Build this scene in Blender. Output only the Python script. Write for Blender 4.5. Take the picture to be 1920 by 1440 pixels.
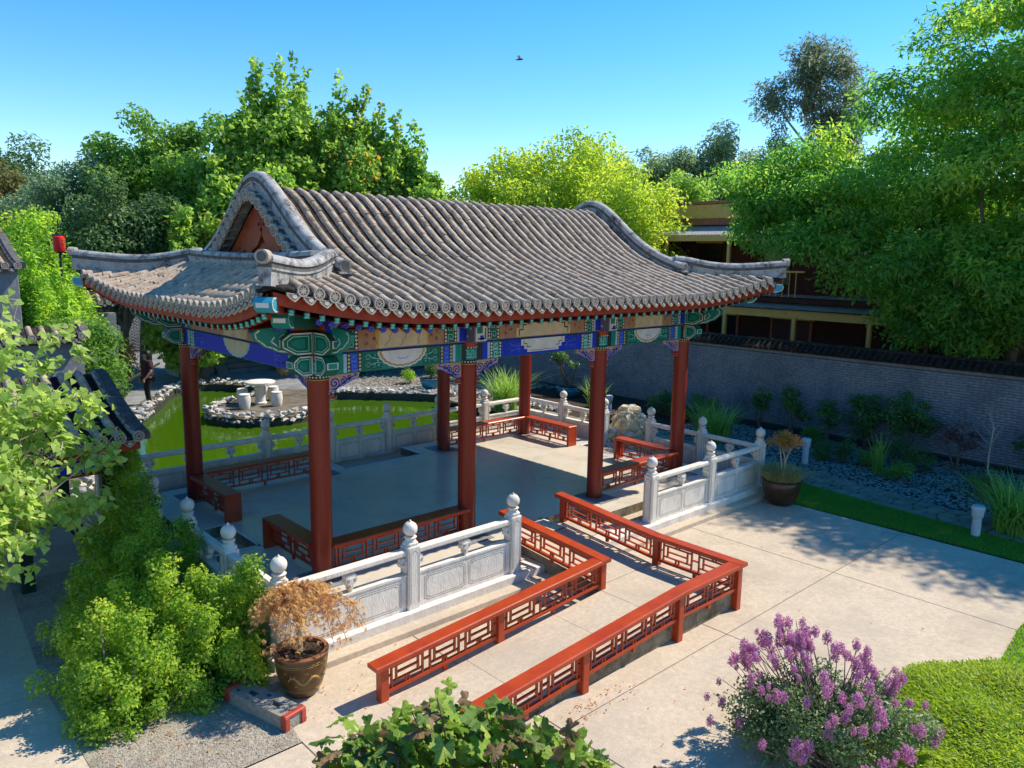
import bpy, bmesh, math, random
import numpy as np
from mathutils import Matrix, Vector
rad = math.radians
scn = bpy.context.scene
for o in list(bpy.data.objects):
    bpy.data.objects.remove(o)
C = scn.collection
random.seed(7)
RNG = np.random.default_rng(11)

# ------------------------------------------------------------------ camera
cam_d = bpy.data.cameras.new('camera')
cam = bpy.data.objects.new('camera', cam_d)
C.objects.link(cam)
YAW, PITCH, ROLL = 0.7480, -0.1647, 0.0161
_d = Vector((math.sin(YAW)*math.cos(PITCH), math.cos(YAW)*math.cos(PITCH), math.sin(PITCH)))
_r = Vector((math.cos(YAW), -math.sin(YAW), 0))
_u = _r.cross(_d)
_r2 = _r*math.cos(ROLL)+_u*math.sin(ROLL)
_u2 = -_r*math.sin(ROLL)+_u*math.cos(ROLL)
M = Matrix(((_r2.x, _u2.x, -_d.x, -8.9392), (_r2.y, _u2.y, -_d.y, -11.2586), (_r2.z, _u2.z, -_d.z, 4.3561), (0, 0, 0, 1)))
cam.matrix_world = M
cam_d.sensor_width = 36
cam_d.lens = 1449.64/1920*36
cam_d.clip_end = 2000
cam_d.clip_start = 0.05
scn.camera = cam

# ------------------------------------------------------------------ light
SUN_AZ = 18.0      # degrees from +x towards -y
SUN_EL = 50.0
sd = Vector((math.cos(rad(SUN_EL))*math.cos(rad(SUN_AZ)), -math.cos(rad(SUN_EL))*math.sin(rad(SUN_AZ)), math.sin(rad(SUN_EL))))
w = bpy.data.worlds.new('World'); scn.world = w; w.use_nodes = True
nt = w.node_tree
for n in list(nt.nodes): nt.nodes.remove(n)
sky = nt.nodes.new('ShaderNodeTexSky'); sky.sky_type = 'NISHITA'; sky.sun_disc = False
sky.sun_elevation = rad(SUN_EL); sky.sun_rotation = math.atan2(sd.x, sd.y)
sky.air_density = 1.0; sky.dust_density = 0.1; sky.ozone_density = 2.0; sky.altitude = 200
bg = nt.nodes.new('ShaderNodeBackground'); bg.inputs[1].default_value = 0.15
wo = nt.nodes.new('ShaderNodeOutputWorld')
hsv = nt.nodes.new('ShaderNodeHueSaturation'); hsv.inputs['Saturation'].default_value = 1.45; hsv.inputs['Value'].default_value = 1.12; hsv.inputs['Hue'].default_value = 0.502
nt.links.new(sky.outputs[0], hsv.inputs['Color']); nt.links.new(hsv.outputs[0], bg.inputs[0]); nt.links.new(bg.outputs[0], wo.inputs[0])
sl = bpy.data.lights.new('sun', 'SUN'); sl.energy = 4.6; sl.angle = rad(0.53); sl.color = (1.0, 0.92, 0.78)
so = bpy.data.objects.new('sun', sl); C.objects.link(so)
so.rotation_euler = (-sd).to_track_quat('-Z', 'Y').to_euler()
so.location = sd*60
vs = scn.view_settings
vs.view_transform = 'Standard'; vs.look = 'None'; vs.exposure = 0.48; vs.gamma = 1.0
vs.use_curve_mapping = False
scn.render.engine = 'CYCLES'
scn.cycles.max_bounces = 6; scn.cycles.diffuse_bounces = 4; scn.cycles.glossy_bounces = 3
scn.cycles.transparent_max_bounces = 8

# ------------------------------------------------------------------ materials
MATS = {}
def _new(name):
    m = bpy.data.materials.new(name); m.use_nodes = True
    n = m.node_tree
    b = n.nodes['Principled BSDF']
    MATS[name] = m
    return m, n, b
def N(n, t, **k):
    x = n.nodes.new(t)
    for a, v in k.items(): setattr(x, a, v)
    return x
def surf(name, c1, c2=None, scale=4.0, rough=0.7, bump=0.0, bscale=40.0, spec=0.3, detail=6, c3=None, s3=1.3, t3=(0.5, 0.7), coat=0.0, stretch=None):
    """noise mix of two real colours (+ an optional third in larger stains), fine bump"""
    m, n, b = _new(name)
    tc = N(n, 'ShaderNodeTexCoord')
    src = tc.outputs['Object']
    geo = N(n, 'ShaderNodeNewGeometry')
    vec = geo.outputs['Position']
    if stretch:
        mp = N(n, 'ShaderNodeMapping'); mp.inputs['Scale'].default_value = stretch
        n.links.new(vec, mp.inputs[0]); vec = mp.outputs[0]
    b.inputs['Roughness'].default_value = rough
    b.inputs['Specular IOR Level'].default_value = spec
    if coat: b.inputs['Coat Weight'].default_value = coat; b.inputs['Coat Roughness'].default_value = 0.15
    if c2 is None: c2 = c1
    no = N(n, 'ShaderNodeTexNoise'); no.inputs['Scale'].default_value = scale; no.inputs['Detail'].default_value = detail
    no.inputs['Roughness'].default_value = 0.65
    n.links.new(vec, no.inputs['Vector'])
    cr = N(n, 'ShaderNodeValToRGB')
    cr.color_ramp.elements[0].position = 0.34; cr.color_ramp.elements[1].position = 0.66
    cr.color_ramp.elements[0].color = (*c1, 1); cr.color_ramp.elements[1].color = (*c2, 1)
    n.links.new(no.outputs['Fac'], cr.inputs[0])
    col = cr.outputs[0]
    if c3:
        n3 = N(n, 'ShaderNodeTexNoise'); n3.inputs['Scale'].default_value = s3; n3.inputs['Detail'].default_value = 8
        n3.inputs['Roughness'].default_value = 0.7
        n.links.new(vec, n3.inputs['Vector'])
        r3 = N(n, 'ShaderNodeMapRange'); r3.inputs[1].default_value = t3[0]; r3.inputs[2].default_value = t3[1]
        n.links.new(n3.outputs['Fac'], r3.inputs[0])
        mx = N(n, 'ShaderNodeMix', data_type='RGBA')
        n.links.new(r3.outputs[0], mx.inputs['Factor'])
        n.links.new(col, mx.inputs['A']); mx.inputs['B'].default_value = (*c3, 1)
        col = mx.outputs['Result']
    n.links.new(col, b.inputs['Base Color'])
    if bump:
        nb = N(n, 'ShaderNodeTexNoise'); nb.inputs['Scale'].default_value = bscale; nb.inputs['Detail'].default_value = 5
        n.links.new(vec, nb.inputs['Vector'])
        bp = N(n, 'ShaderNodeBump'); bp.inputs['Strength'].default_value = bump; bp.inputs['Distance'].default_value = 0.02
        n.links.new(nb.outputs['Fac'], bp.inputs['Height'])
        n.links.new(bp.outputs[0], b.inputs['Normal'])
    return m
def leafmat(name, cols, trans=0.45, rough=0.45, spec=0.3, tboost=1.5, k=2.0, ds=.12):
    """foliage: per-leaf colour from the face attribute v, diffuse + translucent"""
    cols = [tuple(min(.6, x*k) for x in c) for c in cols]; cols = [tuple(min(.75, 1.22*(x*(1-ds)+ds*(.3*c[0]+.6*c[1]+.1*c[2]))) for x in c) for c in cols]; trans = min(.62, trans+.14)
    m, n, b = _new(name)
    at = N(n, 'ShaderNodeAttribute', attribute_name='v')
    cr = N(n, 'ShaderNodeValToRGB')
    e = cr.color_ramp.elements
    e[0].position = 0; e[0].color = (*cols[0], 1); e[1].position = 1; e[1].color = (*cols[-1], 1)
    for i, c in enumerate(cols[1:-1]):
        x = e.new((i+1)/(len(cols)-1)); x.color = (*c, 1)
    n.links.new(at.outputs['Fac'], cr.inputs[0])
    n.links.new(cr.outputs[0], b.inputs['Base Color'])
    b.inputs['Roughness'].default_value = rough
    b.inputs['Specular IOR Level'].default_value = spec
    tr = N(n, 'ShaderNodeBsdfTranslucent')
    hs = N(n, 'ShaderNodeHueSaturation'); hs.inputs['Hue'].default_value = 0.485; hs.inputs['Saturation'].default_value = 1.1; hs.inputs['Value'].default_value = tboost
    n.links.new(cr.outputs[0], hs.inputs['Color']); n.links.new(hs.outputs[0], tr.inputs[0])
    ms = N(n, 'ShaderNodeMixShader'); ms.inputs[0].default_value = trans
    n.links.new(b.outputs[0], ms.inputs[1]); n.links.new(tr.outputs[0], ms.inputs[2])
    n.links.new(ms.outputs[0], n.nodes['Material Output'].inputs[0])
    return m
def plain(name, c, rough=0.5, spec=0.3, metal=0.0, jitter=0.15):
    c2 = tuple(min(1, x*(1+jitter)) for x in c); c1 = tuple(x*(1-jitter) for x in c)
    return surf(name, c1, c2, scale=9, rough=rough, spec=spec, bump=0.04, bscale=60)

surf('concrete', (0.50, 0.405, 0.295), (0.63, 0.52, 0.385), 17, 0.88, 0.45, 120, 0.15, detail=9, c3=(0.44, 0.365, 0.28), s3=0.8, t3=(0.47, 0.72))
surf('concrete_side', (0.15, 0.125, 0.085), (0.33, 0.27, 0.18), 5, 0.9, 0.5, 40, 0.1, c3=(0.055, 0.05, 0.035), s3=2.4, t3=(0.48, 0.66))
surf('floor', (0.62, 0.55, 0.44), (0.72, 0.64, 0.52), 1.4, 0.26, 0.03, 30, 0.5, c3=(0.54, 0.48, 0.39), s3=0.7, t3=(0.5, 0.72))
surf('white_stone', (0.66, 0.60, 0.51), (0.80, 0.735, 0.635), 6, 0.8, 0.35, 55, 0.15, c3=(0.42, 0.375, 0.31), s3=3.5, t3=(0.55, 0.78), stretch=(1, 1, 0.35))
surf('groove', (0.22, 0.205, 0.185), (0.34, 0.315, 0.285), 9, 0.9)
surf('white_paint', (0.72, 0.72, 0.70), (0.82, 0.82, 0.80), 7, 0.6)
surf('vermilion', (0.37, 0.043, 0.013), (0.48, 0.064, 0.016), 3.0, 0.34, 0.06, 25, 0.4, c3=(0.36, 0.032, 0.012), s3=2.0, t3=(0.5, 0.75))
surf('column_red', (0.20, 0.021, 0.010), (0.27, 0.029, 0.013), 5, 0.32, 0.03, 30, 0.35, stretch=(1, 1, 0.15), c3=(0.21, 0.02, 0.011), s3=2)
surf('board_red', (0.24, 0.028, 0.012), (0.36, 0.05, 0.018), 6, 0.6, 0.1, 30, 0.25)
surf('gable_red', (0.26, 0.045, 0.016), (0.36, 0.075, 0.024), 3, 0.6, 0.1, 20, 0.25, c3=(0.20, 0.03, 0.015), s3=2)
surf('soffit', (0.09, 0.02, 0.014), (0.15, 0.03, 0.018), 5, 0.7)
surf('tile', (0.35, 0.26, 0.185), (0.60, 0.465, 0.34), 8, 0.9, 0.6, 70, 0.1, c3=(0.14, 0.112, 0.09), s3=5, t3=(0.53, 0.70))
surf('tile_dark', (0.016, 0.014, 0.013), (0.05, 0.043, 0.038), 9, 0.95, 0.5, 50, 0.1, c3=(0.09, 0.078, 0.066), s3=6, t3=(0.60, 0.74))
surf('tile_end', (0.33, 0.275, 0.22), (0.50, 0.425, 0.345), 12, 0.85, 0.3, 80, 0.15)
surf('plaster', (0.30, 0.29, 0.275), (0.47, 0.45, 0.42), 8, 0.9, 0.5, 50, 0.1, c3=(0.08, 0.076, 0.072), s3=5, t3=(0.50, 0.64))
surf('ridge_dark', (0.075, 0.07, 0.068), (0.15, 0.14, 0.13), 9, 0.85, 0.4, 50, 0.15)
surf('wall_brick', (0.20, 0.205, 0.22), (0.30, 0.305, 0.32), 11, 0.85, 0.5, 60, 0.2, c3=(0.16, 0.17, 0.20), s3=1.5)
surf('mortar', (0.055, 0.06, 0.075), (0.09, 0.10, 0.12), 11, 0.95)
def stain(name, scale, lo, hi, dark, seedoff):
    m = MATS[name]; n = m.node_tree; b = n.nodes['Principled BSDF']; src = b.inputs['Base Color'].links[0].from_socket
    g_ = N(n, 'ShaderNodeNewGeometry'); mp_ = N(n, 'ShaderNodeMapping'); mp_.inputs['Location'].default_value = (seedoff, seedoff*2, 0)
    n.links.new(g_.outputs['Position'], mp_.inputs[0])
    no = N(n, 'ShaderNodeTexNoise'); no.inputs['Scale'].default_value = scale; no.inputs['Detail'].default_value = 10; no.inputs['Roughness'].default_value = .75
    n.links.new(mp_.outputs[0], no.inputs['Vector'])
    r_ = N(n, 'ShaderNodeMapRange'); r_.inputs[1].default_value = lo; r_.inputs[2].default_value = hi
    n.links.new(no.outputs['Fac'], r_.inputs[0])
    mx = N(n, 'ShaderNodeMix', data_type='RGBA', blend_type='MULTIPLY'); n.links.new(r_.outputs[0], mx.inputs['Factor']); n.links.new(src, mx.inputs['A']); mx.inputs['B'].default_value = (*dark, 1)
    n.links.new(mx.outputs['Result'], b.inputs['Base Color'])
stain('concrete', 60, .60, .72, (.62, .58, .52), 3)
stain('concrete', .45, .50, .75, (.80, .78, .74), 9)
stain('floor', .8, .5, .7, (.78, .80, .78), 5)
stain('vermilion', 7, .60, .74, (.55, .5, .5), 2)
stain('vermilion', 22, .715, .76, (1.5, 3.5, 7.0), 12)
stain('column_red', 3, .58, .75, (.6, .6, .6), 4)
stain('wall_brick', .5, .5, .75, (.6, .6, .62), 7)
stain('white_stone', 1.4, .55, .75, (.72, .68, .6), 8)
# painted timber
for nm, c in dict(p_blue=(0.008, 0.028, 0.46), p_lblue=(0.06, 0.15, 0.66), p_teal=(0.004, 0.20, 0.16), p_aqua=(0.18, 0.58, 0.48), p_green=(0.006, 0.115, 0.078),
                  p_white=(0.62, 0.60, 0.54), p_gold=(0.42, 0.24, 0.05), p_cream=(0.50, 0.40, 0.22), p_tan=(0.36, 0.20, 0.115), p_yellow=(0.52, 0.33, 0.07),
                  p_black=(0.022, 0.018, 0.02), p_red=(0.38, 0.045, 0.018), p_pink=(0.46, 0.29, 0.22), p_grey=(0.12, 0.135, 0.19), p_cyan=(0.03, 0.30, 0.40), p_sky=(0.30, 0.50, 0.60)).items():
    surf(nm, tuple(x*0.85 for x in c), tuple(min(1, x*1.12) for x in c), 8, 0.5, 0.08, 35, 0.3)
surf('p_panel', (0.50, 0.41, 0.25), (0.62, 0.54, 0.38), 5, 0.6, 0.2, 25, 0.2, c3=(0.13, 0.07, 0.03), s3=9, t3=(0.63, 0.70))
surf('p_panelw', (0.55, 0.54, 0.50), (0.68, 0.66, 0.62), 5, 0.6, 0.2, 25, 0.2, c3=(0.16, 0.10, 0.06), s3=9, t3=(0.64, 0.70))
# ground and planting
surf('soil', (0.028, 0.018, 0.012), (0.075, 0.045, 0.028), 20, 0.95, 0.9, 35)
surf('ground', (0.12, 0.10, 0.075), (0.21, 0.175, 0.13), 3, 0.95, 0.5, 30, 0.1, c3=(0.05, 0.045, 0.035), s3=1.2)
surf('asphalt', (0.20, 0.20, 0.20), (0.29, 0.285, 0.28), 3, 0.9, 0.4, 60, 0.2, c3=(0.14, 0.14, 0.145), s3=0.8)
surf('gravel_bed', (0.07, 0.06, 0.05), (0.22, 0.19, 0.15), 26, 0.95, 0.9, 60)
surf('fine_gravel', (0.24, 0.20, 0.15), (0.52, 0.46, 0.36), 42, 0.95, 0.9, 70, c3=(0.12, 0.09, 0.06), s3=1.7, t3=(0.5, 0.72))
surf('pebble', (0.12, 0.108, 0.092), (0.40, 0.37, 0.33), 14, 0.8, 0.3, 60)
surf('flag', (0.20, 0.165, 0.125), (0.33, 0.28, 0.21), 3, 0.85, 0.5, 40, c3=(0.13, 0.11, 0.09), s3=2)
surf('rock', (0.42, 0.37, 0.30), (0.72, 0.67, 0.58), 6, 0.8, 0.7, 22, 0.2, c3=(0.26, 0.12, 0.045), s3=3.5, t3=(0.56, 0.72))
surf('rock_grey', (0.22, 0.22, 0.22), (0.55, 0.54, 0.53), 7, 0.8, 0.7, 22, 0.2, c3=(0.09, 0.085, 0.08), s3=5, t3=(0.52, 0.66))
surf('rock_gold', (0.58, 0.43, 0.22), (0.80, 0.70, 0.50), 6, 0.8, 0.7, 22, 0.2, c3=(0.33, 0.16, 0.05), s3=5, t3=(0.55, 0.72))
surf('pond_wall', (0.03, 0.03, 0.028), (0.07, 0.07, 0.06), 6, 0.6, 0.3)
surf('glaze', (0.085, 0.037, 0.010), (0.15, 0.070, 0.018), 5, 0.3, 0.1, 20, 0.5, c3=(0.055, 0.025, 0.008), s3=3)
surf('glaze_dark', (0.045, 0.018, 0.008), (0.085, 0.036, 0.014), 5, 0.28, 0.1, 20, 0.5)
surf('pot_gold', (0.30, 0.17, 0.045), (0.40, 0.24, 0.07), 9, 0.45)
surf('pot_rim', (0.20, 0.075, 0.035), (0.30, 0.13, 0.065), 9, 0.5)
surf('pot_blue', (0.015, 0.16, 0.24), (0.03, 0.24, 0.34), 5, 0.25, 0.05, 20, 0.5)
surf('bark', (0.09, 0.07, 0.05), (0.20, 0.16, 0.12), 12, 0.9, 0.8, 25, stretch=(1, 1, 0.3))
surf('bark_pale', (0.28, 0.22, 0.16), (0.46, 0.38, 0.30), 10, 0.85, 0.5, 25, stretch=(1, 1, 0.4))
surf('bollard', (0.42, 0.47, 0.50), (0.50, 0.55, 0.58), 8, 0.45)
surf('block_grey', (0.22, 0.20, 0.17), (0.34, 0.31, 0.26), 20, 0.95, 0.8, 60)
plain('plastic_red', (0.40, 0.055, 0.035), 0.45)
plain('lantern_red', (0.62, 0.012, 0.012), 0.55)
plain('metal_black', (0.016, 0.016, 0.018), 0.5)
surf('maroon_wall', (0.055, 0.017, 0.012), (0.085, 0.026, 0.018), 6, 0.85, 0.3)
surf('ochre', (0.60, 0.36, 0.10), (0.70, 0.44, 0.13), 5, 0.7)
surf('terracotta', (0.30, 0.10, 0.06), (0.40, 0.15, 0.09), 5, 0.75)
surf('tin', (0.24, 0.23, 0.22), (0.32, 0.31, 0.30), 5, 0.5)
plain('door_red', (0.075, 0.016, 0.014), 0.5)
plain('window_dark', (0.015, 0.016, 0.018), 0.15, 0.5)
plain('post_green', (0.012, 0.035, 0.028), 0.45)
plain('skin', (0.48, 0.25, 0.18), 0.55)
plain('hair', (0.016, 0.010, 0.009), 0.5)
plain('shirt', (0.050, 0.018, 0.030), 0.8)
plain('trousers', (0.014, 0.014, 0.018), 0.8)
plain('shoe', (0.02, 0.02, 0.02), 0.6)
plain('cap_blue', (0.06, 0.12, 0.26), 0.8)
plain('bag_white', (0.5, 0.5, 0.5), 0.7)
plain('bug_body', (0.10, 0.035, 0.035), 0.4)
plain('bug_wing', (0.32, 0.30, 0.33), 0.3)
# water
m, n, b = _new('water')
b.inputs['Base Color'].default_value = (0.045, 0.105, 0.003, 1); b.inputs['Roughness'].default_value = 0.045
b.inputs['IOR'].default_value = 1.33; b.inputs['Specular IOR Level'].default_value = 0.5
geo = N(n, 'ShaderNodeNewGeometry')
nb = N(n, 'ShaderNodeTexNoise'); nb.inputs['Scale'].default_value = 3.2; nb.inputs['Detail'].default_value = 3
mp = N(n, 'ShaderNodeMapping'); mp.inputs['Rotation'].default_value = (0, 0, 0.75); mp.inputs['Scale'].default_value = (0.55, 1.7, 1)
n.links.new(geo.outputs['Position'], mp.inputs[0]); n.links.new(mp.outputs[0], nb.inputs['Vector'])
bp = N(n, 'ShaderNodeBump'); bp.inputs['Strength'].default_value = 0.16; bp.inputs['Distance'].default_value = 0.04
n.links.new(nb.outputs['Fac'], bp.inputs['Height']); n.links.new(bp.outputs[0], b.inputs['Normal'])
# foliage
leafmat('leaf_maple', [(0.045, 0.10, 0.010), (0.075, 0.155, 0.014), (0.115, 0.20, 0.018), (0.17, 0.22, 0.02)], k=2.1, ds=.16)
leafmat('leaf_autumn', [(0.12, 0.15, 0.012), (0.22, 0.17, 0.015), (0.26, 0.13, 0.015)])
leafmat('leaf_green', [(0.028, 0.075, 0.012), (0.060, 0.125, 0.016), (0.10, 0.170, 0.022)], k=2.4)
leafmat('leaf_dark', [(0.018, 0.042, 0.014), (0.030, 0.062, 0.018), (0.055, 0.085, 0.024)], 0.3, k=2.6)
leafmat('leaf_olive', [(0.045, 0.052, 0.014), (0.075, 0.075, 0.02), (0.11, 0.095, 0.03)], 0.35)
leafmat('leaf_yellow', [(0.10, 0.17, 0.012), (0.17, 0.235, 0.014), (0.25, 0.29, 0.02)], 0.45)
leafmat('leaf_lime', [(0.07, 0.16, 0.012), (0.13, 0.23, 0.015), (0.20, 0.29, 0.02)], 0.5)
leafmat('leaf_pinnate', [(0.022, 0.085, 0.014), (0.045, 0.13, 0.016), (0.085, 0.17, 0.018), (0.19, 0.23, 0.015)], 0.5, tboost=1.75, k=2.1)
leafmat('leaf_pepper', [(0.055, 0.095, 0.045), (0.085, 0.135, 0.06), (0.12, 0.17, 0.075)], 0.4)
leafmat('leaf_gum', [(0.040, 0.055, 0.030), (0.065, 0.085, 0.045), (0.10, 0.115, 0.06)], 0.35, k=2.6)
leafmat('leaf_hedge', [(0.05, 0.115, 0.012), (0.105, 0.185, 0.014), (0.175, 0.25, 0.02), (0.25, 0.29, 0.035)], 0.42, spec=.15, k=1.85, ds=.08)
leafmat('leaf_heart', [(0.085, 0.14, 0.022), (0.135, 0.20, 0.032), (0.20, 0.25, 0.06)], 0.42, rough=.6, spec=.15, k=2.2)
leafmat('leaf_camellia', [(0.020, 0.060, 0.012), (0.035, 0.090, 0.015), (0.060, 0.120, 0.02)], 0.3, 0.3, 0.5)
leafmat('leaf_bronze', [(0.16, 0.075, 0.028), (0.24, 0.13, 0.045), (0.30, 0.21, 0.075), (0.20, 0.20, 0.05)], 0.4)
leafmat('leaf_plum', [(0.045, 0.022, 0.024), (0.085, 0.05, 0.045), (0.16, 0.11, 0.10)], 0.35)
leafmat('leaf_orange', [(0.10, 0.11, 0.02), (0.22, 0.13, 0.025), (0.32, 0.13, 0.03)], 0.4)
leafmat('leaf_crepe', [(0.030, 0.062, 0.020), (0.055, 0.095, 0.030), (0.10, 0.14, 0.055)], 0.3, 0.35, 0.5)
leafmat('flower', [(0.46, 0.11, 0.28), (0.58, 0.22, 0.41), (0.62, 0.38, 0.50)], 0.3, tboost=1.05, k=1.0)
leafmat('flower_orange', [(0.6, 0.2, 0.02), (0.7, 0.35, 0.03)], 0.35)
leafmat('grass', [(0.055, 0.14, 0.008), (0.095, 0.20, 0.010), (0.15, 0.26, 0.014)], 0.4, ds=.02)
leafmat('grass_strip', [(0.035, 0.12, 0.008), (0.060, 0.16, 0.010), (0.09, 0.20, 0.012)], 0.4)
leafmat('juniper', [(0.085, 0.14, 0.010), (0.13, 0.195, 0.013), (0.18, 0.235, 0.018), (0.30, 0.25, 0.09)], 0.35, k=1.95, ds=.06)
leafmat('blade', [(0.060, 0.125, 0.016), (0.105, 0.185, 0.026), (0.17, 0.25, 0.045)], 0.4)
leafmat('blade_dry', [(0.10, 0.115, 0.03), (0.17, 0.17, 0.06), (0.26, 0.22, 0.10)], 0.4)
def vinemat(name, c1, c2, c3):
    m = surf(name, c1, c2, 9, 0.5, 0.6, 26, 0.3, c3=c3, s3=5, t3=(0.56, 0.75))
    n = m.node_tree; b = n.nodes['Principled BSDF']
    tr = N(n, 'ShaderNodeBsdfTranslucent')
    n.links.new(b.inputs['Base Color'].links[0].from_socket, tr.inputs[0])
    ms = N(n, 'ShaderNodeMixShader'); ms.inputs[0].default_value = 0.4
    n.links.new(b.outputs[0], ms.inputs[1]); n.links.new(tr.outputs[0], ms.inputs[2])
    n.links.new(ms.outputs[0], n.nodes['Material Output'].inputs[0])
vinemat('vine_green', (0.20, 0.34, 0.03), (0.30, 0.44, 0.05), (0.12, 0.22, 0.022))
vinemat('vine_lime', (0.32, 0.43, 0.05), (0.44, 0.52, 0.10), (0.20, 0.31, 0.03))
vinemat('vine_dark', (0.09, 0.18, 0.03), (0.16, 0.26, 0.04), (0.19, 0.09, 0.05))
vinemat('vine_purple', (0.20, 0.11, 0.055), (0.31, 0.21, 0.10), (0.16, 0.22, 0.04))

# ------------------------------------------------------------------ mesh helpers
class MB:
    def __init__(s): s.v = []; s.f = []; s.m = []; s.mats = []
    def mi(s, mat):
        if mat not in s.mats: s.mats.append(mat)
        return s.mats.index(mat)
    def add(s, vs, fs, mat):
        o = len(s.v); k = s.mi(mat)
        s.v.extend([tuple(p) for p in vs])
        for f in fs: s.f.append([i+o for i in f]); s.m.append(k)
    def box(s, c, d, mat, rz=0):
        x, y, z = d[0]/2, d[1]/2, d[2]/2
        P = [(-x, -y, -z), (x, -y, -z), (x, y, -z), (-x, y, -z), (-x, -y, z), (x, -y, z), (x, y, z), (-x, y, z)]
        cs, sn = math.cos(rz), math.sin(rz)
        P = [(c[0]+a*cs-b*sn, c[1]+a*sn+b*cs, c[2]+e) for a, b, e in P]
        s.add(P, [(0, 3, 2, 1), (4, 5, 6, 7), (0, 1, 5, 4), (1, 2, 6, 5), (2, 3, 7, 6), (3, 0, 4, 7)], mat)
    def bev(s, c, d, mat, b=0.01, rz=0):
        """box with chamfered vertical and top edges"""
        x, y, z = d[0]/2, d[1]/2, d[2]/2
        b = min(b, x*.8, y*.8, z*.8)
        def ring(xx, yy, zz, bb):
            return [(-xx+bb, -yy, zz), (xx-bb, -yy, zz), (xx, -yy+bb, zz), (xx, yy-bb, zz), (xx-bb, yy, zz), (-xx+bb, yy, zz), (-xx, yy-bb, zz), (-xx, -yy+bb, zz)]
        R = ring(x, y, -z, b)+ring(x, y, z-b, b)+ring(x-b, y-b, z, b*.5)
        cs, sn = math.cos(rz), math.sin(rz)
        P = [(c[0]+a*cs-e*sn, c[1]+a*sn+e*cs, c[2]+h) for a, e, h in R]
        F = [tuple(range(7, -1, -1)), tuple(range(16, 24))]
        for k in (0, 8):
            for i in range(8): F.append((k+i, k+(i+1) % 8, k+8+(i+1) % 8, k+8+i))
        s.add(P, F, mat)
    def bar(s, p, q, wd, h, mat, side=None):
        """bar from p to q (centre line), horizontal width wd, height h measured along z (sheared)"""
        p, q = Vector(p), Vector(q); d = q-p
        if abs(d.x)+abs(d.y) < 1e-6:
            sx = Vector(side) if side else Vector((1, 0, 0)); sy = Vector((-sx.y, sx.x, 0))
            a = sx*(h/2); b = sy*(wd/2)
            P = [p-a-b, p+a-b, p+a+b, p-a+b, q-a-b, q+a-b, q+a+b, q-a+b]
            s.add(P, [(0, 3, 2, 1), (4, 5, 6, 7), (0, 1, 5, 4), (1, 2, 6, 5), (2, 3, 7, 6), (3, 0, 4, 7)], mat); return
        n = Vector((-d.y, d.x, 0)).normalized()*(wd/2); z = Vector((0, 0, h/2))
        P = [p-n-z, q-n-z, q+n-z, p+n-z, p-n+z, q-n+z, q+n+z, p+n+z]
        s.add(P, [(0, 3, 2, 1), (4, 5, 6, 7), (0, 1, 5, 4), (1, 2, 6, 5), (2, 3, 7, 6), (3, 0, 4, 7)], mat)
    def tube(s, pts, rs, n, mat, cap=True):
        pts = [Vector(p) for p in pts]
        if not hasattr(rs, '__len__'): rs = [rs]*len(pts)
        V = []; F = []
        up = Vector((0.13, 0.31, 1)).normalized()
        for i, p in enumerate(pts):
            d = (pts[min(i+1, len(pts)-1)]-pts[max(i-1, 0)])
            if d.length < 1e-9: d = Vector((0, 0, 1))
            d.normalize()
            a = d.cross(up)
            if a.length < 0.1: a = d.cross(Vector((1, 0, 0)))
            a.normalize(); b = d.cross(a)
            for k in range(n):
                t = 2*math.pi*k/n
                V.append(p+(a*math.cos(t)+b*math.sin(t))*rs[i])
        for i in range(len(pts)-1):
            for k in range(n):
                F.append((i*n+k, i*n+(k+1) % n, (i+1)*n+(k+1) % n, (i+1)*n+k))
        if cap: F.append(tuple(range(n-1, -1, -1))); F.append(tuple(range((len(pts)-1)*n, len(pts)*n)))
        s.add(V, F, mat)
    def lathe(s, prof, c, n, mat, cap=True, flute=None):
        V = []; F = []
        for r, z in prof:
            for k in range(n):
                t = 2*math.pi*k/n
                rr = r
                if flute: rr = r*(1-flute*(k % 2))
                V.append((c[0]+rr*math.cos(t), c[1]+rr*math.sin(t), c[2]+z))
        for i in range(len(prof)-1):
            for k in range(n):
                F.append((i*n+k, i*n+(k+1) % n, (i+1)*n+(k+1) % n, (i+1)*n+k))
        if cap: F.append(tuple(range(n-1, -1, -1))); F.append(tuple(range((len(prof)-1)*n, len(prof)*n)))
        s.add(V, F, mat)
    def prism(s, poly, O, R, U, Nn, d, mat):
        """polygon (u,v) in the plane O,R,U extruded by d along Nn (front face at +d)"""
        O, R, U, Nn = Vector(O), Vector(R), Vector(U), Vector(Nn)
        n = len(poly)
        V = [O+R*u+U*v for u, v in poly]+[O+R*u+U*v+Nn*d for u, v in poly]
        F = [tuple(range(n-1, -1, -1)), tuple(range(n, 2*n))]+[(i, (i+1) % n, n+(i+1) % n, n+i) for i in range(n)]
        s.add(V, F, mat)
    def sweep(s, sec, path, side, mat, cap=True):
        """section (a: along side, b: up) swept along path; side may be a list"""
        V = []; F = []; n = len(sec)
        for i, p in enumerate(path):
            p = Vector(p); sd_ = Vector(side[i]) if isinstance(side, list) else Vector(side)
            d = Vector(path[min(i+1, len(path)-1)])-Vector(path[max(0, i-1)])
            up = sd_.cross(d); up.normalize()
            if up.z < 0: up = -up
            for a, b in sec: V.append(p+sd_*a+up*b)
        for i in range(len(path)-1):
            for k in range(n): F.append((i*n+k, i*n+(k+1) % n, (i+1)*n+(k+1) % n, (i+1)*n+k))
        if cap: F.append(tuple(range(n-1, -1, -1))); F.append(tuple(range((len(path)-1)*n, len(path)*n)))
        s.add(V, F, mat)
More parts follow.
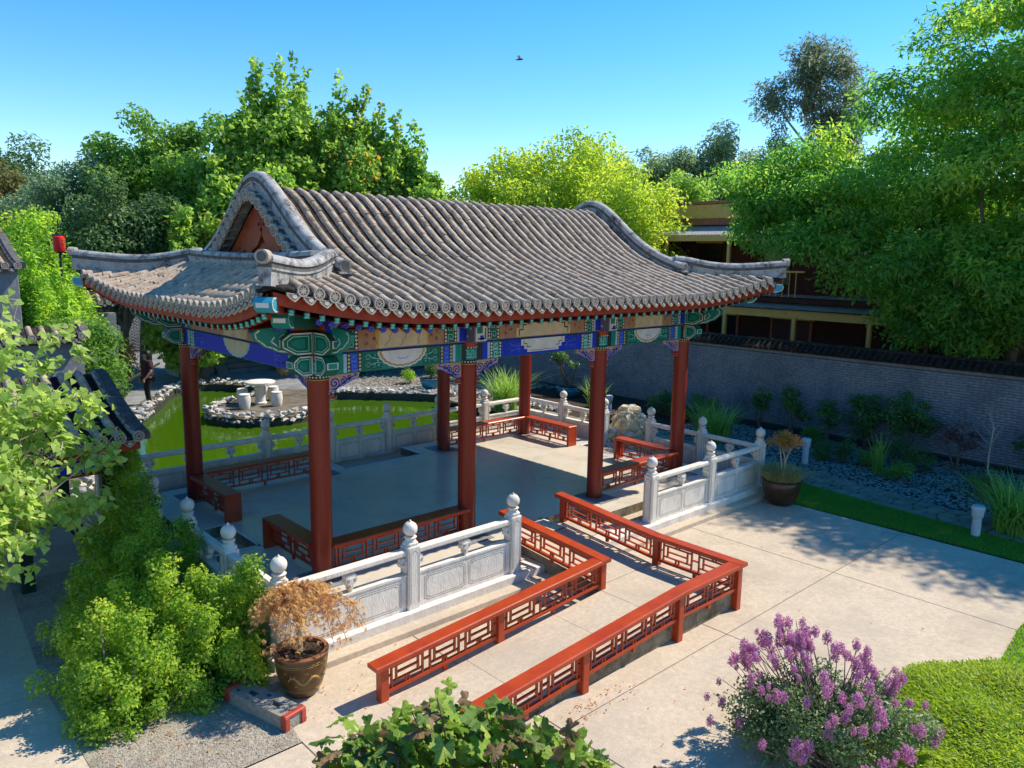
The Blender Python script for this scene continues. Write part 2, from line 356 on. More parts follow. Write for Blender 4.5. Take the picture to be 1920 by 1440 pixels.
    def mesh(s, name, smooth=False):
        me = bpy.data.meshes.new(name)
        me.from_pydata(s.v, [], s.f)
        for mt in s.mats: me.materials.append(MATS[mt])
        if len(s.mats) > 1: me.polygons.foreach_set('material_index', s.m)
        bm = bmesh.new(); bm.from_mesh(me); bmesh.ops.recalc_face_normals(bm, faces=bm.faces); bm.to_mesh(me); bm.free()
        if smooth:
            me.polygons.foreach_set('use_smooth', [True]*len(me.polygons))
            me.set_sharp_from_angle(angle=rad(38))
        me.update()
        return me
    def build(s, name, parent=None, smooth=False, loc=None):
        return ob(name, s.mesh(name, smooth), parent, loc)
def ob(name, me, parent=None, loc=None, rz=0, sc=None, mw=None):
    o = bpy.data.objects.new(name, me); C.objects.link(o)
    if parent is not None:
        o.parent = parent
    if mw is not None: o.matrix_local = mw
    else:
        if loc is not None: o.location = loc
        if rz: o.rotation_euler = (0, 0, rz)
        if sc is not None: o.scale = sc if hasattr(sc, '__len__') else (sc, sc, sc)
    return o
def tag(o, label=None, cat=None, group=None, kind=None):
    if label: o['label'] = label
    if cat: o['category'] = cat
    if group: o['group'] = group
    if kind: o['kind'] = kind
    return o
def thing(name, label, cat, loc=(0, 0, 0), group=None):
    return tag(ob(name, None, None, loc), label, cat, group)
def copy_tree(o, parent=None):
    c = o.copy(); C.objects.link(c); c.parent = parent
    for ch in list(o.children): copy_tree(ch, c)
    return c
def npmesh(name, V, F, mat, vals=None, smooth=False):
    """V (n,3), F (m,k) arrays -> mesh with optional per-face float attribute v"""
    me = bpy.data.meshes.new(name)
    V = np.asarray(V, dtype=np.float32); F = np.asarray(F, dtype=np.int32)
    me.vertices.add(len(V)); me.vertices.foreach_set('co', V.ravel())
    k = F.shape[1]
    me.loops.add(F.size); me.loops.foreach_set('vertex_index', F.ravel())
    me.polygons.add(len(F)); me.polygons.foreach_set('loop_start', np.arange(0, F.size, k, dtype=np.int32))
    me.update(calc_edges=True)
    for mt in (mat if isinstance(mat, (list, tuple)) else [mat]): me.materials.append(MATS[mt])
    if vals is not None:
        a = me.attributes.new('v', 'FLOAT', 'FACE'); a.data.foreach_set('value', np.asarray(vals, dtype=np.float32))
    if smooth: me.polygons.foreach_set('use_smooth', np.ones(len(F), dtype=bool))
    return me
def nrm(a): return a/np.maximum(np.linalg.norm(a, axis=-1, keepdims=True), 1e-9)
def leafgeo(P, Nn, D, Ls, Ws, fold=0.25):
    """leaves: base P, normal Nn, direction D, lengths, widths -> V,F (two triangles per leaf, folded)"""
    D = nrm(D-Nn*(D*Nn).sum(1, keepdims=True)); S = np.cross(D, Nn)
    Ls = np.asarray(Ls).reshape(-1, 1); Ws = np.asarray(Ws).reshape(-1, 1)
    n = len(P)
    V = np.empty((n, 4, 3))
    V[:, 0] = P; V[:, 2] = P+D*Ls-Nn*Ls*0.12
    mid = P+D*Ls*0.45
    V[:, 1] = mid+S*Ws*0.5+Nn*Ws*fold; V[:, 3] = mid-S*Ws*0.5+Nn*Ws*fold
    b = np.arange(n)[:, None]*4
    F = np.concatenate([b+np.array([[0, 1, 2]]), b+np.array([[0, 2, 3]])], axis=1).reshape(-1, 3)
    return V.reshape(-1, 3), F
def cloud(clumps, per, Ls, Ws, rng, up=0.35, outw=0.6, jit=0.7, droop=0.2, shell=2.2, vbias=None):
    """leaves spread through clump volumes. clumps: rows cx,cy,cz,rx,ry,rz"""
    cl = np.asarray(clumps, float); n = len(cl)
    vol = cl[:, 3]*cl[:, 4]*cl[:, 5]; wt = vol**(2/3); cnt = np.maximum(3, (per*n*wt/wt.sum())).astype(int)
    idx = np.repeat(np.arange(n), cnt)
    m = len(idx)
    dirs = nrm(rng.normal(size=(m, 3)))
    r = rng.random(m)**(1/shell)
    P = cl[idx, :3]+dirs*cl[idx, 3:6]*r[:, None]
    Nn = nrm(dirs*outw+np.array([0, 0, up])+rng.normal(size=(m, 3))*jit*0.6)
    D = rng.normal(size=(m, 3))+dirs*0.6-np.array([0, 0, droop])
    s = rng.uniform(0.65, 1.25, m)
    V, F = leafgeo(P, Nn, D, Ls*s, Ws*s)
    cv = rng.normal(0, 0.16, n)
    vals = np.clip(0.45+cv[idx]+rng.normal(0, 0.17, m)+(vbias(P) if vbias else 0), 0.01, 0.99)
    return V, F, np.repeat(vals, 2)
def join(parts):
    Vs, Fs, As = [], [], []; o = 0
    for V, F, a in parts:
        Vs.append(V); Fs.append(F+o); As.append(a); o += len(V)
    return np.concatenate(Vs), np.concatenate(Fs), np.concatenate(As)
# ------------------------------------------------------------------ setting: ground, pond, courtyard
HX, BX, HY = 4.035, 1.5175, 2.257
BL, BW = 5.232, 3.447
GZ = -0.38
POND = [(-4.6, 3.95), (7.2, 3.95), (8.0, 5.5), (7.7, 8.0), (7.0, 9.7), (6.2, 10.6), (5.4, 11.4), (4.5, 12.1), (3.6, 11.4), (3.1, 10.5), (2.4, 9.75), (1.5, 9.45), (0.6, 9.7),
        (-0.1, 10.4), (-0.3, 11.3), (0.2, 12.3), (1.2, 13.0), (2.2, 13.5), (2.7, 14.4), (2.4, 15.8), (1.5, 16.5), (0.3, 15.8), (-0.7, 14.0), (-1.9, 12.0), (-3.6, 9.0), (-4.6, 6.0)]
def smooth_loop(pts, k=4):
    out = []; n = len(pts)
    for i in range(n):
        p0, p1, p2, p3 = [np.array(pts[(i+j-1) % n]) for j in range(4)]
        for t in np.arange(k)/k:
            out.append(tuple(0.5*((2*p1)+(-p0+p2)*t+(2*p0-5*p1+4*p2-p3)*t*t+(-p0+3*p1-3*p2+p3)*t**3)))
    return out
PONDS = smooth_loop(POND)
bm = bmesh.new()
S = 600
oc = [bm.verts.new(p) for p in ((-S, -S, -.42), (S, -S, -.42), (S, S, -.42), (-S, S, -.42))]
ic = [bm.verts.new((x, y, -.42)) for x, y in PONDS]
ed = [bm.edges.new((oc[i], oc[(i+1) % 4])) for i in range(4)]+[bm.edges.new((ic[i], ic[(i+1) % len(ic)])) for i in range(len(ic))]
bmesh.ops.triangle_fill(bm, use_beauty=True, edges=ed)
for f in list(bm.faces):
    if f.normal.z < 0: f.normal_flip()
me = bpy.data.meshes.new('ground'); bm.to_mesh(me); bm.free(); me.materials.append(MATS['ground'])
tag(ob('ground', me), 'bare dark earth ground under the whole garden', kind='structure')
mb = MB(); n = len(PONDS)
mb.add([(x, y, -.42) for x, y in PONDS]+[(x, y, -1.3) for x, y in PONDS], [(i, (i+1) % n, n+(i+1) % n, n+i) for i in range(n)]+[tuple(range(n, 2*n))], 'pond_wall')
tag(mb.build('pond_basin'), 'dark concrete wall and floor of the pond', kind='structure')
mb = MB(); mb.add([(-6, 3.0, -.66), (9, 3.0, -.66), (9, 18, -.66), (-6, 18, -.66)], [(0, 1, 2, 3)], 'water')
tag(mb.build('pond_water'), 'bright green algae water of the pond', kind='structure')

court = tag(ob('courtyard', None), 'sandy concrete courtyard paving in large slabs', kind='structure')
def slab(x0, x1, y0, y1, top=GZ, th=0.06, parent=court, mat='concrete', g=0.006):
    mb = MB(); mb.bev(((x0+x1)/2, (y0+y1)/2, top-th/2), (x1-x0-2*g, y1-y0-2*g, th), mat, 0.004)
    mb.build('concrete_slab', parent)
xb = [-12, -8.8, -5.72, -3.65, -0.6, 2.4, 5.1]
yb = [-15, -12, -9.0, -6.38]
for i in range(len(xb)-1):
    for j in range(len(yb)-1): slab(xb[i], xb[i+1], yb[j], yb[j+1])
    if xb[i] >= -5.8: slab(xb[i], xb[i+1], -6.38, -3.75)
    else: slab(xb[i], xb[i+1], -6.38, -4.85)
slab(-12, -8.8, -4.85, -2.2); slab(-8.8, -7.35, -4.85, -2.2); slab(-12, -8.8, -2.2, 0.6); slab(-8.8, -7.1, -2.2, 0.6)
slab(-12, -8.8, 0.6, 3.4); slab(-8.8, -5.9, 0.6, 3.4)
# dirt in the joints
mb = MB(); mb.add([(-12, -15, -.405), (5.1, -15, -.405), (5.1, -3.75, -.405), (-12, -3.75, -.405)], [(0, 1, 2, 3)], 'gravel_bed')
tag(mb.build('joint_fill', court), kind='stuff')
# fine gravel patch by the hedge
mb = MB(); mb.add([(-7.36, -4.846, -.375), (-5.72, -4.846, -.375), (-5.55, -3.76, -.375), (-5.5, 1.2, -.375), (-7.1, 1.2, -.375), (-7.36, -2.2, -.375)], [(0, 1, 2, 3, 4, 5)], 'fine_gravel')
tag(mb.build('gravel_patch'), 'pale fine gravel patch beside the hedge', kind='structure')
def pebbles(name, poly, cnt, s0, s1, z, mat, label, seed, clear=None):
    rng = np.random.default_rng(seed)
    xs = [p[0] for p in poly]; ys = [p[1] for p in poly]
    P = np.stack([rng.uniform(min(xs), max(xs), cnt*3), rng.uniform(min(ys), max(ys), cnt*3)], 1)
    ins = np.zeros(len(P), bool); n = len(poly)
    for i in range(n):
        (x0, y0), (x1, y1) = poly[i], poly[(i+1) % n]
        c = ((y0 > P[:, 1]) != (y1 > P[:, 1])) & (P[:, 0] < (x1-x0)*(P[:, 1]-y0)/(y1-y0+1e-12)+x0)
        ins ^= c
    P = P[ins][:cnt]; m = len(P)
    octa = np.array([(1, 0, 0), (0, 1, 0), (-1, 0, 0), (0, -1, 0), (0, 0, 1), (.7, .7, .35), (-.7, .7, .35), (-.7, -.7, .35), (.7, -.7, .35)], float)
    F0 = np.array([(0, 5, 4), (5, 1, 4), (1, 6, 4), (6, 2, 4), (2, 7, 4), (7, 3, 4), (3, 8, 4), (8, 0, 4)])
    s = rng.uniform(s0, s1, (m, 1, 3))*np.array([1, .75, .5])
    a = rng.uniform(0, 6.28, m); ca, sa = np.cos(a), np.sin(a)
    V = octa[None]*s*rng.uniform(.75, 1.25, (m, 9, 1))
    X = V[:, :, 0]*ca[:, None]-V[:, :, 1]*sa[:, None]; Y = V[:, :, 0]*sa[:, None]+V[:, :, 1]*ca[:, None]
    V = np.stack([X+P[:, 0:1], Y+P[:, 1:2], V[:, :, 2]+z], 2).reshape(-1, 3)
    F = (np.arange(m)[:, None, None]*9+F0[None]).reshape(-1, 3)
    return tag(ob(name, npmesh(name, V, F, mat)), label, 'gravel', kind='stuff')
pebbles('fine_gravel', [(-7.3, -4.83), (-5.73, -4.83), (-5.5, -3.7), (-7.3, -3.0)], 5200, .007, .018, -.374, 'fine_gravel', 'pale fine gravel strewn in front of the hedge', 3)

# ------------------------------------------------------------------ pavilion base
base = tag(ob('pavilion_base', None), 'stone and concrete base the pavilion stands on', kind='structure')
def rect_ring(mb, x, y, z0, z1, mat, x1=None):
    mb.bev((0, 0, (z0+z1)/2), (2*x, 2*y, z1-z0), mat, 0.006)
mb = MB(); rect_ring(mb, 5.62, 3.80, -.6, -.30, 'concrete'); mb.build('kerb', base)
mb = MB(); rect_ring(mb, 5.40, 3.615, -.5, -.185, 'white_stone'); mb.build('plinth', base)
mb = MB(); mb.box((0, 0, -.3), (10.14, 6.56, .27), 'concrete'); mb.build('walkway', base)
mb = MB()
fx, fy = 4.80, 3.02
poly = [(-fx, -fy), (-.06, -fy), (-.06, -2.50), (.92, -2.50), (.92, -fy), (fx, -fy), (fx, -.57), (4.2, -.57), (4.2, .57), (fx, .57), (fx, fy), (.88, fy), (.88, 2.25), (-1.0, 2.25), (-1.0, fy), (-fx, fy), (-fx, .57), (-4.2, .57), (-4.2, -.57), (-fx, -.57)]
mb.prism(poly, (0, 0, -.2), (1, 0, 0), (0, 1, 0), (0, 0, 1), .2, 'floor')
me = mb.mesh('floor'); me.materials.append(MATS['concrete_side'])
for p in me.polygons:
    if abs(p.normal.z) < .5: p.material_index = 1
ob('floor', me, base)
mb = MB()
for a, b_ in (((-.06, -fy), (-.06, -2.5)), ((-.06, -2.5), (.92, -2.5)), ((.92, -2.5), (.92, -fy)), ((.88, fy), (.88, 2.25)), ((.88, 2.25), (-1.0, 2.25)), ((-1.0, 2.25), (-1.0, fy)), ((-fx, .57), (-4.2, .57)), ((-4.2, .57), (-4.2, -.57)), ((-4.2, -.57), (-fx, -.57)), ((fx, .57), (4.2, .57)), ((4.2, .57), (4.2, -.57)), ((4.2, -.57), (fx, -.57))):
    a, b_ = Vector(a), Vector(b_); d = (b_-a).normalized(); nn = Vector((-d.y, d.x))
    # line lies on the floor side of the edge
    q = [a-d*.05, b_+d*.05]
    P = [(q[0].x-nn.x*.045*sg, q[0].y-nn.y*.045*sg, .004) for sg in (0, -1)]+[(q[1].x-nn.x*.045*sg, q[1].y-nn.y*.045*sg, .004) for sg in (-1, 0)]
    mb.add(P, [(0, 1, 2, 3)], 'white_paint')
mb.build('painted_edge_line', base)
mb = MB()   # granite pads under columns
for sx in (-HX, -BX, BX, HX):
    for sy in (-HY, HY): mb.box((sx, sy+(-.06 if sy < 0 else .06), .003), (.50, .66, .012), 'asphalt')
me = mb.mesh('column_pad')
ob('column_pad', me, base)

# ------------------------------------------------------------------ stone balustrades
def post_mesh():
    mb = MB()
    z0 = -.185
    mb.bev((0, 0, (z0+.665)/2), (.19, .19, .665-z0), 'white_stone', .012)
    for sx, sy in ((1, 0), (-1, 0), (0, 1), (0, -1)):      # carved outline on each face
        O = (sx*.0951, sy*.0951, 0); R = (-sy, sx, 0)
        for u0, v0, u1, v1 in ((-.055, -.1, -.055, .56), (.055, -.1, .055, .56), (-.055, .56, -.02, .60), (.02, .60, .055, .56), (-.02, .6, .02, .6), (-.075, -.12, -.075, .62), (.075, -.12, .075, .62)):
            du, dv = u1-u0, v1-v0; l = math.hypot(du, dv); pu, pv = -dv/l*.0035, du/l*.0035
            mb.prism([(u0-pu, v0-pv), (u1-pu, v1-pv), (u1+pu, v1+pv), (u0+pu, v0+pv)], O, R, (0, 0, 1), (sx, sy, 0), .0012, 'groove')
    mb.bev((0, 0, .695), (.165, .165, .06), 'white_stone', .03)
    return mb.mesh('post', True)
def finial_mesh():
    mb = MB()
    mb.lathe([(.055, 0), (.072, .012), (.075, .03), (.06, .045), (.075, .06), (.085, .08), (.07, .092)], (0, 0, 0), 16, 'white_stone')
    prof = []
    for i in range(11):
        t = i/10; a = math.pi*(0.14+t*.80)
        prof.append((.095*math.sin(a)**.9, .185-.095*math.cos(a)))
    prof.append((.012, .298)); prof.append((.002, .31))
    mb.lathe(prof, (0, 0, 0), 28, 'white_stone', flute=.05)
    return mb.mesh('finial', True)
PM, FM = post_mesh(), finial_mesh()
def vase_poly(half=False):
    pts = [(.02, 0), (.035, .03), (.018, .06), (.05, .075), (.085, .10), (.095, .14), (.075, .165), (.085, .19), (.05, .21)]
    if half: return [(0, 0)]+pts+[(0, .21)]
    return pts+[(-u, v) for u, v in pts[::-1]]
def panel_mesh(w):
    """one bay between two posts, length w along x, centred; z as built"""
    mb = MB(); h = w/2
    mb.bev((0, 0, .045), (w, .105, .45), 'white_stone', .008)
    mb.box((0, 0, .284), (w, .125, .03), 'white_stone')
    # rail
    R = [(.058, -.01), (.058, .03), (.035, .055), (-.035, .055), (-.058, .03), (-.058, -.01), (-.035, -.035), (.035, -.035)]
    mb.sweep(R, [(-h, 0, .575), (h, 0, .575)], (0, 1, 0), 'white_stone')
    for s_ in (-1, 1):
        y = s_*.0528
        nP = 2
        for k in range(nP):
            x0 = -h+.06+k*(w-.12)/nP+.03; x1 = x0+(w-.12)/nP-.06
            for ins in (0, .028):
                a0, a1, b0, b1, c = x0+ins, x1-ins, -.135+ins, .215-ins, .045
                pts = [(a0+c, b0), (a1-c, b0), (a1-c, b0+c*.5), (a1, b0+c*.5), (a1, b1-c*.5), (a1-c, b1-c*.5), (a1-c, b1), (a0+c, b1), (a0+c, b1-c*.5), (a0, b1-c*.5), (a0, b0+c*.5), (a0+c, b0+c*.5)]
                for i in range(len(pts)):
                    p, q = pts[i], pts[(i+1) % len(pts)]
                    du, dv = q[0]-p[0], q[1]-p[1]; l = max(1e-6, math.hypot(du, dv)); pu, pv = -dv/l*.0035, du/l*.0035
                    mb.prism([(p[0]-pu, p[1]-pv), (q[0]-pu, q[1]-pv), (q[0]+pu, q[1]+pv), (p[0]+pu, p[1]+pv)], (0, y, 0), (1, 0, 0), (0, 0, 1), (0, s_, 0), .0012, 'groove')
    return mb.mesh('panel', True)
def vase_mesh(half):
    mb = MB()
    for d, sc in ((.09, .86), (.062, 1.0), (.115, .60)):
        mb.prism([(u*sc, .105+(v-.105)*sc) for u, v in vase_poly(half)], (0, -d/2, .31), (1, 0, 0), (0, 0, 1), (0, 1, 0), d, 'white_stone')
    for s_ in (-1, 1):                 # curled leaf lines
        for cx in ((-.045, .045) if not half else (.045,)):
            pts = [(cx+.022*(1-k/14)*math.cos(k*.8), .135+.026*(1-k/14)*math.sin(k*.8)) for k in range(13)]
            for p, q in zip(pts, pts[1:]):
                du, dv = q[0]-p[0], q[1]-p[1]; l = max(1e-6, math.hypot(du, dv)); pu, pv = -dv/l*.003, du/l*.003
                mb.prism([(p[0]-pu, p[1]-pv), (q[0]-pu, q[1]-pv), (q[0]+pu, q[1]+pv), (p[0]+pu, p[1]+pv)], (0, s_*.0577, .31), (1, 0, 0), (0, 0, 1), (0, s_, 0), .002, 'groove')
    return mb.mesh('carved_bracket')
VM, VH = vase_mesh(False), vase_mesh(True)
PANELS = {}
def balustrade(label, pts, posts=None):
    """pts: post plan positions in order; posts: which of them belong to this run"""
    t = thing('stone_balustrade', label, 'balustrade', (pts[0][0], pts[0][1], -.185), 'white stone balustrades round the pavilion')
    o = Vector(pts[0])
    for i, p in enumerate(pts):
        if posts is None or i in posts:
            po = ob('post', PM, t, (p[0]-o.x, p[1]-o.y, .185))
            ob('finial', FM, po, (0, 0, .695), rz=random.random()*3)
    for a, b_ in zip(pts, pts[1:]):
        a, b_ = Vector(a), Vector(b_); l = (b_-a).length-.19; k = round(l, 3)
        if k not in PANELS: PANELS[k] = panel_mesh(l)
        mid = (a+b_)/2-o; ang = math.atan2(b_.y-a.y, b_.x-a.x)
        pn = ob('panel', PANELS[k], t, (mid.x, mid.y, .185), rz=ang)
        ob('carved_bracket', VM, pn)
        ob('carved_bracket', VH, pn, (-l/2, 0, 0)); ob('carved_bracket', VH, pn, (l/2, 0, 0), rz=math.pi)
p1, q1, pb = 1.80, 1.375, 1.475
balustrade('white carved stone balustrade behind the potted bronze maple', [(-BL, -BW), (-BL+p1, -BW), (-BL+2*p1, -BW)])
balustrade('white carved stone balustrade in dappled shade beside the potted tree with grassy rim', [(BL-2*p1, -BW), (BL-p1, -BW), (BL, -BW)])
balustrade('white stone balustrade running from the dappled corner post to the rockery', [(BL, -BW), (BL, -BW+q1), (BL, -BW+2*q1)], (1, 2))
balustrade('sunlit white stone balustrade between the rockery and the far corner column', [(BL, BW-2*q1), (BL, BW-q1), (BL, BW)])
balustrade('shaded grey-white stone balustrade standing along the green pond', [(BL-k*pb, BW) for k in range(7)]+[(-BL, BW)], (1, 2, 3, 4, 5, 6, 7))
balustrade('stone balustrade at the gable end half hidden behind the hedge', [(-BL, -BW), (-BL, -BW+q1), (-BL, -BW+2*q1)], (1, 2))
balustrade('stone balustrade at the pond corner beyond the hedge, mostly hidden', [(-BL, BW-2*q1), (-BL, BW-q1), (-BL, BW)], (0, 1))

# ------------------------------------------------------------------ ramp with red rails
ramp = tag(ob('ramp', None), 'concrete access ramp turning a corner up to the pavilion floor', kind='structure')
def rz_y(y): return 0 if y > -2.75 else (-.15 if y < -4.68 else -.15*(y+2.75)/(-4.68+2.75))
def rz_x(x): return -.15 if x > -1.22 else max(-.376, -.15-.23*(-1.22-x)/(4.72-1.22))
def ramp_slab(p, zs):
    mb = MB(); n = len(p)
    V = [(x, y, z) for (x, y), z in zip(p, zs)]+[(x, y, -.45) for x, y in p]
    mb.add(V, [tuple(range(n))]+[(i, (i+1) % n, n+(i+1) % n, n+i) for i in range(n)], 'concrete')
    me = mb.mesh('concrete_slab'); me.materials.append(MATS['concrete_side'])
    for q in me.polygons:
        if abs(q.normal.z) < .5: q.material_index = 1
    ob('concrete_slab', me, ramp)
g = .004
ramp_slab([(-1.12, -4.68+g), (.08, -4.68+g), (.08, -2.75), (-.065, -2.75), (-.065, -2.51), (-.07, -3.025), (-1.12, -3.025)], [-.15, -.15, .001, .001, .001, -.02, -.02])
ramp_slab([(-1.22+g, -6.02), (.08, -6.02), (.08, -4.68-g), (-1.22+g, -4.68-g)], [-.15]*4)
xs = [-1.22, -2.14, -3.6, -4.72]
for a, b_ in zip(xs, xs[1:]):
    ramp_slab([(b_+g, -6.02), (a-g, -6.02), (a-g, -4.80), (b_+g, -4.80)], [rz_x(b_)-.002, rz_x(a), rz_x(a), rz_x(b_)-.002])
LAT = [(.1, 0, .1, 1), (.9, 0, .9, 1), (0, .5, .1, .5), (.9, .5, 1, .5), (.1, .78, .9, .78), (.1, .22, .9, .22), (.22, .22, .22, .78), (.78, .22, .78, .78), (.22, .5, .78, .5), (.46, .78, .46, 1), (.54, .78, .54, 1), (.46, 0, .46, .22), (.54, 0, .54, .22)]
def lattice(mb, p, q, z0, z1, t=.018, d=.03, mat='vermilion', unit=.62):
    """lattice between plan points p,q (3D, base line), from z0 to z1 above the base line"""
    p, q = Vector(p), Vector(q); ln = (q.xy-p.xy).length; k = max(1, round(ln/unit))
    dirv = ((q-p).xy/ln); sd_ = (dirv.x, dirv.y, 0)
    P = lambda u, v: p+(q-p)*u+Vector((0, 0, z0+(z1-z0)*v))
    for i in range(k):
        for u0, v0, u1, v1 in LAT:
            a, b2 = P((i+u0)/k, v0), P((i+u1)/k, v1)
            if u0 == u1: mb.bar(a, b2, d, t, mat, side=sd_)
            else: mb.bar(a, b2, d*.92, t, mat)
    mb.bar(P(0, 0), P(0, 1), d, t*1.3, mat, side=sd_); mb.bar(P(1, 0), P(1, 1), d, t*1.3, mat, side=sd_)
def rail(label, stops, foot):
    """stops: (x,y,ztop) of posts in order; foot: ground z of each post"""
    t = thing('ramp_railing', label, 'railing', (stops[0][0], stops[0][1], foot[0]), 'red railings of the ramp')
    o = Vector((stops[0][0], stops[0][1], foot[0]))
    for i, (x, y, z) in enumerate(stops):
        mb = MB(); d = Vector(stops[min(i+1, len(stops)-1)])-Vector(stops[max(i-1, 0)])
        zt = z-.055; mb.bev((x-o.x, y-o.y, (zt+foot[i])/2-o.z), (.105, .105, zt-foot[i]), 'vermilion', .008)
        mb.build('post', t)
    for i, (a, b_) in enumerate(zip(stops, stops[1:])):
        A, B = Vector(a)-o, Vector(b_)-o; d = (B-A); dn = d.normalized()
        mb = MB()
        e0 = .10 if i == 0 else (0.001 if abs(dn.x) > .5 or True else 0)
        prev = Vector(stops[i-1])-o if i > 0 else None
        nxt = Vector(stops[i+2])-o if i+2 < len(stops) else None
        def turn(u, v): return abs(u.normalized().xy.dot(v.normalized().xy)) < .5
        s0 = A-dn*(.13 if prev is None else (0 if not turn(A-prev, d) else -.0955))
        s1 = B+dn*(.13 if nxt is None else (0 if not turn(nxt-B, d) else .0955))
        R = [(.095, -.055), (.095, -.012), (.083, 0), (-.083, 0), (-.095, -.012), (-.095, -.055)]
        sdv = Vector((-dn.y, dn.x, 0)).normalized()
        mb.sweep(R, [s0, s1], tuple(sdv), 'vermilion')
        mb.build('top_rail', t)
        a2, b2 = A+dn*.06, B-dn*.06
        mb = MB(); mb.bar(a2-Vector((0, 0, .375)), b2-Vector((0, 0, .375)), .05, .04, 'vermilion'); 
        m2 = (A+B)/2
        mb.build('bottom_rail', t)
        mb = MB(); mb.bar((m2.x, m2.y, m2.z-.46), (m2.x, m2.y, m2.z-.395), .04, .05, 'vermilion', side=(dn.x, dn.y, 0)); mb.build('foot', t)
        mb = MB(); lattice(mb, a2, b2, -.355, -.055, .017, .032); mb.build('lattice_panel', t)
    return t
rail('outer red lattice railing of the ramp, ending near the purple flowering bush',
     [(.13, -2.80, .45), (.13, -4.72, .30), (.13, -6.06, .30), (-1.22, -6.06, .30), (-2.98, -6.06, .185), (-4.72, -6.06, .07)],
     [-.003, -.16, -.38, -.38, -.38, -.38])
rail('inner red lattice railing of the ramp, ending beside the brown glazed pot',
     [(-1.17, -2.86, .445), (-1.17, -4.75, .30), (-3.05, -4.75, .18), (-4.72, -4.75, .07)],
     [-.003, -.16, -.30, -.38])

# ------------------------------------------------------------------ pavilion
pav = thing('pavilion', 'open Chinese garden pavilion with red columns, painted beams and grey tiled roof', 'pavilion')
colm = MB()
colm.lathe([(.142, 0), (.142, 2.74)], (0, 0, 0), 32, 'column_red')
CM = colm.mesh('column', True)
bandm = MB()
bandm.lathe([(.1445, 2.735), (.1445, 2.80)], (0, 0, 0), 32, 'p_black')
bandm.lathe([(.1475, 2.728), (.1475, 2.740)], (0, 0, 0), 32, 'p_gold')
bandm.lathe([(.143, 2.80), (.143, 3.06)], (0, 0, 0), 32, 'p_teal')
bandm.lathe([(.146, 2.97), (.146, 3.0)], (0, 0, 0), 32, 'p_black')
bandm.lathe([(.147, 3.0), (.147, 3.065)], (0, 0, 0), 32, 'p_red')
for k in range(20):
    a = k*2*math.pi/20
    for zz in (2.77, 2.985): bandm.lathe([(.013, -.003), (.013, .003), (.004, .01)], (0, 0, 0), 8, 'p_white')
    # move the last two lathed beads onto the column face
    nb_ = 24
    for j in range(2):
        st = len(bandm.v)-nb_*(2-j)
        zz = (2.77, 2.985)[j]
        for q in range(st, st+nb_):
            x, y, z = bandm.v[q]
            bandm.v[q] = ((.145+z)*math.cos(a)-y*math.sin(a), (.145+z)*math.sin(a)+y*math.cos(a), zz+x)
for k in range(10):      # green key pattern round the band
    a0 = k*2*math.pi/10
    for u0, v0, u1, v1 in ((.05, .02, .05, .13), (.05, .13, .35, .13), (.35, .13, .35, .07), (.35, .07, .2, .07), (.5, .02, .5, .13), (.5, .02, .05, .02), (.65, .02, .65, .13), (.65, .02, .95, .02), (.95, .02, .95, .08), (.95, .08, .8, .08)):
        for st in range(3):
            ua = u0+(u1-u0)*st/3; ub = u0+(u1-u0)*(st+1)/3; va = v0+(v1-v0)*st/3; vb_ = v0+(v1-v0)*(st+1)/3
            A = lambda u, v, r: (r*math.cos(a0+u*.628), r*math.sin(a0+u*.628), 2.815+v)
            if abs(u1-u0) < 1e-6: bandm.add([A(ua-.035, va, .1455), A(ua+.035, va, .1455), A(ua+.035, vb_, .1455), A(ua-.035, vb_, .1455)], [(0, 1, 2, 3)], 'p_aqua')
            else: bandm.add([A(ua, va-.008, .1455), A(ub, va-.008, .1455), A(ub, va+.008, .1455), A(ua, va+.008, .1455)], [(0, 1, 2, 3)], 'p_aqua')
BNM = bandm.mesh('painted_collar')
for sx in (-HX, -BX, BX, HX):
    for sy in (-HY, HY):
        c = ob('column', CM, pav, (sx, sy, 0)); ob('painted_collar', BNM, c)

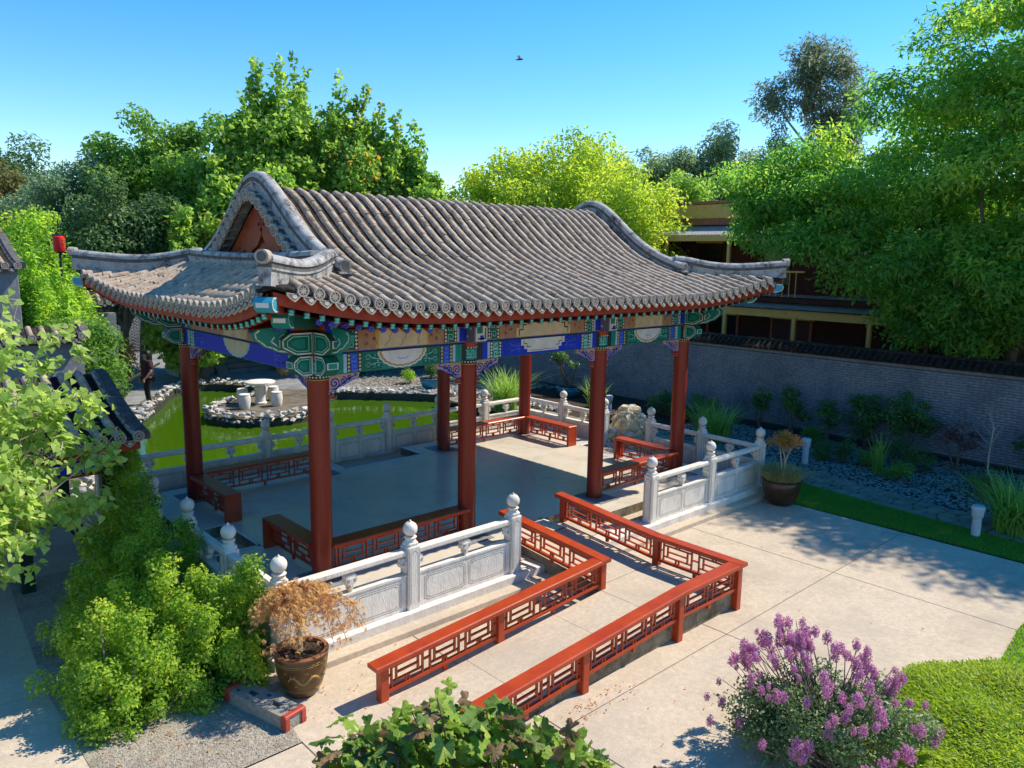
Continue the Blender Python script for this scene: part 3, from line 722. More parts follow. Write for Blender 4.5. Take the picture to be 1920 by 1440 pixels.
class Paint:
    """flat painted decoration on a beam face: u along, v up"""
    def __init__(s, O, R, Nn): s.mb = MB(); s.O = Vector(O); s.R = Vector(R); s.U = Vector((0, 0, 1)); s.N = Vector(Nn)
    def P(s, u, v, d): return s.O+s.R*u+s.U*v+s.N*d
    def poly(s, pts, mat, d): s.mb.add([s.P(u, v, d) for u, v in pts], [tuple(range(len(pts)))], mat)
    def rect(s, u0, u1, v0, v1, mat, d=.002): s.poly([(u0, v0), (u1, v0), (u1, v1), (u0, v1)], mat, d)
    def disc(s, u, v, r, mat, d, n=10, ry=None): s.poly([(u+r*math.cos(2*math.pi*k/n), v+(ry or r)*math.sin(2*math.pi*k/n)) for k in range(n)], mat, d)
    def line(s, pts, wd, mat, d):
        for (a, b), (c, e) in zip(pts, pts[1:]):
            l = max(1e-6, math.hypot(c-a, e-b)); pu, pv = -(e-b)/l*wd/2, (c-a)/l*wd/2; ex, ey = (c-a)/l*wd*.3, (e-b)/l*wd*.3
            s.poly([(a-pu-ex, b-pv-ey), (c-pu+ex, e-pv+ey), (c+pu+ex, e+pv+ey), (a+pu-ex, b+pv-ey)], mat, d)
    def beads(s, u0, u1, v0, v1, mat='p_white'):
        s.rect(u0, u1, v0, v1, 'p_black', .004)
        k = max(2, int((v1-v0)/.048)); r = min((u1-u0)*.33, .02)
        for i in range(k): s.disc((u0+u1)/2, v0+(i+.5)*(v1-v0)/k, r, mat, .007, 8)
    def fret(s, u0, u1, v0, v1, bg_, fg):
        s.rect(u0, u1, v0, v1, bg_, .004); w_ = u1-u0; k = max(2, int((v1-v0)/(w_*.8))); h = (v1-v0)/k; t = w_*.11
        for i in range(k):
            b = v0+i*h; f = (lambda x: u0+x*w_) if i % 2 == 0 else (lambda x: u1-x*w_)
            s.line([(f(.1), b+h*.1), (f(.1), b+h*.9), (f(.85), b+h*.9), (f(.85), b+h*.35), (f(.4), b+h*.35), (f(.4), b+h*.62)], t, fg, .007)
    def spiral(s, u, v, r, wd, mat, turns=1.6, flip=1, rot=0, d=.007):
        k = int(turns*11)
        s.line([(u+flip*r*(1-i/k*.85)*math.cos(rot+i/k*turns*6.283), v+r*(1-i/k*.85)*math.sin(rot+i/k*turns*6.283)) for i in range(k+1)], wd, mat, d)
    def scrolls(s, u0, u1, v0, v1, bg_, fg, flip=1):
        s.rect(u0, u1, v0, v1, bg_, .004); h = v1-v0
        f = (lambda x: u0+x) if flip > 0 else (lambda x: u1-x)
        w_ = u1-u0
        for cy in (.27, .73):
            s.spiral(f(w_*.28), v0+h*cy, h*.19, h*.055, fg, 1.7, flip, 0)
            s.spiral(f(w_*.58), v0+h*(.5+(cy-.5)*1.3), h*.11, h*.045, fg, 1.4, -flip, 2)
            s.line([(f(w_*.40), v0+h*cy), (f(w_*.7), v0+h*(.5+(cy-.5)*.5)), (f(w_*.92), v0+h*(.5+(cy-.5)*.6))], h*.05, fg, .007)
            s.disc(f(w_*.82), v0+h*(.5+(cy-.5)*1.2), h*.055, fg, .007, 7)
        s.disc(f(w_*.78), v0+h*.5, h*.06, fg, .007, 7)
def lower_A(P, L, H):       # side bays: green with lotus medallion
    P.rect(0, L, 0, H, 'p_teal', .002)
    for f in (0, 1):
        X = (lambda a, b: (a, b)) if f == 0 else (lambda a, b: (L-b, L-a))
        P.rect(*X(0, .08), 0, H, 'p_black', .004); P.rect(*X(.08, .20), 0, H, 'p_teal', .005); P.rect(*X(.20, .25), 0, H, 'p_sky', .005)
        P.beads(*X(.25, .31), 0, H, 'p_cream'); P.fret(*X(.31, .42), 0, H, 'p_lblue', 'p_blue'); P.beads(*X(.42, .48), 0, H, 'p_cream')
        P.scrolls(*X(.49, .80), .01, H-.01, 'p_green', 'p_aqua', 1 if f == 0 else -1)
    def scal(r1, r2, n=22): return [(L/2+r1*(1+.05*(k % 2))*math.cos(math.pi+math.pi*k/n), H-.002+(r2*(1+.05*(k % 2)))*math.sin(math.pi+math.pi*k/n)) for k in range(n+1)]
    P.poly(scal(.40, .245), 'p_white', .006); P.poly(scal(.37, .222), 'p_gold', .008); P.poly(scal(.34, .20), 'p_panelw', .010)
    P.line([(L/2-.09, H-.10), (L/2-.04, H-.13), (L/2, H-.115), (L/2+.04, H-.13), (L/2+.09, H-.10)], .008, 'p_lblue', .012)
def lower_B(P, L, H, round_=False):      # centre bay and gable: blue with pale panel
    P.rect(0, L, 0, H, 'p_blue', .002)
    for f in (0, 1):
        X = (lambda a, b: (a, b)) if f == 0 else (lambda a, b: (L-b, L-a))
        P.rect(*X(0, .09), 0, H, 'p_black', .004); P.rect(*X(.09, .19), 0, H, 'p_blue', .005); P.rect(*X(.19, .24), 0, H, 'p_sky', .005)
        P.beads(*X(.24, .30), 0, H); P.fret(*X(.30, .42), 0, H, 'p_aqua', 'p_green'); P.beads(*X(.42, .48), 0, H)
        P.scrolls(*X(.54, .92), .02, H-.02, 'p_blue', 'p_lblue', 1 if f == 0 else -1)
    if round_:
        def scal(r1, r2, n=22): return [(L/2+r1*(1+.04*(k % 2))*math.cos(math.pi+math.pi*k/n), H-.002+(r2*(1+.04*(k % 2)))*math.sin(math.pi+math.pi*k/n)) for k in range(n+1)]
        P.poly(scal(.46, .25), 'p_sky', .006); P.poly(scal(.42, .225), 'p_panel', .009)
    else:
        a, h = .50, H
        st = [(-a, H-.002), (-a, H*.60), (-a+.07, H*.60), (-a+.07, H*.36), (-a+.14, H*.36), (-a+.14, H*.14), (a-.14, H*.14), (a-.14, H*.36), (a-.07, H*.36), (a-.07, H*.60), (a, H*.60), (a, H-.002)]
        P.poly([(L/2+u, v) for u, v in st], 'p_panelw', .006)
        for sgn in (-1, 1):
            P.line([(L/2+sgn*.44, H*.92), (L/2+sgn*.44, H*.70), (L/2+sgn*.37, H*.70), (L/2+sgn*.37, H*.48), (L/2+sgn*.30, H*.48)], .012, 'p_black', .009)
        P.line([(L/2-.3, H*.25), (L/2-.1, H*.22), (L/2+.1, H*.26), (L/2+.3, H*.23)], .008, 'p_grey', .009)
def upper(P, L, H, style):
    P.rect(0, L, 0, H, 'p_tan', .002)
    for f in (0, 1):
        X = (lambda a, b: (a, b)) if f == 0 else (lambda a, b: (L-b, L-a))
        P.rect(*X(.0, .14), 0, H, 'p_blue', .004); P.rect(*X(.14, .18), 0, H, 'p_sky', .005); P.beads(*X(.18, .24), 0, H)
        P.fret(*X(.24, .36), 0, H, 'p_green', 'p_aqua'); P.beads(*X(.36, .42), 0, H)
        for cy in (.28, .72): P.spiral(X(.55, .55)[0], H*cy, H*.15, .012, 'p_pink', 1.5, 1, 1, .005)
        P.spiral(X(.66, .66)[0], H*.5, H*.13, .012, 'p_pink', 1.5, -1, 1, .005)
    if style == 'A':
        P.poly([(L/2-.46, 0), (L/2-.42, H*.3), (L/2-.47, H*.6), (L/2-.44, H), (L/2+.44, H), (L/2+.47, H*.6), (L/2+.42, H*.3), (L/2+.46, 0)], 'p_yellow', .005)
        P.rect(L/2-.40, L/2+.40, 0, H, 'p_panel', .008)
        rr = random.Random(int(L*1000))
        for k in range(3):
            x = L/2-.3+k*.27
            P.line([(x+rr.uniform(-.04, .04)+i*.018, H*(.08+i*.13)+rr.uniform(-.01, .01)) for i in range(7)], .007, 'p_grey', .010)
    else:
        P.poly([(L/2-.62, 0), (L/2-.62, H*.55), (L/2-.55, H*.55), (L/2-.55, H), (L/2+.55, H), (L/2+.55, H*.55), (L/2+.62, H*.55), (L/2+.62, 0)], 'p_panel', .005)
        for sgn in (-1, 1):
            P.line([(L/2+sgn*.56, H*.08), (L/2+sgn*.56, H*.42), (L/2+sgn*.48, H*.42), (L/2+sgn*.48, H*.72), (L/2+sgn*.40, H*.72)], .018, 'p_black', .009)
def beam(a, b_, style, outer, both=True):
    """lower + upper painted beams between plan points a,b; outer = outward normal"""
    a, b_ = Vector((*a, 0)), Vector((*b_, 0)); d = (b_-a).normalized(); gap = .12
    A, B = a+d*gap, b_-d*gap; L = (B-A).length; mid = (A+B)/2; N_ = Vector((*outer, 0))
    ang = math.atan2(d.y, d.x)
    R = N_.cross(Vector((0, 0, 1))) * -1
    if R.dot(d) < 0: st = B
    else: st = A
    for z0, z1, th, nm in ((2.78, 3.055, .20, 'lower_beam'), (3.075, 3.36, .23, 'upper_beam')):
        mb = MB(); mb.bev((mid.x, mid.y, (z0+z1)/2), (L, th, z1-z0), 'p_green' if nm == 'lower_beam' else 'p_tan', .012, ang)
        o = mb.build(nm, pav)
        for sgn in ((1, -1) if both else (1,)):
            RR = R*sgn; s0 = st if sgn > 0 else (B if st == A else A)
            P = Paint(s0+N_*sgn*th/2+Vector((0, 0, z0+.012)), RR, N_*sgn)
            H = z1-z0-.026
            if nm == 'lower_beam':
                if style == 'A': lower_A(P, L, H)
                elif style == 'B': lower_B(P, L, H)
                else: lower_B(P, L, H, True)
            else: upper(P, L, H, 'A' if style in 'AC' else 'B')
            P.mb.build('painted_pattern', o)
    mb = MB(); mb.box((mid.x, mid.y, 3.065), (L, .14, .024), 'p_blue', ang); mb.build('beam_gap', pav)
for sy in (-1, 1):
    beam((-HX, sy*HY), (-BX, sy*HY), 'A', (0, sy)); beam((-BX, sy*HY), (BX, sy*HY), 'B', (0, sy)); beam((BX, sy*HY), (HX, sy*HY), 'A', (0, sy))
for sx in (-1, 1): beam((sx*HX, -HY), (sx*HX, HY), 'C', (sx, 0))
# ceiling boards and round purlins (timber above the beams)
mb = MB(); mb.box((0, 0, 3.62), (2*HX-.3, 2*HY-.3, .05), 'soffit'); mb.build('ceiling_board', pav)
for sy in (-1, 1):
    mb = MB(); mb.tube([(-HX-.42, sy*HY, 3.47), (HX+.42, sy*HY, 3.47)], .115, 16, 'board_red')
    o = mb.build('purlin', pav, True)
    for sx in (-1, 1):
        mb = MB(); mb.tube([(sx*(HX+.40), sy*HY, 3.47), (sx*(HX+.425), sy*HY, 3.47)], .117, 18, 'p_blue')
        for k in range(6):
            aa = k*math.pi/3; mb.tube([(sx*(HX+.42), sy*HY+.045*math.cos(aa), 3.47+.045*math.sin(aa)), (sx*(HX+.431), sy*HY+.045*math.cos(aa), 3.47+.045*math.sin(aa))], .024, 8, 'p_cream')
        mb.build('purlin_end', o)
for sx in (-1, 1):
    mb = MB(); mb.tube([(sx*HX, -HY-.42, 3.47), (sx*HX, HY+.42, 3.47)], .112, 16, 'board_red')
    o = mb.build('purlin', pav, True)
    for sy in (-1, 1):
        mb = MB(); mb.tube([(sx*HX, sy*(HY+.40), 3.47), (sx*HX, sy*(HY+.425), 3.47)], .117, 18, 'p_blue')
        for k in range(6):
            aa = k*math.pi/3; mb.tube([(sx*HX+.045*math.cos(aa), sy*(HY+.42), 3.47+.045*math.sin(aa)), (sx*HX+.045*math.cos(aa), sy*(HY+.431), 3.47+.045*math.sin(aa))], .024, 8, 'p_cream')
        mb.tube([(sx*HX, sy*(HY+.42), 3.47), (sx*HX, sy*(HY+.433), 3.47)], .016, 8, 'p_gold')
        mb.build('purlin_end', o)
# crossing beam ends at corners: chamfered green blocks with white outlines
def beam_end(x, y, dx, dy, z0, z1, ln, wd):
    d = Vector((dx, dy, 0)); sd_ = Vector((-dy, dx, 0)); h = z1-z0
    prof = [(0, z0), (ln*.55, z0), (ln, z0+h*.38), (ln, z0+h*.72), (ln*.72, z1), (0, z1)]
    mb = MB(); mb.prism(prof, Vector((x, y, 0))-sd_*wd/2, d, (0, 0, 1), sd_, wd, 'p_green')
    o = mb.build('beam_end', pav)
    mb = MB()
    for sgn in (-1, 1):
        P = Paint(Vector((x, y, 0))+sd_*sgn*wd/2, d, sd_*sgn); P.mb = mb
        sm = lambda k: [(ln*.46+(u-ln*.46)*k, (z0+z1)/2+(v-(z0+z1)/2)*k) for u, v in prof]
        P.line(sm(.90)+[sm(.90)[0]], .018, 'p_white', .003); P.line(sm(.66)+[sm(.66)[0]], .012, 'p_aqua', .003)
        P.poly(sm(.40), 'p_teal', .003)
    P = Paint(Vector((x, y, 0))+d*ln, sd_, d); P.mb = mb
    for k_, mt in ((.40, 'p_white'), (.32, 'p_teal')): P.rect(-wd*k_, wd*k_, z0+h*.55-h*k_*.42, z0+h*.55+h*k_*.42, mt, .002+.002*(mt == 'p_teal'))
    mb.build('painted_outline', o)
for sx in (-1, 1):
    for sy in (-1, 1):
        beam_end(sx*(HX+.12), sy*HY, sx, 0, 2.80, 3.055, .27, .20); beam_end(sx*HX, sy*(HY+.12), 0, sy, 2.80, 3.055, .27, .20)
        beam_end(sx*(HX+.11), sy*HY, sx, 0, 3.075, 3.36, .44, .23); beam_end(sx*HX, sy*(HY+.11), 0, sy, 3.075, 3.36, .44, .23)
        mb = MB(); mb.box((sx*HX, sy*HY, 3.2), (.26, .26, .29), 'p_green'); mb.build('corner_block', pav)
for sx in (-BX, BX):
    for sy in (-1, 1):          # square beam ends over the middle columns
        mb = MB(); mb.bev((sx, sy*(HY+.10), 3.225), (.24, .42, .30), 'p_grey', .012)
        o = mb.build('cross_beam_end', pav)
        P = Paint((sx-.12*sy*-1, sy*(HY+.312), 3.08), (-sy*-1*1.0 if sy < 0 else -1, 0, 0) if False else (1 if sy < 0 else -1, 0, 0), (0, sy, 0))
        P.O = Vector((sx-.12 if sy < 0 else sx+.12, sy*(HY+.312), 3.08))
        P.rect(.015, .225, .015, .275, 'p_panelw', .002); P.rect(.04, .15, .13, .24, 'p_teal', .004); P.line([(.06, .05), (.2, .05), (.2, .2)], .02, 'p_black', .005); P.rect(.10, .17, .03, .10, 'p_blue', .005)
        P2 = Paint((sx-.1205, sy*(HY+.10), 3.08), (0, -1, 0), (-1, 0, 0)); P2.mb = P.mb
        for u_, v_ in ((.05, .08), (.12, .2), (-.06, .14), (.0, .24), (-.1, .05)): P2.disc(u_, v_, .02, 'p_white', .002, 5)
        P.mb.build('painted_pattern', o)
# carved brackets under the beams
def bracket(x, y, dx, dy, ln):
    d = Vector((dx, dy, 0)); sd_ = Vector((-dy, dx, 0)); z1 = 2.778; r = .138
    prof = [(r, z1), (ln, z1), (ln-.03, z1-.085), (ln-.10, z1-.095), (ln-.18, z1-.125), (ln-.26, z1-.165), (ln-.35, z1-.185), (r+.1, z1-.235), (r, z1-.245)]
    mb = MB(); mb.prism(prof, Vector((x, y, 0))-sd_*.022, d, (0, 0, 1), sd_, .044, 'p_pink')
    o = mb.build('bracket', pav)
    mb = MB()
    mb.bar(Vector((x, y, z1-.29))+d*(r+.01), Vector((x, y, z1-.29))+d*(r+.085), .05, .012, 'p_pink')
    mb.bar(Vector((x, y, z1-.335))+d*(r+.01), Vector((x, y, z1-.335))+d*(r+.085), .05, .012, 'p_pink')
    for a_, z_ in ((.012, -.29), (.082, -.29), (.047, -.255)): mb.bar(Vector((x, y, z1+z_-.045))+d*(r+a_), Vector((x, y, z1+z_+.01))+d*(r+a_), .05, .014, 'p_red', side=tuple(d))
    mb.build('fret_drop', o)
    mb = MB()
    for sgn in (-1, 1):
        P = Paint(Vector((x, y, z1-.25))+sd_*sgn*.022, d, sd_*sgn); P.mb = mb; w_ = .017
        P.spiral(r+.09, .125, .085, w_, 'p_blue', 1.7, 1, 4.2, .003); P.spiral(r+.22, .15, .055, w_*.9, 'p_blue', 1.5, -1, 1.5, .003); P.spiral(r+.31, .19, .04, w_*.8, 'p_blue', 1.4, 1, 3.5, .003)
        P.line([(r+.1, .045), (r+.19, .10), (r+.27, .15), (r+.36, .19), (ln-.05, .215)], w_*.8, 'p_blue', .003); P.line([(ln-.09, .235), (ln-.06, .215), (ln-.08, .19)], w_*.7, 'p_blue', .003)
        P.line([(u, v-z1+.25) for u, v in prof[2:]], .014, 'p_lblue', .003)
    mb.build('painted_scroll', o)
for sy in (-1, 1):
    for sx in (-HX, -BX, BX, HX):
        if sx > -HX: bracket(sx, sy*HY, -1, 0, .62)
        if sx < HX: bracket(sx, sy*HY, 1, 0, .62)
for sx in (-HX, HX):
    for sy in (-1, 1): bracket(sx, sy*HY, 0, -sy, .62)
# benches round the floor
def bench(a, b_, ends=(False, False)):
    a, b_ = Vector((*a, 0)), Vector((*b_, 0)); d = (b_-a).normalized(); mid = (a+b_)/2; L = (b_-a).length; ang = math.atan2(d.y, d.x)
    mb = MB(); mb.bev((mid.x, mid.y, .445), (L, .28, .05), 'vermilion', .012, ang); o = mb.build('bench', pav)
    for e, p, s_ in ((ends[0], a, 1), (ends[1], b_, -1)):
        if e:
            c = p+d*s_*.035; mb = MB(); mb.bev((c.x, c.y, .209), (.065, .274, .418), 'vermilion', .006, ang); mb.build('bench_end', o)
    for sgn in (-1,):
        mb = MB(); lattice(mb, a+d*(.07 if ends[0] else .1), b_-d*(.07 if ends[1] else .1), .10, .42, .018, .03, unit=.52); mb.build('lattice_panel', o)
    mb = MB(); mb.bar(a+d*.07+Vector((0, 0, .085)), b_-d*.07+Vector((0, 0, .085)), .04, .03, 'vermilion')
    mb.bar((mid.x, mid.y, 0), (mid.x, mid.y, .07), .04, .04, 'vermilion', side=tuple(d)); mb.build('foot_rail', o)
for sy in (-1, 1):
    bench((-HX+.1, sy*HY), (-BX-.02, sy*HY)); bench((BX+.02, sy*HY), (HX-.1, sy*HY))
for sx in (-HX, HX):
    bench((sx, -HY+.142), (sx, -.72), (False, True)); bench((sx, .62, ), (sx, HY-.142), (True, False))
# ------------------------------------------------------------------ pavilion roof
_t = np.array([0, .2, .5, .9, 1.3, 1.7, 2.1, 2.5, 3.0, 3.4]); _z = np.array([5.24, 5.205, 5.02, 4.69, 4.42, 4.22, 4.06, 3.94, 3.79, 3.65])
_A = np.stack([np.ones_like(_t), _t**2, _t**3, _t**4, _t**5, _t**6], 1)
_c = np.linalg.lstsq(_A, _z, rcond=None)[0]
def prof(t):
    t = np.minimum(np.asarray(t, float), 3.45)
    return _c[0]+_c[1]*t**2+_c[2]*t**3+_c[3]*t**4+_c[4]*t**5+_c[5]*t**6
def sst(x): x = np.clip(x, 0, 1); return x*x*(3-2*x)
def kx(x): return (max(0, abs(x)-2.5)/2.75)**2
def ky(y): return (max(0, abs(y)-1.2)/2.4)**2
def yE(x): return 3.42+.20*kx(x)
def xE(y): return 5.15+.20*ky(y)
def zF(x, y):
    ay = np.abs(y); e = yE(x)
    return prof(ay*3.4/e)+.34*kx(x)*sst((ay-1.6)/(e-1.6))
def zS(x, y):
    u = np.clip((np.abs(x)-3.9)/(xE(y)-3.9), 0, 1)
    return 3.62+.52*(1-u)**1.25+.37*ky(y)*sst(u)
HA, HB = (3.75, 2.15), (5.36, 3.64)
def hipy(x): return HA[1]+(abs(x)-HA[0])*(HB[1]-HA[1])/(HB[0]-HA[0])
def hipx(y): return HA[0]+(abs(y)-HA[1])*(HB[0]-HA[0])/(HB[1]-HA[1])
# pan surface: one mesh, front/back slopes and end skirts
mb = MB()
XS = np.linspace(-5.36, 5.36, 61)
def strip(cols, mat):
    n = len(cols[0]); V = [p for c in cols for p in c]
    F = [(i*n+j, (i+1)*n+j, (i+1)*n+j+1, i*n+j+1) for i in range(len(cols)-1) for j in range(n-1)]
    mb.add(V, F, mat)
for s_ in (-1, 1):
    cols = []
    for x in XS:
        y0 = 0 if abs(x) <= 3.75 else hipy(x)
        ys = np.linspace(y0, yE(x), 22); cols.append([(x, s_*y, float(zF(x, y))) for y in ys])
    # split where the start line jumps
    a = [c for c, x in zip(cols, XS) if x < -3.75]; b = [c for c, x in zip(cols, XS) if abs(x) <= 3.75]; d = [c for c, x in zip(cols, XS) if x > 3.75]
    for q in (a, b, d): strip(q, 'tile_dark')
    cols = []
    for y in np.linspace(-3.62, 3.62, 41):
        x0 = 3.80 if abs(y) <= 2.2 else hipx(y)
        xs_ = np.linspace(x0, xE(y), 12); cols.append([(s_*x, y, float(zS(x, y))) for x in xs_])
    strip(cols, 'tile_dark')
rme = mb.mesh('roof', True)
roof = ob('roof', rme, pav)
sol = roof.modifiers.new('thickness', 'SOLIDIFY'); sol.thickness = .05; sol.offset = 0
# unit tiles
TL = .235
def tile_unit(r0=.052, r1=.058, l=TL, n=6):
    V = []; F = []
    for yy, r in ((0, r0), (l*1.04, r1)):
        for k in range(n+1):
            t = math.pi*k/n; V.append((r*math.cos(t), yy, r*1.05*math.sin(t)))
    for k in range(n): F.append((k, k+1, n+2+k, n+1+k))
    F.append(tuple(range(n+1, 2*n+2)))
    return V, F
mbt = MB(); tv, tf = tile_unit(); mbt.add(tv, tf, 'tile'); TILE = mbt.mesh('roof_tile', False)
TILE.polygons.foreach_set('use_smooth', [True]*6+[False])
_tv = np.array([v.co[:] for v in TILE.vertices]); _tri = []
for p in TILE.polygons:
    ix = list(p.vertices)
    for k in range(1, len(ix)-1): _tri.append((ix[0], ix[k], ix[k+1]))
_tri = np.array(_tri)
def frame(p, q, side):
    """matrix: local y along p->q, x across"""
    p, q = Vector(p), Vector(q); y = (q-p).normalized(); x = Vector(side); x = (x-y*x.dot(y)).normalized(); z = x.cross(y)
    if z.z < 0: x = -x; z = x.cross(y)
    return Matrix(((x.x, y.x, z.x, p.x), (x.y, y.y, z.y, p.y), (x.z, y.z, z.z, p.z), (0, 0, 0, 1)))
CAMP = Vector((-8.9392, -11.2586, 4.3561))
def chop(path, l):
    """resample polyline from its last point (eave) upwards into pieces of length l"""
    P = np.array(path)[::-1]; seg = np.linalg.norm(np.diff(P, axis=0), axis=1); s = np.concatenate([[0], np.cumsum(seg)])
    ds = np.arange(0, s[-1], l)
    if s[-1]-ds[-1] > .08: ds = np.append(ds, s[-1])
    return np.stack([np.interp(ds, s, P[:, i]) for i in range(3)], 1)
mats_tiles = []; eaves = []
SP = .205
def row(path, side, front):
    Q = chop(path, TL)
    for i in range(len(Q)-1):
        m = frame(Q[i+1], Q[i], side)
        rr = random.Random(len(mats_tiles)); 
        m = m @ Matrix.Rotation(rr.gauss(0, .022), 4, 'Z') @ Matrix.Translation((rr.gauss(0, .004), rr.gauss(0, .006), rr.gauss(0, .004)))
        vis = 1.0/(Vector(Q[i])-CAMP).length if front else -1
        mats_tiles.append((vis, m))
    eaves.append((Vector(Q[0]), (Vector(Q[0])-Vector(Q[1])).normalized(), Vector(side), front))
kmax = 26
for k in range(-kmax, kmax+1):
    x = k*SP
    if abs(x) > 5.28: continue
    nr = 3.58 < abs(x) < 3.86
    for s_ in (-1, 1):
        y0 = 2.52 if nr else (0.0 if abs(x) < 3.75 else hipy(x)+.10)
        if yE(x)-y0 < .12: continue
        ys = np.linspace(y0, yE(x), 40)
        row([(x, s_*y, float(zF(x, y))+.038) for y in ys], (1, 0, 0), s_ < 0)
for k in range(-17, 18):
    y = k*SP
    for s_ in (-1, 1):
        x0 = 3.98 if abs(y) < 2.15 else hipx(y)+.10
        if xE(y)-x0 < .12: continue
        xs_ = np.linspace(x0, xE(y), 20)
        row([(s_*x, y, float(zS(x, y))+.038) for x in xs_], (0, 1, 0), s_ < 0)
order = sorted(range(len(mats_tiles)), key=lambda i: -mats_tiles[i][0])
for i in order[:300]: ob('roof_tile', TILE, roof, mw=mats_tiles[i][1])
def batch(mats, V, T):
    Vs = []; Fs = []
    for k, m in enumerate(mats):
        A = np.array(m)
        Vs.append(V@A[:3, :3].T+A[:3, 3]); Fs.append(T+k*len(V))
    return np.concatenate(Vs), np.concatenate(Fs)
V, F = batch([mats_tiles[i][1] for i in order[300:]], _tv, _tri)
me = npmesh('roof_tiles', V, F, 'tile', smooth=True); me.set_sharp_from_angle(angle=rad(40))
tag(ob('roof_tiles', me, roof), kind='stuff')
# pan tiles in the troughs (small overlapping pieces)
pv = np.array([(-.062, 0, .012), (0, 0, -.004), (.062, 0, .012), (-.066, .125, .028), (0, .125, .010), (.066, .125, .028), (-.066, .125, .010), (0, .125, -.008), (.066, .125, .010)])
pt_ = np.array([(0, 1, 4), (0, 4, 3), (1, 2, 5), (1, 5, 4), (3, 4, 7), (3, 7, 6), (4, 5, 8), (4, 8, 7)])
pm = []
def pan(path, side):
    Q = chop(path, .115)
    for i in range(len(Q)-1): pm.append(frame(Q[i+1], Q[i], side))
drips = []
for k in range(-kmax, kmax):
    x = (k+.5)*SP
    if abs(x) > 5.24: continue
    for s_ in (-1, 1):
        y0 = 2.5 if 3.6 < abs(x) < 3.84 else (0.05 if abs(x) < 3.75 else hipy(x))
        if yE(x)-y0 < .15: continue
        pth = [(x, s_*y, float(zF(x, y))+.012) for y in np.linspace(y0, yE(x)+.005, 40)]; pan(pth, (1, 0, 0)); drips.append((Vector(pth[-1]), Vector((0, s_, 0)), Vector((1, 0, 0)), s_ < 0))
for k in range(-17, 17):
    y = (k+.5)*SP
    for s_ in (-1, 1):
        x0 = 3.9 if abs(y) < 2.15 else hipx(y)
        if xE(y)-x0 < .15: continue
        pth = [(s_*x, y, float(zS(x, y))+.012) for x in np.linspace(x0, xE(y)+.005, 20)]; pan(pth, (0, 1, 0)); drips.append((Vector(pth[-1]), Vector((s_, 0, 0)), Vector((0, 1, 0)), s_ < 0))
V, F = batch(pm, pv, pt_)
tag(ob('pan_tiles', npmesh('pan_tiles', V, F, 'tile_dark'), roof), kind='stuff')
# eave discs and drip tiles
mb = MB()   # disc facing +y, centre at origin
def ring(mb, r0, r1, y, d, mat, n=14):
    V = [(r*math.cos(2*math.pi*k/n), yy, r*math.sin(2*math.pi*k/n)) for yy in (y, y+d) for r in (r0, r1) for k in range(n)]
    F = []
    for k in range(n):
        j = (k+1) % n
        F += [(2*n+k, 2*n+j, 3*n+j, 3*n+k), (k, 2*n+k, 2*n+j, j)[::-1], (n+k, n+j, 3*n+j, 3*n+k)]
    mb.add(V, F, mat)
mb.add([(.058*math.cos(2*math.pi*k/12), .008, .058*math.sin(2*math.pi*k/12)) for k in range(12)], [tuple(range(12))], 'ridge_dark')
ring(mb, .053, .071, -.03, .045, 'tile_end', 12)
for k in range(4):
    a = k*math.pi/4; ca, sa = math.cos(a), math.sin(a)
    mb.add([(u*ca-v*sa, .013, u*sa+v*ca) for u, v in ((-.044, -.008), (.044, -.008), (.044, .008), (-.044, .008))], [(0, 1, 2, 3)], 'tile_end')
DISC = mb.mesh('tile_end')
mb = MB()
dp = [(-.085, .035), (-.03, .02), (.03, .02), (.085, .035), (.082, .0), (.06, -.03), (.03, -.055), (0, -.075), (-.03, -.055), (-.06, -.03), (-.082, .0)]
mb.prism(dp, (0, 0, 0), (1, 0, 0), (0, 0, 1), (0, 1, 0), .022, 'tile_end')
mb.prism([(u*.78, v*.74-.004) for u, v in dp], (0, .023, 0), (1, 0, 0), (0, 0, 1), (0, 1, 0), .001, 'ridge_dark')
mb.prism([(-.03, -.03), (0, -.048), (.03, -.03), (.02, .0), (-.02, .0)], (0, .0245, 0), (1, 0, 0), (0, 0, 1), (0, 1, 0), .003, 'tile_end')
DRIP = mb.mesh('drip_tile')
def facing(p, out, side):
    y = Vector((out.x, out.y, out.z*.0)).normalized(); z = Vector((0, 0, 1)); x = y.cross(z)
    return Matrix(((x.x, y.x, z.x, p.x), (x.y, y.y, z.y, p.y), (x.z, y.z, z.z, p.z), (0, 0, 0, 1)))
for p, d, sd_, fr in eaves: ob('tile_end', DISC, roof, mw=facing(p+Vector((0, 0, .006))+d*.03, d, sd_))
for p, out, sd_, fr in drips:
    m = facing(p-Vector((0, 0, .05))-out*.005, out, sd_) @ Matrix.Rotation(rad(18), 4, 'X')
    ob('drip_tile', DRIP, roof, mw=m)
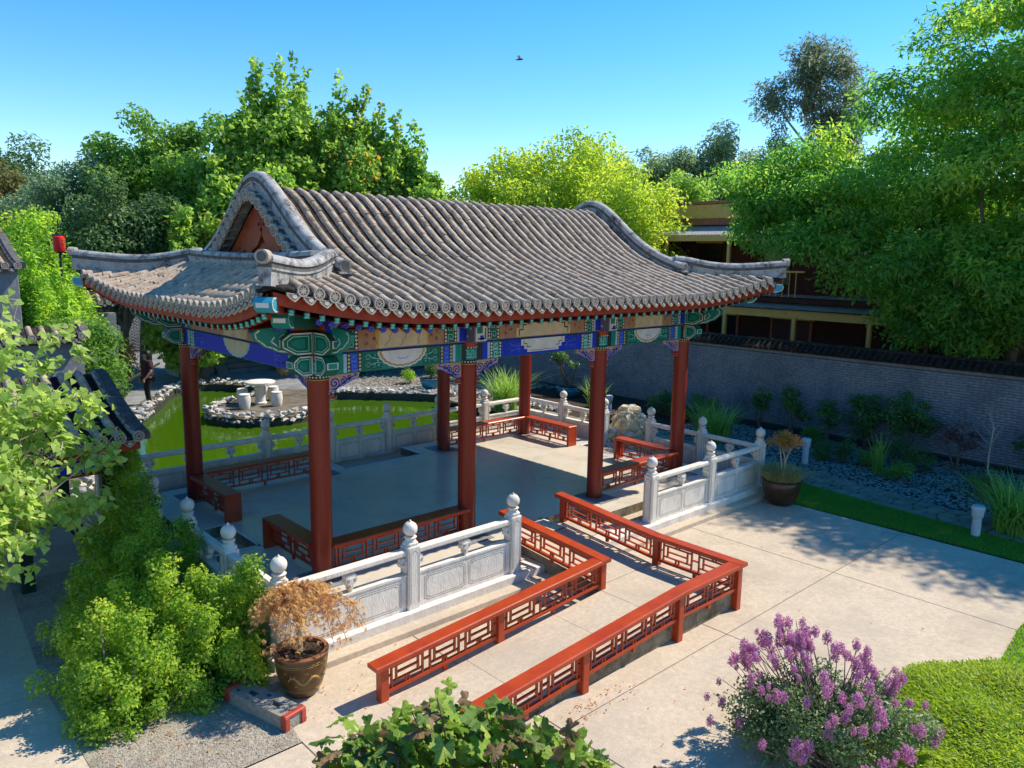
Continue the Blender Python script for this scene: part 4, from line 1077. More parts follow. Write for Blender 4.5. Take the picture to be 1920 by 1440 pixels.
# fascia boards under the tile ends
for s_ in (-1, 1):
    sec = [(-.02, -.18), (.025, -.18), (.025, -.05), (-.02, -.05)]
    mb = MB(); pth = [(x, s_*(yE(x)-.07), float(zF(x, yE(x)))) for x in np.linspace(-5.25, 5.25, 50)]
    V = [(p[0], p[1]+a*s_, p[2]+b) for p in pth for a, b in sec]
    F = [(i*4+k, i*4+(k+1) % 4, (i+1)*4+(k+1) % 4, (i+1)*4+k) for i in range(len(pth)-1) for k in range(4)]
    mb.add(V, F, 'board_red'); mb.build('eave_board', pav)
    mb = MB(); pth = [(s_*(xE(y)-.07), y, float(zS(xE(y), y))) for y in np.linspace(-3.55, 3.55, 40)]
    V = [(p[0]+a*s_, p[1], p[2]+b) for p in pth for a, b in sec]
    F = [(i*4+k, i*4+(k+1) % 4, (i+1)*4+(k+1) % 4, (i+1)*4+k) for i in range(len(pth)-1) for k in range(4)]
    mb.add(V, F, 'board_red'); mb.build('eave_board', pav)
# rafters: square flying rafters with green ends, round ones with blue ends beneath
def flying():
    mb = MB(); mb.bev((0, -.35, 0), (.068, .70, .075), 'board_red', .004)
    mb.box((0, .002, 0), (.066, .006, .072), 'p_teal'); mb.box((0, .006, .0), (.044, .003, .05), 'p_aqua')
    return mb.mesh('rafter')
FLY = flying()
mb = MB(); mb.tube([(0, -.7, 0), (0, 0, 0)], .042, 12, 'board_red'); mb.tube([(0, 0, 0), (0, .006, 0)], .043, 12, 'p_blue')
mb.tube([(0, .005, 0), (0, .008, 0)], .030, 10, 'p_lblue'); mb.tube([(0, .007, 0), (0, .010, 0)], .020, 8, 'p_blue'); RND = mb.mesh('round_rafter', True)
def raft(me_, nm, p, out, pit):
    y = out.normalized(); z = Vector((0, 0, 1)); x = y.cross(z)
    m = Matrix(((x.x, y.x, z.x, p[0]), (x.y, y.y, z.y, p[1]), (x.z, y.z, z.z, p[2]), (0, 0, 0, 1))) @ Matrix.Rotation(pit, 4, 'X')
    ob(nm, me_, pav, mw=m)
for s_ in (-1, 1):
    for k in range(-25, 26):
        x = k*.2
        fan = max(0, abs(x)-3.3)/2*.75*(1 if x > 0 else -1)
        raft(FLY, 'rafter', (x, s_*(yE(x)-.11), float(zF(x, yE(x)))-.225), Vector((fan, s_, 0)), rad(-12))
        if abs(x) < 4.7: raft(RND, 'round_rafter', (x*.955, s_*(yE(x)-.56), float(zF(x, yE(x)))-.31+.05*(kx(x) < .01)), Vector((fan, s_, 0)), rad(-20))
    for k in range(-16, 17):
        y = k*.2
        fan = max(0, abs(y)-1.6)/2*.75*(1 if y > 0 else -1)
        raft(FLY, 'rafter', (s_*(xE(y)-.11), y, float(zS(xE(y), y))-.225), Vector((s_, fan, 0)), rad(-12))
        if abs(y) < 3.0: raft(RND, 'round_rafter', (s_*(xE(y)-.56), y*.94, float(zS(xE(y), y))-.31+.05*(ky(y) < .01)), Vector((s_, fan, 0)), rad(-20))
# soffit board above the rafters
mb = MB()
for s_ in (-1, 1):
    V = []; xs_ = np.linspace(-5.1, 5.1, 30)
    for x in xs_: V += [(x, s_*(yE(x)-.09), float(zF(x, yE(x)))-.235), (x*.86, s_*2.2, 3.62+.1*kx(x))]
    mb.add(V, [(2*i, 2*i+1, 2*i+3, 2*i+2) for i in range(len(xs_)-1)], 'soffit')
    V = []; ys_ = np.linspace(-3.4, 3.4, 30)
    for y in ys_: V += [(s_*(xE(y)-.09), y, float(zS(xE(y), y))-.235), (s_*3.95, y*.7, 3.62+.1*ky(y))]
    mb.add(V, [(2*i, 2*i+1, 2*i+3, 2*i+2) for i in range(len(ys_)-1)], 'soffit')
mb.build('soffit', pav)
# corner beams (two stacked timbers at 45 degrees with teal ends)
for sx in (-1, 1):
    for sy in (-1, 1):
        for z0, z1, l0, l1, mt, h, nm in ((3.50, 3.60, .2, 1.22, 'p_green', .20, 'corner_beam'), (3.63, 3.80, .3, 1.72, 'board_red', .17, 'flying_corner_beam')):
            d = Vector((sx*.707, sy*.707, 0)); a = Vector((sx*HX, sy*HY, z0))+d*l0; b_ = Vector((sx*HX, sy*HY, z1))+d*l1
            mb = MB(); mb.bar(a, b_, .19, h, mt); o = mb.build(nm, pav)
            mb = MB(); e = d*.16; zz = Vector((0, 0, h/2)); sd_ = Vector((-d.y, d.x, 0))
            # scrolled end cap
            pl = [(0, -h/2), (.10, -h/2+.01), (.17, -h*.18), (.19, h*.2), (.15, h*.5), (0, h/2)]
            mb.prism(pl, b_-sd_*.098-d*.004, d, (0, 0, 1), sd_, .196, 'p_cyan' if nm[0] == 'f' else 'p_teal')
            for sg in (-1, 1):
                P = Paint(b_+sd_*sg*.098, d, sd_*sg); P.mb = mb
                P.line([(u*.93, v*.86) for u, v in pl], .016, 'p_white', .003)
            P = Paint(b_+d*.188, sd_, d); P.mb = mb; P.rect(-.07, .07, -.02, .03, 'p_white', .003)
            mb.build('scrolled_tip', o)
        mb = MB()   # cloud-shaped board under the corner eave, carved with a spiral
        for (bx, by, dx, dy) in ((sx*(HX+.30), sy*HY, sx, 0), (sx*HX, sy*(HY+.30), 0, sy)):
            pass
# gable ends
RB = [(.07, 0), (.07, .10), (.085, .105), (.085, .135), (.07, .14), (.10, .15), (.10, .205), (.08, .215), (.095, .225), (.095, .26), (.05, .295), (-.05, .295), (-.095, .26), (-.095, .225), (-.08, .215), (-.10, .205), (-.10, .15), (-.07, .14), (-.085, .135), (-.085, .105), (-.07, .10), (-.07, 0)]
def ridge(name, path, sides, parent, h=1.0, sc=1.0, cap_disc=None):
    """layered ridge: plaster base, dark brick band, pale lines, rounded pale cap"""
    layers = [([(.068, -.06), (.068, .115), (-.068, .115), (-.068, -.06)], 'plaster'), ([(.085, .112), (.085, .135), (-.085, .135), (-.085, .112)], 'plaster'),
              ([(.074, .133), (.074, .195), (-.074, .195), (-.074, .133)], 'ridge_dark'), ([(.09, .193), (.095, .22), (.08, .255), (.04, .282), (-.04, .282), (-.08, .255), (-.095, .22), (-.09, .193)], 'plaster')]
    mb = MB()
    for sec, mt in layers: mb.sweep([(a*sc, b*h) for a, b in sec], path, sides, mt)
    return mb.build(name, parent, True)
ydn = np.linspace(0, 2.42, 34)
for sx in (-1, 1):
    xg = sx*3.72
    pth = [(xg, y, float(prof(abs(y)))) for y in np.concatenate([-ydn[::-1], ydn[1:]])]
    pth[0] = (xg, -2.42, pth[0][2]+.012); pth[-1] = (xg, 2.42, pth[-1][2]+.012)
    gr = ridge('gable_ridge', pth, (sx, 0, 0), pav)
    for sy in (-1, 1):
        mb = MB(); z = float(prof(2.42))
        mb.tube([(xg, sy*2.36, z+.235), (xg, sy*2.47, z+.225)], [.08, .08], 16, 'plaster'); mb.tube([(xg, sy*2.472, z+.225), (xg, sy*2.476, z+.225)], .055, 14, 'ridge_dark')
        mb.box((xg, sy*2.39, z+.04), (.15, .1, .26), 'ridge_dark'); mb.box((xg, sy*2.43, z+.14), (.17, .10, .03), 'plaster')
        mb.build('ridge_end', gr)
        # hip ridge to the corner
        n_ = 16; hp = []
        for i in range(n_):
            t = i/(n_-1); x = HA[0]+(HB[0]-HA[0])*t*1.0; y = HA[1]+(HB[1]-HA[1])*t
            x = 3.74+(5.37-3.74)*t; y = 2.18+(3.65-2.18)*t
            z = max(float(zF(x, min(y, yE(x)))), float(zS(x, y)))*.5+min(float(zF(x, min(y, yE(x)))), float(zS(x, y)))*.5
            hp.append((sx*x, sy*y, z+.025+.03*t*t))
        d = (Vector(hp[-1])-Vector(hp[0])); sd_ = Vector((-d.y, d.x, 0)).normalized()
        hr = ridge('hip_ridge', hp, tuple(sd_), pav, .98)
        mb = MB(); e = Vector(hp[-1]); dd = Vector((d.x, d.y, 0)).normalized()
        mb.tube([e+dd*-.06+Vector((0, 0, .235)), e+dd*.06+Vector((0, 0, .24))], .075, 16, 'tile_end'); mb.tube([e+dd*.061+Vector((0, 0, .24)), e+dd*.065+Vector((0, 0, .24))], .052, 14, 'ridge_dark')
        mb.build('ridge_end', hr)
    # horizontal foot ridge below the gable
    fp = [(sx*3.93, y, 4.115+.05*(abs(y)/2.1)**2) for y in np.linspace(-2.12, 2.12, 20)]
    ridge('foot_ridge', fp, (sx, 0, 0), pav, .78, .9)
    # red gable board, studs, centre batten
    xb_ = sx*3.60
    ys = np.linspace(-1.75, 1.75, 41)
    pl = [(y, float(prof(abs(y)))-.14) for y in ys]; pl = [(-1.75, 4.12)]+pl+[(1.75, 4.12)]
    mb = MB(); mb.prism(pl, (xb_-sx*.03, 0, 0), (0, 1, 0), (0, 0, 1), (sx, 0, 0), .06, 'soffit'); gb = mb.build('gable_board', pav)
    for sg in (-1, 1):       # two broad red barge boards meeting at the top
        yy = np.linspace(0.012, 1.72, 20)
        outer = [(sg*y, float(prof(y))-.17) for y in yy]; inner = [(sg*max(.012, y-.62), max(4.12, float(prof(max(0, y-.05)))-.62-.38*min(1, y/.9))) for y in yy[::-1]]
        inner = [(sg*.95, 4.12), (sg*.16, 4.44), (sg*.012, 4.60)]
        mb = MB(); mb.prism(outer+[(sg*1.72, 4.12)]+inner, (xb_+sx*.032, 0, 0), (0, 1, 0), (0, 0, 1), (sx, 0, 0), .05, 'gable_red'); bb = mb.build('barge_board', gb)
        studs = [(.08, 4.76), (.03, 4.89), (.10, 4.98), (.04, 5.06), (.0, 4.68)] if True else []
        studs += [(.78, 4.40), (.66, 4.33), (.84, 4.30), (.72, 4.24), (.60, 4.36), (.90, 4.36)]
        for y, z in studs:
            mb = MB(); mb.lathe([(.026, 0), (.022, .012), (.008, .02)], (0, 0, 0), 10, 'soffit')
            mb.v = [(xb_+sx*(.082+v[2]), sg*y+v[0], z+v[1]) for v in mb.v]; mb.build('stud', bb, True)
    mb = MB(); mb.box((xb_+sx*.02, 0, 4.3), (.03, 1.2, .36), 'gable_red'); mb.build('lower_panel', gb)
    # row of tile ends along both gable edges
    for sg in (-1, 1):
        for k in range(11):
            y = .04+k*.165
            if y > 1.85: break
            z = float(prof(y))-.04
            if z < 4.26: continue
            m = Matrix.Translation((sx*3.80, sg*y, z))
            mt = MB(); 
            o = ob('verge_tile', TILE, pav, mw=frame((sx*3.66, sg*y, z+.0), (sx*3.90, sg*y, z-.045), (0, 1, 0)) @ Matrix.Diagonal((1.15, 1, 1.15, 1)))
            ob('tile_end', DISC, o, mw=Matrix.Translation((0, .245, .012)) @ Matrix.Diagonal((1.1, 1, 1.1, 1)))
            if k:
                y2 = y-.082; z2 = float(prof(y2))-.09
                ob('drip_tile', DRIP, pav, mw=facing(Vector((sx*3.86, sg*y2, z2)), Vector((sx, 0, 0)), None) @ Matrix.Diagonal((.8, 1, .9, 1)))
    mb = MB(); mb.sweep([(-.07, -.05), (.10, -.05), (.10, -.005), (-.07, -.005)], [(sx*3.76, y, float(prof(abs(y)))) for y in np.linspace(-2.0, 2.0, 40)], (sx, 0, 0), 'ridge_dark'); mb.build('verge_board', pav, True)
# cloud boards carved under the corner eaves
def cloudboard(x, y, dx, dy):
    d = Vector((dx, dy, 0)); sd_ = Vector((-dy, dx, 0))
    pl = [(0, 3.36), (0, 3.10), (.22, 3.085), (.30, 3.10), (.42, 3.12), (.50, 3.17), (.58, 3.19), (.66, 3.26), (.72, 3.30), (.74, 3.38), (.68, 3.42), (.4, 3.44)]
    mb = MB(); mb.prism(pl, Vector((x, y, 0))-sd_*.03, d, (0, 0, 1), sd_, .06, 'p_teal'); o = mb.build('cloud_board', pav)
    mb = MB()
    for sg in (-1, 1):
        P = Paint(Vector((x, y, 0))+sd_*sg*.03, d, sd_*sg); P.mb = mb
        cx, cy = .33, 3.27
        P.line([(cx+(u-cx)*.92, cy+(v-cy)*.88) for u, v in pl[1:-1]], .018, 'p_white', .003)
        P.spiral(.33, 3.28, .065, .018, 'p_white', 1.6, 1, 0, .003); P.line([(.18, 3.31), (.14, 3.25), (.2, 3.2), (.3, 3.19), (.42, 3.2), (.5, 3.26), (.46, 3.31)], .016, 'p_white', .003)
    mb.build('painted_scroll', o)
for sx in (-1, 1):
    for sy in (-1, 1):
        cloudboard(sx*(HX+.14), sy*(HY-.0), sx, 0); cloudboard(sx*HX, sy*(HY+.14), 0, sy)
# ------------------------------------------------------------------ garden wall of grey brick with tile coping
WX = 11.72
def brick_wall(name, label, p, q, ztop, nb, cl=.245, ch=.068, depth=.35, coping=True, near=300, gap_tile=.17):
    """wall from plan point p to q; its seen face is on the left of p->q"""
    p, q = Vector(p), Vector(q); L = (q-p).length; d = (q-p)/L; nn = Vector((-d.y, d.x)); ang = math.atan2(d.y, d.x)
    t = thing(name, label, 'wall', (p.x, p.y, -.42))
    mid = (p+q)/2-nn*depth/2-p
    mb = MB(); mb.box((mid.x, mid.y, (ztop+.42)/2), (L, depth, ztop+.42), 'mortar', ang); mb.build('core', t)
    # bricks: thin proud slabs in running bond
    ub = MB(); ub.bev((0, 0, 0), (cl-.008, .014, ch-.008), 'wall_brick', .002); BM_ = ub.mesh('brick')
    bv = np.array([v.co[:] for v in BM_.vertices]); bt = []
    for f in BM_.polygons:
        ix = list(f.vertices)
        for k in range(1, len(ix)-1): bt.append((ix[0], ix[k], ix[k+1]))
    bt = np.array(bt)
    pos = []
    nc = int((ztop+.38)/ch); nr_ = int(L/cl)
    R = Matrix.Rotation(ang, 4, 'Z'); rr = random.Random(5)
    for r_ in range(nc):
        for k in range(nr_):
            s = (k+.5+(.5 if r_ % 2 else 0))*cl
            if s > L-cl*.5: continue
            m = Matrix.Translation((d.x*s+nn.x*(.004+rr.uniform(-.002, .003)), d.y*s+nn.y*(.004+rr.uniform(-.002, .003)), .05+(r_+.5)*ch)) @ R
            w_ = m.translation+Vector((p.x, p.y, -.42)); pos.append(((w_-CAMP).length+(0 if w_.z > 0.3 else 3), m))
    pos.sort(key=lambda a: a[0])
    for _, m in pos[:near]: ob('brick', BM_, t, mw=m)
    V, F = batch([m for _, m in pos[near:]], bv, bt)
    tag(ob('bricks', npmesh('bricks', V, F, 'wall_brick'), t), kind='stuff')
    if coping:
        mb = MB(); a = mid
        for wd_, h0, h1, mt in ((depth+.05, .0, .06, 'wall_brick'), (depth+.10, .06, .11, 'wall_brick')): mb.box((mid.x, mid.y, ztop+.42+(h0+h1)/2), (L, wd_, h1-h0), mt, ang)
        sec = [(depth/2+.16, .09), (0, .30), (-depth/2-.16, .09), (0, .16)]
        mb.sweep(sec, [(mid.x-d.x*L/2, mid.y-d.y*L/2, ztop+.42), (mid.x+d.x*L/2, mid.y+d.y*L/2, ztop+.42)], (nn.x, nn.y, 0), 'tile_dark')
        mb.build('coping', t)
        k = int(L/gap_tile)
        mb = MB(); tv_, tf_ = tile_unit(.055, .062, .36); mb.add(tv_, tf_, 'tile_dark'); CT = mb.mesh('coping_tile')
        for i in range(k):
            s = (i+.5)*gap_tile
            c = Vector((d.x*s+mid.x-d.x*L/2, d.y*s+mid.y-d.y*L/2, ztop+.42+.30))
            for sg in (1, -1):
                if sg < 0 and i % 1: continue
                e = c+Vector((nn.x, nn.y, 0))*sg*(depth/2+.17)-Vector((0, 0, .20))
                ob('coping_tile', CT, t, mw=frame(c, e, (d.x, d.y, 0)))
            if False: pass
        mb = MB(); mb.tube([(mid.x-d.x*L/2, mid.y-d.y*L/2, ztop+.42+.33), (mid.x+d.x*L/2, mid.y+d.y*L/2, ztop+.42+.33)], .06, 10, 'tile_dark'); mb.build('coping_ridge', t, True)
    return t
brick_wall('garden_wall', 'long grey brick garden wall with dark tile coping behind the flower bed', (WX, -16.0), (WX, 21.0), 1.70, 300)
brick_wall('back_wall', 'dark shaded brick wall at the far end of the pond garden', (WX, 27.5), (-7.0, 27.5), 1.9, 60, near=40)

# ------------------------------------------------------------------ verandah building beyond the wall
vb = thing('verandah_building', 'two-storey maroon brick building with ochre verandah posts behind the garden wall', 'building', (20, 2, -.4))
def vpart(nm, c, d, mt, par=None):
    mb = MB(); mb.bev((c[0]-20, c[1]-2, c[2]+.4), d, mt, .01); return mb.build(nm, par or vb)
X0 = 16.6
vpart('wall', (20.6, 1, 2.6), (3.0, 24, 6.2), 'maroon_wall')
vpart('parapet', (20.4, 1, 6.25), (3.5, 24.6, .55), 'ochre'); vpart('cornice', (20.4, 1, 5.85), (3.4, 24.4, .28), 'terracotta'); vpart('parapet_cap', (20.4, 1, 6.6), (3.6, 24.7, .12), 'terracotta')
vpart('upper_floor', (17.9, 1, 2.95), (2.6, 24, .14), 'maroon_wall')
vpart('beam', (X0, 1, 2.48), (.14, 24, .28), 'ochre')
mb = MB()     # corrugated skirt roof of the lower verandah
n_ = 160; V = []
for i in range(n_+1):
    y = -7.5+i*.075; z = .018*(i % 2)
    V += [(X0-.35-20, y-2, 2.66+.4+z), (X0+1.3-20, y-2, 3.10+.4+z)]
mb.add(V, [(2*i, 2*i+1, 2*i+3, 2*i+2) for i in range(n_)], 'tin'); mb.build('tin_roof', vb)
mb = MB(); V = []
for i in range(n_*2+1):
    y = -11+i*.075; z = .018*(i % 2)
    V += [(X0+.3-20, y-2, 5.25+.4+z), (X0+2.6-20, y-2, 5.75+.4+z)]
mb.add(V, [(2*i, 2*i+1, 2*i+3, 2*i+2) for i in range(n_*2)], 'tin'); mb.build('upper_tin_roof', vb)
vpart('upper_beam', (X0, 1, 5.12), (.12, 24, .22), 'ochre')
for y in (-9.0, -6.25, -3.45, -.75, 1.85, 4.6, 7.4, 10.2):
    p = vpart('verandah_post', (X0, y, 1.0), (.13, .13, 2.8), 'ochre')
    vpart('post_collar', (X0, y, 1.45), (.21, .21, .09), 'ochre', p); vpart('post_collar', (X0, y, 1.33), (.17, .17, .06), 'ochre', p)
    if y > 2.5: vpart('upper_post', (X0, y, 4.05), (.12, .12, 2.0), 'ochre')
vpart('balcony_rail', (X0, 6.6, 3.95), (.07, 10, .06), 'ochre')
for i in range(40): vpart('baluster', (X0, 1.9+i*.24, 3.5), (.035, .035, .85), 'ochre')
for y, w_, z, h in ((3.2, 1.5, .95, 2.3), (-2.4, 1.3, 1.1, 2.0), (-5.1, 1.3, 1.1, 2.0), (6.2, 1.3, 1.1, 2.0)):
    f = vpart('door' if w_ > 1.4 else 'window', (19.08, y, z), (.1, w_, h), 'door_red' if w_ > 1.4 else 'window_dark')
    for s_ in (-1, 1): vpart('frame', (19.02, y+s_*(w_/2+.05), z), (.12, .1, h+.1), 'terracotta', f)
    vpart('lintel', (19.02, y, z+h/2+.06), (.12, w_+.3, .12), 'ochre', f)
    vpart('mullion', (19.02, y, z), (.11, .05, h), 'terracotta', f)
for y in (-3, 0.5, 4, 7):
    f = vpart('window', (19.08, y, 4.2), (.1, 1.1, 1.6), 'window_dark'); vpart('frame', (19.02, y, 5.03), (.12, 1.3, .1), 'ochre', f)

# ------------------------------------------------------------------ path, beds, lawns
path = tag(ob('flagstone_path', None), 'crazy-paved stone path between lawn strip and gravel bed', kind='structure')
PC = [(6.95, 9.0, 1.0), (7.3, 5.5, 1.05), (7.5, 2.0, 1.1), (7.45, -1.5, 1.15), (7.2, -3.2, 1.15), (6.95, -4.8, 1.05), (6.75, -6.4, .95), (6.6, -8.2, .95), (6.6, -10.5, .95)]
def pc(t):
    k = min(int(t), len(PC)-2); f = t-k; a, b = PC[k], PC[k+1]
    return [a[i]+(b[i]-a[i])*f for i in range(3)]
rr = random.Random(4)
mb = MB(); V = []
for i in range(65):
    x, y, w_ = pc(i/64*(len(PC)-1.001)); V += [(x-w_/2-.03, y, -.400), (x+w_/2+.03, y, -.400)]
mb.add(V, [(2*i, 2*i+1, 2*i+3, 2*i+2) for i in range(64)], 'gravel_bed'); mb.build('bedding', path)
tt = np.linspace(0, len(PC)-1.001, 46)
grid = [[None]*4 for _ in tt]
for i, t in enumerate(tt):
    x, y, w_ = pc(float(t))
    for j in range(4):
        jx = 0 if j in (0, 3) else rr.uniform(-.09, .09); grid[i][j] = (x+w_*(j/3-.5)+jx, y+rr.uniform(-.12, .12))
for i in range(len(tt)-1):
    j = 0
    while j < 3:
        c = [grid[i][j], grid[i][j+1], grid[i+1][j+1], grid[i+1][j]]
        cx = sum(p[0] for p in c)/4; cy = sum(p[1] for p in c)/4
        if rr.random() < .25: c = [c[0], c[1], c[2], c[3]]
        k = .93
        # corner-cut polygon
        q = []
        for a, b in zip(c, c[1:]+c[:1]):
            for f in (.16, .84): q.append((a[0]+(b[0]-a[0])*f+rr.uniform(-.012, .012), a[1]+(b[1]-a[1])*f+rr.uniform(-.012, .012)))
        q = [(cx+(x-cx)*k, cy+(y-cy)*k) for x, y in q]
        mb = MB(); mb.prism(q, (0, 0, -.42), (1, 0, 0), (0, 1, 0), (0, 0, 1), .045+rr.uniform(-.004, .006), 'flag'); mb.build('flagstone', path)
        j += 1
# gravel bed ground + pebbles
mb = MB(); mb.add([(7.9, 9, -.41), (WX, 9, -.41), (WX, -14, -.41), (7.0, -14, -.41), (7.1, -6, -.41), (7.75, -3, -.41)], [(0, 1, 2, 3, 4, 5)], 'soil')
tag(mb.build('flower_bed'), 'dark soil of the long bed under the brick wall', kind='structure')
pebbles('bed_pebbles', [(8.05, 1.5), (10.9, 1.5), (11.4, -9.0), (7.05, -9.0), (7.2, -6.5), (7.45, -4.9), (7.8, -3.2)], 11000, .018, .052, -.405, 'pebble', 'grey and white pebbles mulching the bed below the wall', 21)
pebbles('pond_pebbles', [(7.2, 10.0), (5.4, 12.3), (5.2, 15.5), (11.4, 17), (11.5, 8.0)], 4200, .03, .07, -.415, 'pebble', 'pale pebbles covering the bank beyond the pond', 22)
mb = MB(); mb.add([(8.1, 10.2, -.414), (6.7, 11.8, -.414), (5.3, 13.8, -.414), (4.4, 13.0, -.414), (5.9, 11.0, -.414), (7.3, 9.4, -.414)], [(0, 1, 2, 3, 4, 5)], 'asphalt')
tag(mb.build('pond_path'), 'grey strip of path behind the pond stones', kind='structure')
mb = MB(); mb.add([(-12, 17.2, -.414), (-3.5, 9.5, -.414), (-1.2, 14.4, -.414), (.5, 16.7, -.414), (2.0, 17.0, -.414), (3.2, 15.8, -.414), (3.2, 14.0, -.414), (4.6, 12.8, -.414), (6.0, 14.0, -.414), (8.5, 27, -.414), (-12, 27, -.414)], [tuple(range(11))], 'asphalt')
tag(mb.build('rear_plaza'), 'grey paved plaza behind the pond where a person stands', kind='structure')
def blades(P, h, wd, rng, lean=.35, seg=2, hj=.4):
    """grass blades as curved ribbons: P (n,3)"""
    n = len(P); a = rng.uniform(0, 6.283, n); D = np.stack([np.cos(a), np.sin(a), np.zeros(n)], 1); S = np.stack([-np.sin(a), np.cos(a), np.zeros(n)], 1)
    H = h*rng.uniform(1-hj, 1+hj, n)[:, None]; ln = (lean*rng.uniform(.3, 1.4, n))[:, None]*H
    W_ = wd*rng.uniform(.7, 1.2, n)[:, None]
    V = np.empty((n, 2*seg+1, 3))
    for k in range(seg):
        f = k/seg; c = P+D*ln*f*f+np.array([0, 0, 1])*H*(f-.25*f*f*np.minimum(ln/H, 1.6)); V[:, 2*k] = c-S*W_*(1-.5*f)/2; V[:, 2*k+1] = c+S*W_*(1-.5*f)/2
    V[:, 2*seg] = P+D*ln+np.array([0, 0, 1])*H*(1-.25*np.minimum(ln/H, 3.2))
    b = np.arange(n)[:, None]*(2*seg+1); F = []
    for k in range(seg-1): F += [b+np.array([[2*k, 2*k+1, 2*k+3]]), b+np.array([[2*k, 2*k+3, 2*k+2]])]
    F.append(b+np.array([[2*seg-2, 2*seg-1, 2*seg]]))
    F = np.concatenate(F, 1).reshape(-1, 3)
    vals = np.clip(rng.normal(.5, .2, n), .01, .99)
    return V.reshape(-1, 3), F, np.repeat(vals, 2*seg-1)
def inpoly(P, poly):
    ins = np.zeros(len(P), bool); n = len(poly)
    for i in range(n):
        (x0, y0), (x1, y1) = poly[i], poly[(i+1) % n]
        ins ^= ((y0 > P[:, 1]) != (y1 > P[:, 1])) & (P[:, 0] < (x1-x0)*(P[:, 1]-y0)/(y1-y0+1e-12)+x0)
    return ins
def lawn(name, poly, cnt, h, mat, label, seed, z=-.40):
    rng = np.random.default_rng(seed); xs = [p[0] for p in poly]; ys = [p[1] for p in poly]
    P = np.stack([rng.uniform(min(xs), max(xs), cnt*2), rng.uniform(min(ys), max(ys), cnt*2), np.full(cnt*2, z)], 1)
    P = P[inpoly(P, poly)][:cnt]
    V, F, a = blades(P, h, .011, rng, .7, 2)
    mb = MB(); mb.add([(x, y, z+.004) for x, y in poly], [tuple(range(len(poly)))], 'soil'); mb.mats = ['ground']
    tag(mb.build(name+'_soil'), 'earth beneath the '+label, kind='structure')
    return tag(ob(name, npmesh(name, V, F, mat, a)), label, 'grass', kind='stuff')
lawn('lawn_strip', [(5.12, -3.9), (5.2, -6.4), (5.15, -12), (6.1, -12), (6.12, -8.0), (6.3, -6.2), (6.5, -4.6), (6.65, -3.6), (5.6, -3.5)], 60000, .055, 'grass_strip', 'mown strip of green lawn beside the stone path', 31)
lawn('lawn', [(1.25, -8.95), (2.45, -8.85), (6, -8.9), (8, -13), (-1.2, -13), (-.3, -10.6), (.9, -9.6)], 90000, .05, 'grass', 'bright green lawn at the right edge of the courtyard', 32, z=-.372)
# ------------------------------------------------------------------ stones
def stone_mesh(seed, mat):
    rng = np.random.default_rng(seed); bm = bmesh.new()
    pts = nrm(rng.normal(size=(15, 3)))*rng.uniform(.7, 1.05, (15, 1))*np.array([1.0, .75, .62])
    for p in pts: bm.verts.new(p)
    r_ = bmesh.ops.convex_hull(bm, input=bm.verts)
    bmesh.ops.delete(bm, geom=[v for v in bm.verts if not v.link_faces], context='VERTS')
    me = bpy.data.meshes.new('stone'); bm.to_mesh(me); bm.free(); me.materials.append(MATS[mat]); return me
STN = [stone_mesh(i, m_) for i, m_ in enumerate(['rock', 'rock', 'rock_grey', 'rock', 'rock_grey', 'rock_grey', 'rock'])]
STG = [stone_mesh(20+i, m_) for i, m_ in enumerate(['rock_gold', 'rock_gold', 'rock', 'rock_gold'])]
def stone(par, p, s, meshes, rr):
    m = Matrix.Translation(p) @ Matrix.Rotation(rr.uniform(0, 6.28), 4, 'Z') @ Matrix.Rotation(rr.uniform(-.6, .6), 4, 'X') @ Matrix.Diagonal((s*rr.uniform(.8, 1.3), s*rr.uniform(.8, 1.2), s*rr.uniform(.75, 1.1), 1))
    ob('stone', rr.choice(meshes), par, mw=m)
edge = tag(ob('pond_edging', None), 'ring of white and grey rocks set round the pond', kind='structure')
rr = random.Random(9)
PL = smooth_loop(POND, 8); acc = 0
for (x0, y0), (x1, y1) in zip(PL, PL[1:]+PL[:1]):
    l = math.hypot(x1-x0, y1-y0); acc += l
    if y0 < 4.6: continue
    while acc > .19:
        acc -= .19
        nx, ny = (y1-y0)/l, -(x1-x0)/l      # outward (loop is counter-clockwise)
        isl = (9 < y0 < 13.2 and x0 < 3.7)
        for k in range(2):
            o_ = rr.uniform(-.02, .10)+k*.17
            stone(edge, (x0+nx*o_, y0+ny*o_, -.36+.05*k+rr.uniform(-.03, .05)), rr.uniform(.09, .155), STN, rr)
        if isl: stone(edge, (x0+nx*.02, y0+ny*.02, -.49+rr.uniform(-.03, .03)), rr.uniform(.10, .15), STN, rr)
rk = thing('rockery', 'heap of golden and white rocks at the side opening of the balustrade', 'rockery', (5.75, .3, -.4))
rr = random.Random(15)
for i in range(150):
    a = rr.uniform(0, 6.28); r_ = rr.random()**.6
    x = .15+.62*r_*math.cos(a); y = .15+.75*r_*math.sin(a); h = max(0, 1.12*(1-r_**1.7))
    stone(rk, (x, y, .05+h*rr.uniform(.85, 1.0)), rr.uniform(.13, .23), STG if x < .25 else STG+STN, rr)
mb = MB(); mb.lathe([(.62, 0), (.55, .35), (.35, .75), (.08, 1.0)], (.15, .15, 0), 12, 'rock_gold'); mb.build('core', rk)

